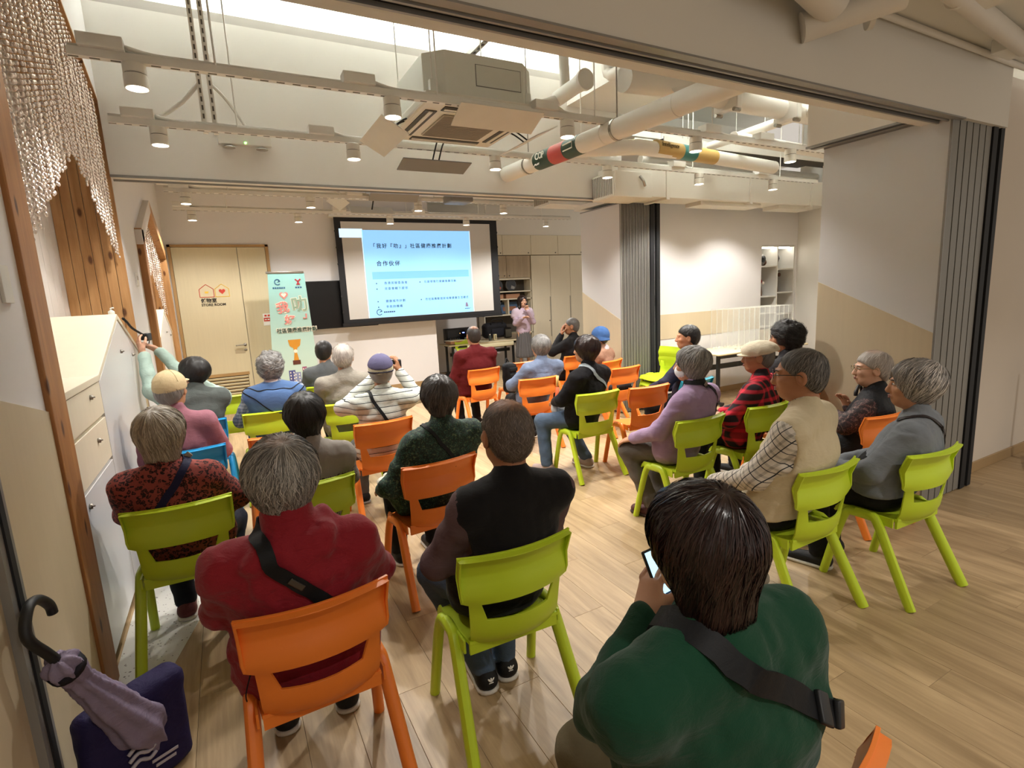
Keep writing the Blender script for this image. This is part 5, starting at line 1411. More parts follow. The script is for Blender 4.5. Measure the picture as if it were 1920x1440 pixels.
p = person('person with salt and pepper hair in a dark red hooded jacket', .13, 1.80, -3, (-.02, -.02, 1.135), yaw=-12, pitch=-6, hair='crop', hairm=H_SALT, hlen=.082, skinm='b', top=REDJ, trousers=BLKT, w=1.10, girth=1.14, vox=.0085,
           strand=6500, swidth=.0007, slen=.62, seed=3, extra_top=red_collar, lift=.005, hem_z=.40, fold=1.3, crown=(.02, -.05, .105), wav=.05, hs=1.06)
s_, P, N = ribbon(p['shirt'], [(-.10, .05, .99), (-.12, -.04, 1.01), (-.09, -.15, .93), (.03, -.19, .80), (.16, -.17, .66)], .042, .004, 'bag_strap', LEATHER, p['o'], .009)
MB().box(tuple(P[26] + N[26] * .006), (.052, .008, .02), rot=Matrix.Rotation(R(45), 3, 'Y')).build('strap_slider', M('gunmetal', '#5b5650', .3, metal=.8), p['o'], bevel=.003)
MB().tube(smooth_path([(-.19, -.05, .52), (-.21, -.06, .46), (-.205, -.05, .41)], 4), .002, 6).build('draw_cord', LEATHER, p['o'])
MB().ball((-.205, -.05, .405), .011).build('cord_stop', WHITEP, p['o'], True)

# ---- 3 black vest
p = person('man with thinning cropped hair in a black vest over a plum shirt', .85, 1.75, -4, (.03, -.03, 1.165), yaw=4, hair='buzz', hairm=H_BUZZ, skinm='b', top=cloth('shirt_plum', '#5f4b4d', .85), vest=cloth('vest_black', '#121011', .9, .1, .25, .1), trousers=JEANS,
           shoes=SHOE_BLK, w=.99, girth=1.08, vox=.009, strand=4500, swidth=.0005, slen=.16, lift=.003, seed=4, hs=1.08, coll_mat=None,
           arms={-1: ((-.25, .03, .69), (-.10, .26, .62)), 1: ((.235, .05, .69), (.10, .27, .62))}, knees={-1: (-.19, .34, .48), 1: (.13, .36, .475)}, feet={-1: (-.05, .18, 0), 1: (.06, .21, 0)}, crown=(0, -.03, .11))
for ob in [c for c in p['o'].children if c.name.startswith('shoe')]:
    for dx, rz in ((-.008, 35), (0, 0), (.008, -35)):
        MB().ball((0, 0, 0), (.0042, .0016, .011), 8, 5).build('heel_emblem', WHT, ob, True).matrix_local = Matrix.Translation((dx, -.0985, .076)) @ Matrix.Rotation(R(-rz), 4, 'Y')
    MB().box((0, -.0985, .062), (.02, .002, .003)).build('heel_emblem', WHT, ob)

# ---- 4 dark green floral
p = person('woman with short dark hair in a dark green floral jacket', .98, 2.87, 6, (.05, -.03, 1.115), yaw=-4, hair='crop', hairm=H_MID, hlen=.10, fem=True, top=floral('floral_green', '#12291f', '#2c5242', '#5a6a4a', 70), trousers=BLKT, w=1.15, girth=1.12, vox=.010,
           strand=2200, swidth=.0009, slen=.7, seed=5, sole=SHOE_SOLE, arms={-1: ((-.29, -.05, .66), (-.24, .22, .56))}, fold=1.3)
ribbon(p['shirt'], [(-.07, .06, .98), (-.075, -.03, .99), (-.05, -.12, .93), (.03, -.15, .80), (.10, -.15, .66)], .022, .003, 'bag_strap', LEATHER, p['o'])
ph = MB().ball((0, 0, 0), (.05, .07, .035), 10, 7).ball((.03, .05, .01), (.03, .05, .03), 8, 6).build('plastic_bag', cloth('bag_white', '#cfc9b8', .7), None, True, loc=(.75, 3.12, .58)); tag(ph, 'crumpled cream plastic bag held beside the green floral jacket', 'bag')

# ---- 5 grey top with floral hem
p = person('person with black hair in a grey top with a floral lower half', .30, 2.95, 0, (.02, -.03, 1.10), yaw=-12, hair='crop', hairm=H_BLK, hlen=.10, fem=True, top=two_tone('grey_floral', '#8c857d', '#8f8580', '#3e2c2c', .80), trousers=BLKT, w=.95, vox=.011, strand=1800, slen=.7, seed=6)

# ---- 6 beige cap, pink
CAPB = cloth('cap_beige', '#c9b58f', .9, .1, .3)
def cap(p, m, brim=True, band=None, top_r=.018, cut=.005, tilt=.25, brim_len=.085):
    def cr(P):
        d = ell(P, (0, -.018, .030), (.077 + top_r, .096 + top_r, .088 + top_r))
        return smax(d, -(P[..., 2] - cut + P[..., 1] * -tilt * .35), .006) + .0012 * vnoise(P, 40)
    c = part(p, 'cap', cr, (-.12, -.15, -.05), (.12, .12, .155), .007, m)
    if brim:
        def br(P):
            d = ell(P, (0, .070, cut + .045), (.080, brim_len, .013)); zz = P[..., 2] + .9 * P[..., 0] ** 2 * 2.2
            return smax(d, -(P[..., 1] - .045), .01)
        V, F = surf(br, (-.1, .0, -.02), (.1, .19, .09), .007); obj_np('brim', V, F, m, c)
    MB().ball((0, -.018, .030 + .088 + top_r), .007).build('button', m, c, True)
    for k in range(6):
        a = math.pi * k / 3
        pts = []
        for t in np.linspace(.05, 1.25, 8):
            dv = np.array([math.sin(t) * math.sin(a), math.sin(t) * math.cos(a), math.cos(t)])
            pts.append(tuple(np.array([0, -.018, .03]) + dv * np.array([.0785 + top_r, .0975 + top_r, .0895 + top_r])))
        MB().tube(pts, .0012, 5).build('seam', m, c, True)
    return c
p = person('person in a beige baseball cap and dusty pink top', -.33, 4.10, 0, (-.02, -.02, 1.17), yaw=-20, hair='short', hairm=H_GREY, top=cloth('top_dusty_pink', '#9a6673', .85), trousers=BLKT, w=.93, vox=.013, strand=300, seed=7)
cap(p, CAPB, True)

# ---- 7 reaching up to the lockers
p = person('dark-haired person in a pale green jacket reaching up to the lockers with a camera', -.27, 5.08, 12, (.0, .0, 1.17), yaw=50, pitch=6, hair='crop', hairm=H_BLK, hlen=.075, top=cloth('jacket_pale_green', '#9fb5ab', .6, .1, .45), vest=cloth('vest_grey', '#565c5a', .85), trousers=BLKT, vox=.012, strand=400, seed=8,
           arms={-1: ((-.30, -.02, 1.06), (-.30, .16, 1.36)), 1: ((-.02, .30, 1.12), (-.17, .42, 1.36))}, hands={-1: dict(dir=(-.1, .35, .6), up=(-1, -.2, .2), curl=.45), 1: dict(dir=(-.7, .2, .4), up=(-.2, .6, 1), curl=.6)}, skinm='c', sleeve=.9)
cm = empty('compact_camera', (-.575, 5.42, 1.475), R(80), 'black compact camera with strap held against the locker top', 'camera')
MB().cbox((0, 0, 0), (.11, .035, .065), .008).build('camera_body', BLACK, cm, True)
MB().lathe([(.026, .017), (.026, .045), (.022, .05)], (0, 0, 0), 14, 'Y').build('lens_barrel', RUBBER, cm, True)
_iv = (Matrix.Translation((-.575, 5.42, 1.475)) @ Matrix.Rotation(R(80), 4, 'Z')).inverted()
MB().tube([_iv @ Vector(q_) for q_ in smooth_path([(-.585, 5.38, 1.49), (-.60, 5.25, 1.515), (-.625, 5.05, 1.565), (-.63, 4.88, 1.615), (-.64, 4.80, 1.645)], 5)], .009, 6).tube(smooth_path([(.05, 0, .0), (.08, .02, -.06), (.03, .03, -.09), (-.05, .02, -.05)], 5), .004, 6).build('neck_strap', LEATHER, cm, True)
bt = empty('sanitizer_bottle', (-.69, 4.72, 1.648), 0, 'small white pump bottle on the peak of the near locker', 'bottle')
MB().lathe([(.018, 0), (.02, .004), (.02, .05), (.008, .06)], n=12).build('bottle', WHITEP, bt, True)
MB().lathe([(.006, .058), (.006, .075)], n=8).tube([(0, 0, .075), (.02, 0, .074)], .005, 6).build('pump', WHITEP, bt, True)

# ---- 8 blue hood
BLUEH = cloth('fleece_blue', '#4f6d9c', .9, .1, .3, .2)
def hood8(P, d, nb, sh):
    q = ell(P, nb + Vector((0, -.085, -.10)), (.155, .055, .12)); q = smax(q, -ell(P, nb + Vector((0, -.05, .03)), (.10, .07, .08)), .02)
    return smin(d, q, .02)
p = person('person with curly grey hair in a blue hooded vest with white collar', .29, 5.08, 0, (.03, -.03, 1.155), yaw=-14, hair='perm', hairm=H_GREY, top=plaid('sleeve_grey_pattern', '#7f8ba0', '#cfd3da', '#4a5a78', .03), vest=None, trousers=JEANS, w=1.1, vox=.011, strand=900, slen=.3, seed=9, lift=.008, wav=.2, fem=True)
def vest8(P):
    d = p['torso'](P, .022)
    for s in (-1, 1): d = smin(d, cone(P, p['nb'] - Vector((0, 0, .02)), p['sh'][s] - Vector((s * .01, 0, 0)), .060, .066), .04)
    return smax(hood8(P, d, p['nb'], p['sh']), -(P[..., 2] - .46), .01)
V, F = surf(vest8, (-.36, -.30, .44), (.40, .26, 1.06), .011); hv8 = obj_np('hooded_vest', V, F, BLUEH, p['o'])
for ctl in ([(-.20, -.06, .96), (-.12, -.17, .90), (.03, -.22, .76), (.18, -.17, .90), (.26, -.06, .96)], [(-.21, -.05, .98), (-.08, -.14, .955), (.04, -.17, .945), (.16, -.14, .955), (.27, -.05, .98)]):
    ribbon(vest8, ctl, .008, .004, 'piping', LEATHER, hv8, .001, 6)
part(p, 'collar', lambda P: smax(cone(P, (0, -.03, -.16), (0, -.03, -.115), .075, .066), -cone(P, (0, -.025, -.2), (0, -.025, -.05), .058, .056), .004), (-.1, -.13, -.2), (.1, .07, -.08), .008, cloth('collar_white', '#d9cfd0', .85))

# ---- 9, 10
p = person('man with dark hair in a grey blazer beside the banner', .93, 6.2, 0, (.02, -.02, 1.15), yaw=-22, hair='short', hairm=H_BLK, top=cloth('blazer_grey', '#5e6163', .85), trousers=BLKT, vox=.014, strand=250, seed=10)
p = person('man with white hair in a grey-beige shirt', .92, 5.0, -2, (.01, -.02, 1.185), yaw=-18, hair='short', hairm=H_WHITE, skinm='a', top=cloth('shirt_grey_beige', '#8c867b', .8, .08, .5), trousers=BLKT, w=1.15, vox=.012, strand=900, slen=.4, lift=.009, seed=11)

# ---- 11 photographer
STR = stripes('striped_knit', '#c8cbc3', [(.30, .12, '#23282b'), (.55, .06, '#8f9690')], .046, 2, wob=.006)
p = person('photographer in a striped shirt and two-tone cap raising a camera', .97, 4.06, -3, (.05, -.02, 1.145), yaw=-10, hair='short', hairm=H_GREY, skinm='b', top=STR, trousers=cloth('shorts_grey', '#5a5a58', .85), vox=.0105, w=1.0, strand=0, seed=12, sleeve=.94,
           arms={1: ((.345, .06, .90), (.235, .165, 1.10)), -1: ((-.24, .16, .86), (.05, .20, 1.08))}, hands={1: dict(dir=(-.1, .15, 1), up=(.8, -.6, 0), curl=[.9, .9, .8, .8], thumb=.8), -1: dict(dir=(.7, .1, .5), up=(0, .3, 1), curl=.7)},
           shoes=SHOE_BLK, sole=M('sole_grey', '#a8a8a4', .6))
cpm = cloth('cap_cream', '#cfcdb4', .85); cpp = cloth('cap_purple', '#5d5a78', .9)
c11 = cap(p, cpm, True, top_r=.018, cut=-.012)
V, F = surf(lambda P: smax(smax(ell(P, (0, -.018, .030), (.099, .118, .110)), -(P[..., 2] - .055 - P[..., 1] * .25), .005), -ell(P, (0, -.018, .03), (.088, .107, .099)), .002), (-.11, -.15, .0), (.11, .12, .15), .0065); obj_np('crown_panel', V, F, cpp, c11)
V, F = surf(lambda P: smax(cone(P, (0, -.02, -.005), (0, -.02, .005), .106, .106, 1, None) if False else ell(P, (0, -.018, .004), (.098, .118, .022)), -ell(P, (0, -.018, .0), (.088, .107, .06)), .003), (-.11, -.15, -.04), (.11, .12, .05), .0065); obj_np('cap_band', V, F, cloth('cap_band_dark', '#3a3846', .9), c11)
ribbon(p['shirt'], [(-.06, .05, .99), (-.07, -.03, 1.0), (-.04, -.13, .92), (.05, -.17, .76), (.12, -.17, .62)], .024, .003, 'bag_strap', LEATHER, p['o'])
c2 = empty('camera', (1.19, 4.24, 1.165), R(-6), 'black camera held up by the photographer in stripes', 'camera')
MB().cbox((0, 0, 0), (.10, .05, .07), .01).build('camera_body', BLACK, c2, True); MB().lathe([(.027, .025), (.027, .07), (.023, .075)], (0, 0, 0), 14, 'Y').build('lens_barrel', RUBBER, c2, True)

# ---- 12 presenter
LIL = cloth('blouse_lilac', '#b7a3b4', .75, .06, .35)
p = person('presenter in a lilac blouse and grey pleated skirt speaking into a microphone', 5.72, 10.05, 172, (.0, .02, 1.51), yaw=4, hair='long', hairm=H_DKB, hlen=.25, skinm='c', fem=True, top=LIL, trousers=cloth('tights', '#2b2a2c', .8), skirt=cloth('skirt_grey', '#5f5d5e', .85), seat=False, vox=.010, strand=700, slen=.8, eyes=True, seed=13,
           arms={1: ((.20, .05, 1.05), (.10, .20, 1.16)), -1: ((-.20, .08, 1.06), (-.045, .185, 1.30))}, hands={-1: dict(dir=(.25, .0, 1), up=(-.3, -1, 0), curl=[1.1] * 4, thumb=.9), 1: dict(dir=(-.6, .5, .3), up=(0, 0, 1), curl=.6)}, w=.96, girth=.86, collar=False, slouch=.0, shoes=SHOE_BLK, sole=SHOE_BLK)
glasses(p)
for s in (-1, 1): part(p, 'hair_lock', lambda P, s=s: smin(cone(P, (s * .080, .0, .02), (s * .092, .015, -.13), .024, .026, 1.0), cone(P, (s * .092, .015, -.13), (s * .085, .055, -.30), .026, .012), .02) + .002 * vnoise(P, 40), (-.14, -.06, -.34), (.14, .11, .08), .007, H_DKB)
def cape(P):
    d = p['torso'](P, .030)
    for s in (-1, 1): d = smin(d, cone(P, p['sh'][s], p['sh'][s] + Vector((s * .03, 0, -.07)), .082, .088), .03)
    return smax(smax(d, -(P[..., 2] - p['sh'][1].z + .115), .006), -ell(P, p['nb'] + Vector((0, .05, .05)), (.07, .09, .10)), .008)
V, F = surf(cape, (-.34, -.2, 1.08), (.34, .22, 1.5), .010); obj_np('shoulder_cape', V, F, cloth('cape_lilac', '#c3b3c2', .75), p['o'])
mc = empty('microphone', (5.72 + .0, 10.05 - .155, 1.40), 0, 'dark handheld microphone in front of the presenter', 'microphone')
MB().tube([(.045, -.02, -.10), (.018, 0, .02)], [.011, .014], 10).build('handle', BLACK, mc, True); MB().ball((.012, .005, .045), .022).build('grille_head', M('mic_mesh', '#3a3a3c', .4, metal=.6), mc, True)

# ---- 13, 14
p = person('balding man in a dark red sweater near the presentation table', 2.72, 6.05, 2, (-.02, -.03, 1.19), yaw=-2, hair='buzz', hairm=H_BALD, skinm='b', top=cloth('sweater_dark_red', '#5b1418', .85, .1, .35), trousers=BLKT, w=1.18, girth=1.08, vox=.013, strand=700, swidth=.0006, slen=.2, seed=14, arms={-1: ((-.29, .03, .68), (-.14, .25, .60))}, feet={-1: (-.16, .2, 0), 1: (.12, .3, 0)})
p = person('person with grey hair in a blue-grey shirt', 2.93, 4.93, 0, (.06, -.02, 1.10), yaw=6, hair='crop', hairm=H_GREY, hlen=.085, top=cloth('shirt_blue_grey', '#66728a', .8, .08, .5), trousers=BLKT, w=1.14, vox=.012, strand=1200, slen=.6, seed=15, fem=True)

# ---- 15 black jacket, white strap
p = person('person with black hair in a black jacket with a pale grey strap', 2.83, 3.87, 14, (-.02, -.02, 1.155), yaw=14, hair='crop', hairm=H_DKB, hlen=.10, skinm='a', fem=True, top=cloth('jacket_black', '#111013', .85, .1, .4), trousers=JEANS, shoes=cloth('shoe_pale', '#9c8a84', .7), w=1.08, vox=.011, strand=1600, slen=.6, seed=16, eyes=True,
           knees={-1: (-.22, .36, .48), 1: (.08, .38, .475)}, feet={-1: (-.26, .30, 0), 1: (.12, .14, 0)}, arms={-1: ((-.25, .08, .72), (-.12, .28, .66))})
ribbon(p['shirt'], [(-.06, .04, 1.0), (-.08, -.03, 1.005), (-.03, -.12, .93), (.10, -.15, .80), (.20, -.11, .68)], .032, .003, 'bag_strap', cloth('strap_pale', '#8f989c', .7, .1, .2), p['o'])
um = empty('folded_umbrella', (2.77, 4.27, .70), 0, 'orange folded umbrella held upright by the person in black', 'umbrella')
MB().tube([(0, .0, -.12), (.02, .02, .06)], [.03, .016], 10).build('folded_cloth', cloth('umbrella_orange', '#b0522c', .7), um, True)
MB().tube([(.02, .02, .06), (.035, .035, .17)], [.012, .015], 8).build('handle', M('handle_yellow', '#c9a25b', .5), um, True)

# ---- 16, 17
p = person('man with cropped hair in black resting his face on his hand', 4.27, 6.22, 22, (.10, .02, 1.18), yaw=34, hair='buzz', hairm=H_CUT, skinm='b', top=cloth('jacket_black2', '#131214', .85, .1, .4), trousers=BLKT, vox=.012, strand=400, swidth=.0006, slen=.2, seed=17, eyes=True,
           arms={-1: ((-.22, .14, .84), (.0, .13, 1.06))}, hands={-1: dict(dir=(.15, -.12, 1), up=(-.75, .65, 0), curl=.35)})
p = person('person in a blue bucket hat and brown coat leaning by the partition', 4.20, 5.42, 24, (-.02, .0, 1.08), yaw=20, hair='buzz', hairm=H_DKB, hlen=.11, fem=True, top=cloth('coat_brown', '#8d6a57', .85, .1, .45), trousers=BLKT, vox=.012, strand=300, seed=18, w=1.05)
part(p, 'bucket_hat', lambda P: smin(smax(ell(P, (0, -.018, .030), (.100, .118, .112)), -(P[..., 2] + .01), .006), smax(smax(cone(P, (0, -.018, .02), (0, -.018, -.035), .098, .118), -(P[..., 2] + .04), .004), (P[..., 2] - .03), .004), .01) + .003 * vnoise(P, 30), (-.15, -.17, -.06), (.15, .14, .16), .008, cloth('hat_blue', '#3a5a8c', .9))
part(p, 'collar', lambda P: smax(ell(P, (.03, -.075, -.15), (.095, .045, .055)), -ell(P, (0, .0, -.13), (.07, .065, .09)), .01), (-.12, -.15, -.22), (.14, .05, -.08), .008, cloth('collar_pinkwhite', '#c9bcc2', .85))

# ---- 18 navy
p = person('person with black hair in a navy jacket on the teal chair', 4.0, 3.73, 22, (.06, .06, 1.165), yaw=28, hair='short', hairm=H_BLK, top=cloth('jacket_navy', '#242338', .7, .1, .45), trousers=BLKT, vox=.013, strand=400, slen=.5, lift=.006, seed=19, arms={-1: ((-.24, .16, .74), (-.10, .36, .66))})

# ---- 19 lilac hoodie
LHOOD = cloth('hoodie_lilac', '#9c83a3', .9, .07, .3, .15)
def hood19(P, d, nb, sh):
    q = ell(P, nb + Vector((0, -.075, -.075)), (.13, .050, .11)); return smin(d, smax(q, -ell(P, nb + Vector((0, -.02, .04)), (.09, .07, .08)), .02), .018)
p = person('woman with grey bob and face mask in a lilac hoodie', 2.80, 2.66, 15, (.02, -.03, 1.13), yaw=20, hair='crop', hairm=H_GREY, hlen=.105, fem=True, top=LHOOD, trousers=GREYT, shoes=cloth('shoe_burgundy', '#5a3535', .6), sole=cloth('sole_dark', '#4a3a36', .7), w=1.16, girth=1.08, vox=.010, strand=2400, slen=.7, seed=20, extra_top=hood19, eyes=True,
           arms={-1: ((-.27, .05, .70), (-.20, .29, .60)), 1: ((.27, .05, .70), (.10, .30, .60))}, knees={-1: (-.16, .37, .48), 1: (.12, .39, .475)}, feet={-1: (-.14, .20, 0), 1: (.0, .22, 0)}, hands={-1: dict(dir=(-.05, .9, -.35), up=(-.3, .2, 1), curl=.4)})
part(p, 'face_mask', lambda P: smax(smax(ell(P, (0, .030, -.045), (.066, .080, .062)), -(P[..., 1] - .03), .01), -ell(P, (0, .02, -.045), (.060, .072, .058)), .003), (-.09, .0, -.13), (.09, .13, .03), .007, MASK)
mk = MB()
for s in (-1, 1): mk.tube(smooth_path([(s * .062, .05, -.02), (s * .078, .0, .012), (s * .085, -.022, .0), (s * .072, .02, -.055)], 4), .0014, 5)
mko = mk.build('mask_loop', MASK, p['o'], True); mko.matrix_local = p['HM']
part(p, 'collar', lambda P: smax(cone(P, (0, -.033, -.175), (0, -.033, -.125), .084, .070), -cone(P, (0, -.025, -.2), (0, -.02, -.08), .057, .055), .004), (-.1, -.14, -.21), (.1, .08, -.09), .008, LEATHER)
s_, P, N = ribbon(p['shirt'], [(.02, .06, .99), (.0, -.04, 1.01), (.05, -.14, .95), (.16, -.15, .82), (.25, -.08, .68)], .030, .003, 'bag_strap', LEATHER, p['o'], .006)
MB().box(tuple(P[17] + N[17] * .004), (.05, .008, .035), rot=Matrix.Rotation(R(45), 3, 'Y')).build('strap_buckle', STEEL, p['o'], bevel=.003)

# ---- 20 plaid and flat cap
p = person('person in a cream flat cap and red and black plaid jacket', 3.48, 2.63, 18, (.06, -.01, 1.11), yaw=24, hair='buzz', hairm=H_CUT, skinm='b', top=plaid('plaid_red', '#1b0b10', '#e0243c', None, .075, .34, .0, True), trousers=BLKT, w=1.16, girth=1.08, vox=.0105, strand=200, seed=21, eyes=True, arms={-1: ((-.29, .06, .68), (-.20, .30, .58))})
CAPW = cloth('cap_cream_linen', '#cfc4ad', .9, .08, .45)
def flat(P):
    d = ell(P, (0, -.025, .050), (.108, .128, .082)); d = smin(d, ell(P, (0, .035, .055), (.090, .085, .055)), .03)
    return smax(d, -(P[..., 2] - .020 + P[..., 1] * .25), .012) + .003 * vnoise(P, 30)
c20 = part(p, 'flat_cap', flat, (-.14, -.18, -.04), (.14, .15, .16), .007, CAPW)
V, F = surf(lambda P: smax(ell(P, (0, .075, .018), (.078, .075, .012)), -(P[..., 1] - .05), .01), (-.1, .02, -.02), (.1, .17, .05), .0065); obj_np('brim', V, F, CAPW, c20)

# ---- 21 curly hair with glasses
p = person('curly black-haired person with glasses behind the man in the beige vest', 4.05, 2.77, 14, (.0, .0, 1.215), yaw=26, hair='perm', hairm=H_BLK, top=cloth('sweater_charcoal', '#2b2a2d', .85), trousers=BLKT, vox=.013, strand=1200, slen=.3, lift=.01, wav=.3, seed=22, eyes=True)
glasses(p)

# ---- 22 beige vest
p = person('man with short grey hair and glasses in a beige vest over a plaid shirt', 2.49, 1.61, 16, (-.03, .0, 1.215), yaw=20, pitch=-3, hair='buzz', hairm=H_CUT, skinm='b', top=plaid('plaid_beige', '#cdc5b8', '#8d877c', '#20242c', .058, .20, .75, False, 'yz'), vest=cloth('vest_beige', '#c6b898', .9, .06, .35, .1), trousers=BLKT, shoes=cloth('shoe_grey', '#8d867a', .7), w=1.28, girth=1.20, vox=.009, strand=3000, swidth=.0007, slen=.4, seed=23, eyes=True, hs=1.08, sleeve=.92, hem_z=.52,
           arms={-1: ((-.30, .10, .74), (-.21, .36, .63)), 1: ((.30, .08, .70), (.12, .32, .60))}, knees={-1: (-.20, .42, .49), 1: (.14, .38, .475)}, feet={-1: (-.17, .40, 0), 1: (.02, .22, 0)}, hands={-1: dict(dir=(-.1, .8, -.5), up=(-.5, .3, 1), curl=.45, thumb=.7)})
glasses(p)
vb = p['o']
MB().prism([(-.05, 0), (.05, 0), (.045, -.05), (0, -.07), (-.045, -.05)], -.004, .004).build('pocket_flap', cloth('vest_beige', '#b9aa8d'), vb).matrix_local = Matrix.Translation((-.17, .075, .70)) @ Matrix.Rotation(R(-70), 4, 'Z')
MB().lathe([(.007, -.006), (.007, 0)], (0, 0, 0), 10, 'Y').build('pocket_button', M('button_brass', '#6b5a3c', .4, metal=.5), vb).matrix_local = Matrix.Translation((-.18, .075, .655)) @ Matrix.Rotation(R(-70), 4, 'Z')

# ---- 23 elderly with padded vest
p = person('elderly person with white hair and glasses in a dark padded vest', 3.80, 1.98, 18, (.09, .0, 1.045), yaw=30, hair='short', hairm=H_WHITE, skinm='c', top=floral('floral_brown', '#241a1c', '#5a3a3a', '#7a6058', 40), vest=cloth('vest_padded_black', '#191b1f', .6, .1, .5), trousers=BLKT, vox=.011, strand=1200, swidth=.0008, slen=.5, lift=.006, seed=24, eyes=True, w=1.02, arms={1: ((.22, .10, .66), (.17, .13, .74)), -1: ((-.22, .08, .70), (.06, .20, .70))})
glasses(p, M('glasses_wire', '#9b8b6c', .3, metal=.8))
um = empty('umbrella', (4.02, 2.13, 0), R(10), 'black umbrella with hooked handle standing before the elderly person', 'umbrella')
MB().tube([(0, 0, .0), (0, 0, .08), (0, 0, .50), (0, 0, .67)], [.005, .018, .035, .014], 10).build('folded_canopy', cloth('umbrella_black', '#17181b', .7), um, True)
MB().tube(smooth_path([(0, 0, .67), (0, 0, .80), (-.01, 0, .87), (-.06, 0, .905), (-.11, 0, .87), (-.115, 0, .84)], 5), [.011] * 20 + [.013] * 6, 10).build('hooked_handle', BLACK, um, True)

# ---- 24 grey sweater
p = person('woman with silver and black hair in a grey sweater with a dark strap', 3.13, 1.44, 16, (.07, -.02, 1.09), yaw=19, hair='crop', hairm=H_GB2, hlen=.075, skinm='a', fem=True, top=cloth('sweater_grey', '#6f7479', .9, .06, .3, .1), trousers=BLKT, w=1.22, girth=1.14, vox=.009, strand=3600, swidth=.0009, slen=.65, seed=25, eyes=True, hs=1.05,
           arms={-1: ((-.27, .08, .68), (-.16, .34, .62)), 1: ((.28, .02, .68), (.10, .28, .60))}, crown=(.01, -.06, .1), lift=.004, hem_z=.53)
ribbon(p['shirt'], [(-.06, .05, .95), (-.07, -.04, .97), (.02, -.13, .91), (.13, -.15, .80), (.22, -.13, .66)], .022, .003, 'bag_strap', cloth('strap_brown', '#2c2524', .6, .1, .2), p['o'])

# ---- 25 dark green sweater, nearest
GRN = cloth('sweater_green', '#0f3d28', .9, .1, .3, .12)
p = person('woman with dark brown hair in a dark green sweater looking at her phone', .82, .64, 0, (-.10, .01, 1.205), yaw=4, pitch=-7, hair='bob', hairm=H_DKB, hlen=.135, skinm='c', fem=True, top=GRN, trousers=KHAKI, w=1.24, girth=1.14, vox=.0085, strand=7000, swidth=.0008, slen=.75, seed=26, hs=.90, lift=.003,
           arms={-1: ((-.255, .10, .875), (-.085, .17, .955)), 1: ((.29, .08, .72), (.12, .28, .62))}, hands={-1: dict(dir=(.55, .35, .75), up=(-.75, .1, .6), curl=[.8, .8, .9, 1.0], thumb=.6)})
s_, P, N = ribbon(p['shirt'], [(-.15, .06, 1.0), (-.14, -.03, 1.03), (-.06, -.12, .99), (.10, -.16, .88), (.25, -.10, .74), (.28, .02, .66)], .046, .004, 'bag_strap', LEATHER, p['o'], .005)
for i_, wd_, ln_ in ((27, .056, .030), (30, .048, .036), (35, .056, .024)):
    tdir = P[i_ + 1] - P[i_ - 1]; mt = frame(P[i_] + N[i_] * .008, tdir, N[i_])
    MB().cbox((0, 0, 0), (wd_, ln_, .012), .004).build('strap_buckle', BLACK, p['o'], True).matrix_local = mt
pho = empty('smartphone', (.815, .83, 1.015), 0, 'smartphone with a lit screen held up by the woman in green', 'phone')
pho.rotation_euler = (R(-28), R(0), R(6))
MB().cbox((0, 0, 0), (.076, .009, .158), .004).build('phone_body', BLACK, pho, True)
MB().span((-.035, -.0056, -.074), (.035, -.0046, .074)).build('phone_display', emitter('phone_screen', '#a9d8ef', .9), pho)
for k in range(4): MB().span((-.024, -.0066, -.05 + k * .024), (.018 - .006 * k, -.0056, -.045 + k * .024)).build('screen_text', M('screen_text', '#2f5f9a', .5), pho)
# ------------------------------------------------------------------ display shelf in the recess wall
SHW = M('shelf_white', '#d5d3cd', .5)
sf = empty('display_shelf', (8.02, 5.66, 0), 0, 'white open shelf set into the recess wall with lit top compartments', 'shelf')
MB().span((-.42, .34, .55), (.43, .36, 2.24)).build('back_panel', SHW, sf)
for x in (-.42, -.01, .41): MB().span((x, 0, .55), (x + .02, .35, 2.24)).build('upright', SHW, sf)
for x0_, x1_, zz in ((-.4, 0, (.93, 1.15, 1.42, 1.90, 2.215)), (.01, .42, (.90, 1.12, 1.47, 1.85, 2.215))):
    for z in zz: MB().span((x0_, .005, z), (x1_, .345, z + .02)).build('shelf_board', SHW, sf)
for x in (-.2, .21): MB().span((x - .17, .06, 2.195), (x + .17, .10, 2.213)).build('strip_lamp', emitter('shelf_led', '#fff8ea', 7), sf)
MB().span((-.4, .02, .57), (.41, .33, .90)).build('lower_panel', GREYOAK, sf)
BRN = M('figure_brown', '#5a3a26', .6); FRED = M('figure_red', '#7c2420', .6); FGR = M('figure_grey', '#6e6a64', .5); BONE = M('figure_bone', '#d8cfc0', .5)
f1 = empty('clock_ornament', (7.80, 5.82, 1.921), 0, 'small round grey ornament with a dark dial on the upper left compartment', 'ornament')
MB().ball((0, 0, .10), (.10, .07, .10), 14, 9).build('ornament_body', FGR, f1, True); MB().lathe([(.055, -.078), (.05, -.06)], (-.02, 0, .11), 14, 'Y').build('dial', BLACK, f1, True); MB().ball((.07, -.01, .06), (.05, .05, .055)).build('barrel', BRN, f1, True)
for s in (-.04, .05): MB().lathe([(.014, 0), (.012, .03)], (s, -.02, 0), 8).build('foot', BRN, f1)
f2 = empty('hexagon_plaque', (8.17, 5.86, 1.871), 0, 'dark hexagonal plaque with orange and pink print on the upper right compartment', 'plaque')
hx = [(.15 * math.cos(R(60 * k)), .17 + .17 * math.sin(R(60 * k))) for k in range(6)]
MB().prism(hx, -.02, .03).build('plaque', M('plaque_dark', '#20191d', .5), f2); MB().prism([(p_[0] * 1.08, (p_[1] - .17) * 1.06 + .178) for p_ in hx], -.012, .022).build('rim', SHW, f2)
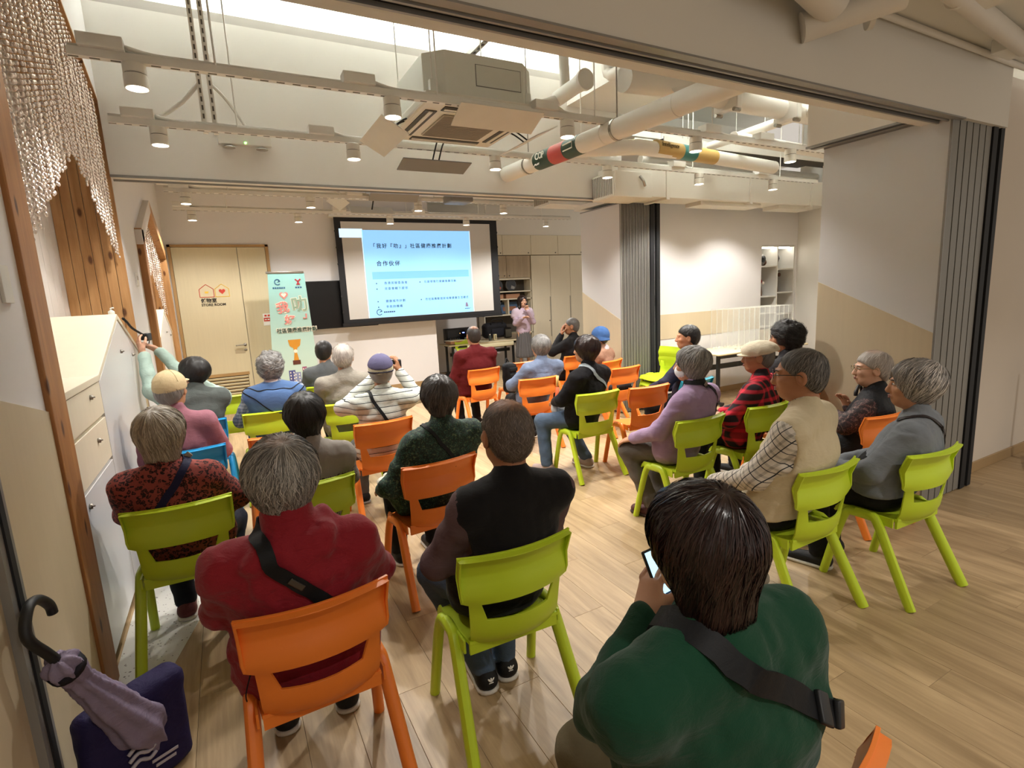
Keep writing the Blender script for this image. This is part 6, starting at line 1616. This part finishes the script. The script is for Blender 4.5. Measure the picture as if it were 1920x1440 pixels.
for k, c in enumerate(('#d98b3f', '#cfa68f', '#b04b7a')): MB().box((-.01 + k * .01, -.022, .24 - k * .07), (.15 - k * .02, .004, .035), rot=Matrix.Rotation(R(20), 3, 'Y')).build('print_band', M('plaque_%d' % k, c, .5), f2)
f3 = empty('figurine', (7.78, 5.82, 1.441), 0, 'brown figurine with a red cap on the middle left compartment', 'figurine')
MB().lathe([(.05, 0), (.055, .02), (.045, .14), (.03, .2)], n=12).build('figure_body', BRN, f3, True); MB().ball((.01, 0, .235), (.05, .05, .045)).build('cap', FRED, f3, True); MB().ball((.07, -.02, .21), .026).build('pompom', BONE, f3, True); MB().ball((0, -.01, .205), .035).build('head', BRN, f3, True)
f4 = empty('figurine', (8.16, 5.82, 1.491), 0, 'brown antlered figurine on the middle right compartment', 'figurine')
MB().lathe([(.065, 0), (.07, .02), (.05, .16), (.04, .2)], n=12).build('figure_body', BRN, f4, True); MB().ball((0, 0, .225), (.05, .05, .045)).build('head', M('figure_olive', '#4c4632', .6), f4, True)
for s in (-1, 1):
    MB().tube([(s * .03, 0, .25), (s * .07, 0, .30), (s * .06, 0, .35)], .010, 6).tube([(s * .07, 0, .30), (s * .11, 0, .31)], .009, 6).build('antler', BONE, f4, True)
MB().lathe([(.03, -.02), (.032, .0)], (.075, -.03, .28), 10, 'Y').build('disc', BRN, f4)

# ------------------------------------------------------------------ folding table with acrylic screens in the recess
def ftable(name, x, y, rz, w, d_, h, label, topm):
    t = empty(name, (x, y, 0), rz, label, 'table')
    MB().cbox((0, 0, h - .014), (w, d_, .028), .012).build('table_top', topm, t, True)
    MB().span((-w / 2 + .08, -d_ / 2 + .05, h - .075), (w / 2 - .08, -d_ / 2 + .085, h - .03)).build('front_beam', BLACK, t)
    MB().span((-w / 2 + .1, d_ / 2 - .08, h - .07), (w / 2 - .1, d_ / 2 - .05, h - .03)).build('rear_beam', BLACK, t)
    for sx in (-1, 1):
        xx = sx * (w / 2 - .12)
        MB().span((xx - .02, -d_ / 2 + .1, .05), (xx + .02, -d_ / 2 + .14, h - .03)).build('leg', BLACK, t); MB().span((xx - .02, d_ / 2 - .14, .05), (xx + .02, d_ / 2 - .1, h - .03)).build('leg', BLACK, t)
        MB().span((xx - .022, -d_ / 2 + .02, .02), (xx + .022, d_ / 2 - .02, .055)).build('foot_bar', BLACK, t, bevel=.006)
        for sy in (-1, 1): MB().lathe([(.022, 0), (.024, .004), (.024, .02)], (xx, sy * (d_ / 2 - .05), 0), 10).build('foot_pad', RUBBER, t)
    MB().span((-w / 2 + .12, -.03, h - .26), (w / 2 - .12, .0, h - .19)).build('cross_rail', BLACK, t)
    return t
TOPM = M('table_maple', '#d9ccaa', .45, .04, 4)
ftable('folding_table', 6.72, 5.18, R(-2), 1.85, .62, .74, 'maple topped folding table against the recess wall', TOPM)
ACR, nt_, b_ = _nt('clear_acrylic'); b_.inputs['Base Color'].default_value = (.93, .95, .93, 1); b_.inputs['Roughness'].default_value = .06; b_.inputs['Transmission Weight'].default_value = .0; b_.inputs['IOR'].default_value = 1.49; b_.inputs['Alpha'].default_value = .16
nt_.links.new(math_(nt_, 'ADD', math_(nt_, 'MULTIPLY', noise(nt_, coords(nt_), 3, 2), .03), .04), b_.inputs['Alpha'])
ACE = M('acrylic_edge', '#dfe2da', .2)
for k in range(12):
    xx = 6.30 + k * .105
    s = tag(MB().cbox((0, 0, .285), (.006, .40, .57), .003).build('acrylic_divider', ACR, loc=(xx, 5.24 - k * .006, .741)), 'clear acrylic table divider, %s in the row on the recess table counted from the left' % (ORD + ['ninth', 'tenth', 'eleventh', 'twelfth'])[k], 'divider', 'clear acrylic dividers on the recess table')
    s.rotation_euler = (0, 0, R(18 - k * 2))
    for sy in (-.15, .15): MB().box((0, sy, .012), (.07, .012, .024)).build('foot_clip', ACE, s)
    for sy in (-.201, .201): MB().box((0, sy, .285), (.007, .004, .57)).build('polished_edge', ACE, s)
    MB().box((0, 0, .571), (.007, .40, .004)).build('polished_edge', ACE, s)

# ------------------------------------------------------------------ presentation table and what lies on it
ftable('presentation_table', 4.83, 10.42, 0, 1.66, .60, .70, 'maple topped presentation table with black frame below the screen', TOPM)
def lamp_cable(): pass
co = empty('computer_console', (4.42, 10.62, .715), 0, 'dark audio console with a small blue light at the back of the presentation table', 'console')
MB().cbox((0, 0, .15), (.62, .18, .30), .01).build('console_body', M('console_dark', '#17181d', .4), co, True)
MB().span((-.28, -.095, .03), (.28, -.089, .27)).build('front_panel', M('console_panel', '#0d0e14', .25), co)
MB().ball((.08, -.098, .2), (.03, .006, .012)).build('status_lamp', emitter('lamp_blue', '#6f7dff', 2.5), co); MB().ball((.0, -.098, .19), .007).build('status_lamp', emitter('lamp_warm', '#ffb070', 2), co)
for k in range(5): MB().lathe([(.012, -.105), (.012, -.09)], (-.22 + k * .05, 0, .08), 8, 'Y').build('knob', STEEL, co)
bx = empty('paper_stack', (4.2, 10.28, .715), R(8), 'stack of leaflets on a brown box at the left of the presentation table', 'papers')
MB().cbox((0, 0, .03), (.34, .22, .06), .006).build('box', M('box_tan', '#a5795a', .6), bx); MB().box((-.01, 0, .068), (.36, .24, .014)).build('leaflets', WHT, bx)
for k in range(3): MB().box((-.1 + k * .1, -.02, .0757), (.07, .1, .0012)).build('leaflet_print', M('leaflet_%d' % k, ('#8fb6a2', '#d0a76b', '#7f99c4')[k], .6), bx)
MINT = M('box_mint', '#a9cdc5', .5, .05)
for k, (x_, z_, r_) in enumerate(((4.52, .715, 4), (4.66, .715, -6), (4.58, .825, 10))):
    tb = empty('tissue_box', (x_, 10.3, z_), R(r_), 'pale mint tissue pack on the presentation table, %s' % ('lower left of the pile', 'lower right of the pile', 'on top of the pile')[k], 'tissue box')
    MB().cbox((0, 0, .055), (.14, .15, .108), .012).build('carton', MINT, tb, True); MB().box((0, -.076, .05), (.09, .003, .05)).build('print', WHT, tb)
    if k == 2: MB().ball((-.02, 0, .125), (.03, .035, .035)).ball((.02, .01, .12), (.03, .03, .03)).build('tissue', WHT, tb, True)
rk = empty('duffel_bag', (5.28, 10.58, .715), R(4), 'large black padded bag on the right of the presentation table', 'bag')
V, F = surf(lambda P: box3(P, (0, 0, .19), (.30, .12, .17), .10) + .006 * vnoise(P, 14), (-.36, -.18, -.02), (.36, .18, .42), .014); obj_np('bag_body', V, F, cloth('bag_black', '#15161c', .7, .15, .5), rk)
MB().tube(smooth_path([(-.15, -.1, .32), (-.12, -.13, .42), (.12, -.13, .42), (.15, -.1, .32)], 5), .012, 6).build('carry_handle', LEATHER, rk, True)
MB().cbox((.0, -.125, .15), (.3, .02, .16), .01).build('front_pocket', cloth('bag_black2', '#1d1f28', .7), rk, True)
sp = empty('speaker_device', (5.56, 10.5, .715), R(-8), 'small grey speaker with fabric front beside the black bag', 'speaker')
MB().cbox((0, 0, .12), (.17, .12, .24), .03).build('speaker_body', BLACK, sp, True); MB().cbox((0, -.058, .11), (.13, .012, .17), .02).build('fabric_front', M('fabric_grey', '#767a78', .8), sp, True)
wb = empty('water_bottle', (4.98, 10.22, .715), 0, 'small dark bottle with white cap on the presentation table', 'bottle')
MB().lathe([(.03, 0), (.032, .01), (.032, .09), (.014, .12)], n=12).build('bottle', M('bottle_dark', '#3c4440', .2), wb, True); MB().lathe([(.015, .118), (.015, .14)], n=10).build('cap', WHITEP, wb)
cn = empty('carton', (5.10, 10.22, .715), R(10), 'small cream drink carton next to the dark bottle', 'carton')
MB().cbox((0, 0, .065), (.065, .05, .13), .003).build('carton_body', M('carton_cream', '#d9cfa8', .5), cn); MB().box((0, -.026, .06), (.02, .002, .1)).build('print', INK, cn)
ob = tag(MB().cbox((0, 0, .06), (.6, .05, .12), .02).build('seat_cushion', cloth('cushion_cream', '#c9c2a0', .8), loc=(4.75, 10.08, .57)), 'x', 'x') if False else None
tr = empty('organizer_tray', (4.95, 10.13, .58), 0, 'long cream tray hanging under the front edge of the presentation table', 'tray')
MB().cbox((0, 0, .045), (1.1, .04, .09), .015).build('tray_body', M('tray_cream', '#cfc8a6', .5), tr, True); MB().tube([(-.5, .01, .085), (-.5, .01, .10)], .008, 6).tube([(.5, .01, .085), (.5, .01, .10)], .008, 6).build('hanger', BLACK, tr)

# ------------------------------------------------------------------ roll-up banner
bn = empty('roll_up_banner', (.98, 9.35, 0), R(4), 'mint green roll-up banner with trophy picture and pink lettering', 'banner')
BM_, nt2, bb = _nt('banner_mint'); v2 = coords(nt2); z2 = sep(nt2, v2)[2]
nt2.links.new(mixcol(nt2, ramp(nt2, math_(nt2, 'DIVIDE', z2, 2.2), [(.3, 0.0), (1.0, 1.0)]), lin('#bcd2c4'), lin('#8fc6c4')), bb.inputs['Base Color']); bb.inputs['Roughness'].default_value = .5
MB().prism([(-.40, .06), (.36, .06), (.28, 2.19), (-.27, 2.19)], -.002, .002).build('printed_sheet', BM_, bn)
MB().cbox((-.01, 0, 2.2), (.57, .03, .035), .008).build('top_rail', STEEL, bn, True); MB().cbox((-.02, 0, .035), (.80, .16, .07), .02).build('base_cassette', STEEL, bn, True)
MB().tube([(0, .03, .05), (0, .03, 2.2)], .009, 8).build('support_pole', STEEL, bn)
PINK = M('print_pink', '#d98a84', .6); CREAMP = M('print_cream', '#e9e2cf', .6); BLUEP = M('print_blue', '#2f5d86', .6); DG = M('print_dark_green', '#37493f', .6)
def bt_(s, x, z, size, m, rotz=0, b=0, dy=-.005): 
    t = text('banner_lettering', s, m, size, (x, dy, z), (R(90), R(-rotz), 0), bn, bold=b); return t
e_logo(-.14, 2.05, .042, BLUEP, bn, lambda p_: (p_[0], -.006, p_[1]), .007)
for k in range(6): MB().span((-.22 + k * .032, -.006, 1.945), (-.196 + k * .032, -.003, 1.97)).build('logo_print', BLUEP, bn)
for k in range(3): MB().span((.12 + k * .036, -.006, 1.945), (.146 + k * .036, -.003, 1.97)).build('logo_print', BLUEP, bn)
MB().tube([(.13, -.006, 2.09), (.17, -.006, 2.05), (.21, -.006, 2.09)], .012, 6).tube([(.17, -.006, 2.07), (.17, -.006, 2.03), (.15, -.006, 2.0)], .012, 6).tube([(.17, -.006, 2.03), (.19, -.006, 2.0)], .012, 6).build('figure_logo', M('print_crimson', '#b0303c', .6), bn)
for s, x, z, sz_, rz_ in (('我', -.20, 1.62, .19, 8), ('好', -.10, 1.44, .16, -6), ('叻', .03, 1.66, .26, 6)):
    bt_(s, x, z, sz_, CREAMP, rz_, .012, -.005); bt_(s, x, z, sz_, PINK if s != '叻' else M('print_green_grey', '#8aa48f', .6), rz_, .004, -.0075)
MB().prism(heart(-.07, 1.84, .07), -.007, -.004).build('heart_mark', PINK, bn); MB().prism(heart(-.07, 1.845, .04), -.009, -.006).build('heart_mark', CREAMP, bn)
MB().tube([(.24, -.006, 1.53), (.24, -.006, 1.46), (.19, -.006, 1.46)], .012, 6).build('quote_mark', PINK, bn)
bt_('社區健康推廣計劃', -.24, 1.27, .078, CREAMP, 0, .009, -.005); bt_('社區健康推廣計劃', -.24, 1.27, .078, DG, 0, .001, -.0075)
GLD = M('print_gold', '#c98a2a', .5)
MB().prism([(-.09, 1.12), (.11, 1.12), (.09, 1.02), (.04, .98), (.03, .90), (.05, .78), (-.03, .78), (-.01, .90), (-.02, .98), (-.07, 1.02)], -.006, -.003).build('trophy_print', GLD, bn)
MB().span((-.05, -.006, .71), (.07, -.003, .78)).build('trophy_base_print', M('print_brown', '#5a2c1c', .6), bn); MB().lathe([(.03, -.008), (.03, -.005)], (.01, 0, .93), 12, 'Y').build('trophy_dot', CREAMP, bn)
for k, (x_, w_, h_, c) in enumerate(((-.28, .10, .40, '#d8825a'), (-.17, .06, .30, '#d8825a'), (-.08, .10, .62, '#4b4f86'), (.0, .11, .58, '#8089ab'), (.12, .07, .66, '#8e4a6e'), (.18, .09, .52, '#c9596b'), (.25, .07, .50, '#8a6b93'), (.1, .1, .38, '#d8825a'))):
    MB().span((x_ - w_ / 2, -.004 - k * .0004, .1), (x_ + w_ / 2, -.002, h_)).build('building_print', M('bldg_%d' % k, c, .6), bn)
    for a_ in range(2):
        for q_ in range(4): MB().span((x_ - w_ / 4 + a_ * w_ / 2 - .008, -.0055 - k * .0004, h_ - .05 - q_ * .05), (x_ - w_ / 4 + a_ * w_ / 2 + .008, -.003 - k * .0004, h_ - .025 - q_ * .05)).build('window_print', CREAMP, bn)

# ------------------------------------------------------------------ backpack and bag on the chairs
bp2 = empty('backpack', (3.17, 5.99, .43), R(5), 'black backpack hanging on the left side of an empty orange chair', 'backpack')
V, F = surf(lambda P: box3(P, (0, 0, .18), (.075, .10, .20), .06) + .005 * vnoise(P, 16), (-.12, -.15, -.05), (.12, .15, .42), .012); obj_np('bag_body', V, F, cloth('backpack_black', '#131417', .7, .15, .5), bp2)
for k in range(4): MB().cbox((0, -.10, .06 + k * .08), (.12, .02, .05), .008).build('webbing_loop', LEATHER, bp2, True)
MB().tube(smooth_path([(-.03, .04, .37), (0, .06, .43), (.03, .04, .37)], 4), .008, 6).build('carry_loop', LEATHER, bp2, True)
hb = empty('handbag', (4.0, 4.78, .45), R(5), 'black handbag lying on the seat of an empty orange chair', 'bag')
V, F = surf(lambda P: box3(P, (0, .02, .07), (.15, .07, .07), .05) + .005 * vnoise(P, 16), (-.2, -.1, -.02), (.2, .14, .18), .012); obj_np('bag_body', V, F, cloth('handbag_black', '#161315', .6, .15, .5), hb)
MB().tube(smooth_path([(.1, -.05, .1), (.14, -.12, .02), (.05, -.16, -.06), (-.02, -.14, .0)], 5), .006, 6).build('bag_strap', LEATHER, hb, True)

# ------------------------------------------------------------------ umbrella and tote bag by the left wall
ub = empty('umbrella', (-.57, 1.92, .0), 0, 'lilac folded umbrella with black crook handle leaning on the left wall', 'umbrella')
a_, b2_ = Vector((-.02, -.07, .80)), Vector((.20, .28, .03))
ax_ = (b2_ - a_)
path = smooth_path([a_ + ax_ * .30, a_ + ax_ * .12, a_, a_ + Vector((.0, .045, .062)), a_ + Vector((.004, .115, .055)), a_ + Vector((.01, .175, .005)), a_ + Vector((.012, .185, -.03))], 6)
MB().tube(path, .0145, 12).build('crook_handle', BLACK, ub, True)
def umb(P):
    t = np.clip(((P - A(*a_)) @ A(*ax_)) / float(ax_.dot(ax_)), 0, 1.2)
    axn = ax_.normalized(); e1 = axn.orthogonal().normalized(); e2 = axn.cross(e1)
    q = P - A(*a_); u_ = q @ A(*e1); w_ = q @ A(*e2); ang = np.arctan2(w_, u_)
    d = smin(cone(P, a_ + ax_ * .20, a_ + ax_ * .36, .046, .024), cone(P, a_ + ax_ * .34, a_ + ax_ * .70, .036, .072), .02); d = smin(d, cone(P, a_ + ax_ * .70, a_ + ax_ * .98, .072, .016), .02)
    return d + .0075 * np.sin(ang * 7 + t * 5) + .005 * vnoise(P, 18)
V, F = surf(umb, (-.12, -.12, .0), (.34, .40, .74), .0085); obj_np('folded_canopy', V, F, cloth('umbrella_lilac', '#8d8199', .6, .12, .4), ub)
bd = a_ + ax_ * .215
MB().tube([bd - ax_.normalized() * .012, bd + ax_.normalized() * .012], .049, 16).build('closing_band', cloth('band_black', '#1a1822', .7), ub, True)
MB().tube([a_ + ax_ * .97, a_ + ax_ * 1.03], [.008, .005], 8).build('ferrule', BLACK, ub, True)
tb = empty('tote_bag', (-.455, 2.13, 0), R(35), 'dark purple tote bag with white print on the floor by the left wall', 'bag')
V, F = surf(lambda P: box3(P, (0, 0, .19), (.17 - .0 , .055, .19), .04) + .010 * vnoise(P, 9) + .004 * vnoise(P, 22), (-.22, -.12, -.01), (.22, .12, .43), .010); obj_np('bag_body', V, F, cloth('tote_purple', '#241d47', .7, .15, .5), tb)
for k, (x_, z_, w_, h_) in enumerate(((-.05, .26, .035, .03), (0, .265, .03, .03))): MB().cbox((x_, -.066, z_), (w_, .004, h_), .003).build('print_mark', WHT, tb)
PRG = M('print_grey', '#b9b4bd', .6)
for k in range(3): MB().tube(smooth_path([(-.06, -.066, .19 - k * .028), (-.03, -.068, .205 - k * .028), (.0, -.067, .185 - k * .028), (.025, -.066, .195 - k * .028)], 3), .007, 6).build('print_wave', PRG, tb, True)
text('print_lettering', '東華學院', PRG, .03, (.02, -.069, .09), (R(90), R(8), 0), tb) if False else None
for k in range(2): MB().box((.05, -.067, .10 - k * .022), (.09 - k * .02, .003, .010), rot=Matrix.Rotation(R(8), 3, 'Y')).build('print_bar', PRG, tb)

# ------------------------------------------------------------------ castor base at the right edge
cb = empty('castor_stand', (5.98, 1.72, 0), R(20), 'black wheeled stand foot with white castor at the right wall', 'stand')
MB().cbox((0, 0, .085), (.46, .05, .03), .01).build('base_bar', BLACK, cb, True); MB().tube([(.1, 0, .09), (.1, 0, .9)], .02, 10).build('post', BLACK, cb, True)
for x_ in (-.2, .2):
    c_ = MB().lathe([(.032, -.012), (.034, 0), (.032, .012)], (x_, 0, .034), 14, 'Y').build('castor', M('castor_white', '#c9c4bc', .4), cb, True)
    MB().lathe([(.034, .012), (.034, .022)], (x_, 0, .034), 14, 'Y').build('tyre', RUBBER, c_, True); MB().span((x_ - .012, -.02, .05), (x_ + .012, .024, .08)).build('fork', BLACK, c_)

wbg = empty('paper_bag', (2.70, 4.16, .545), R(20), 'crumpled white paper bag on the lap of the person in black', 'bag')
V, F = surf(lambda P: box3(P, (0, 0, .06), (.06, .045, .06), .02) + .010 * vnoise(P, 22), (-.1, -.08, -.02), (.1, .08, .16), .009); obj_np('bag_body', V, F, cloth('paper_white', '#cfccc8', .8, .08, .5), wbg)
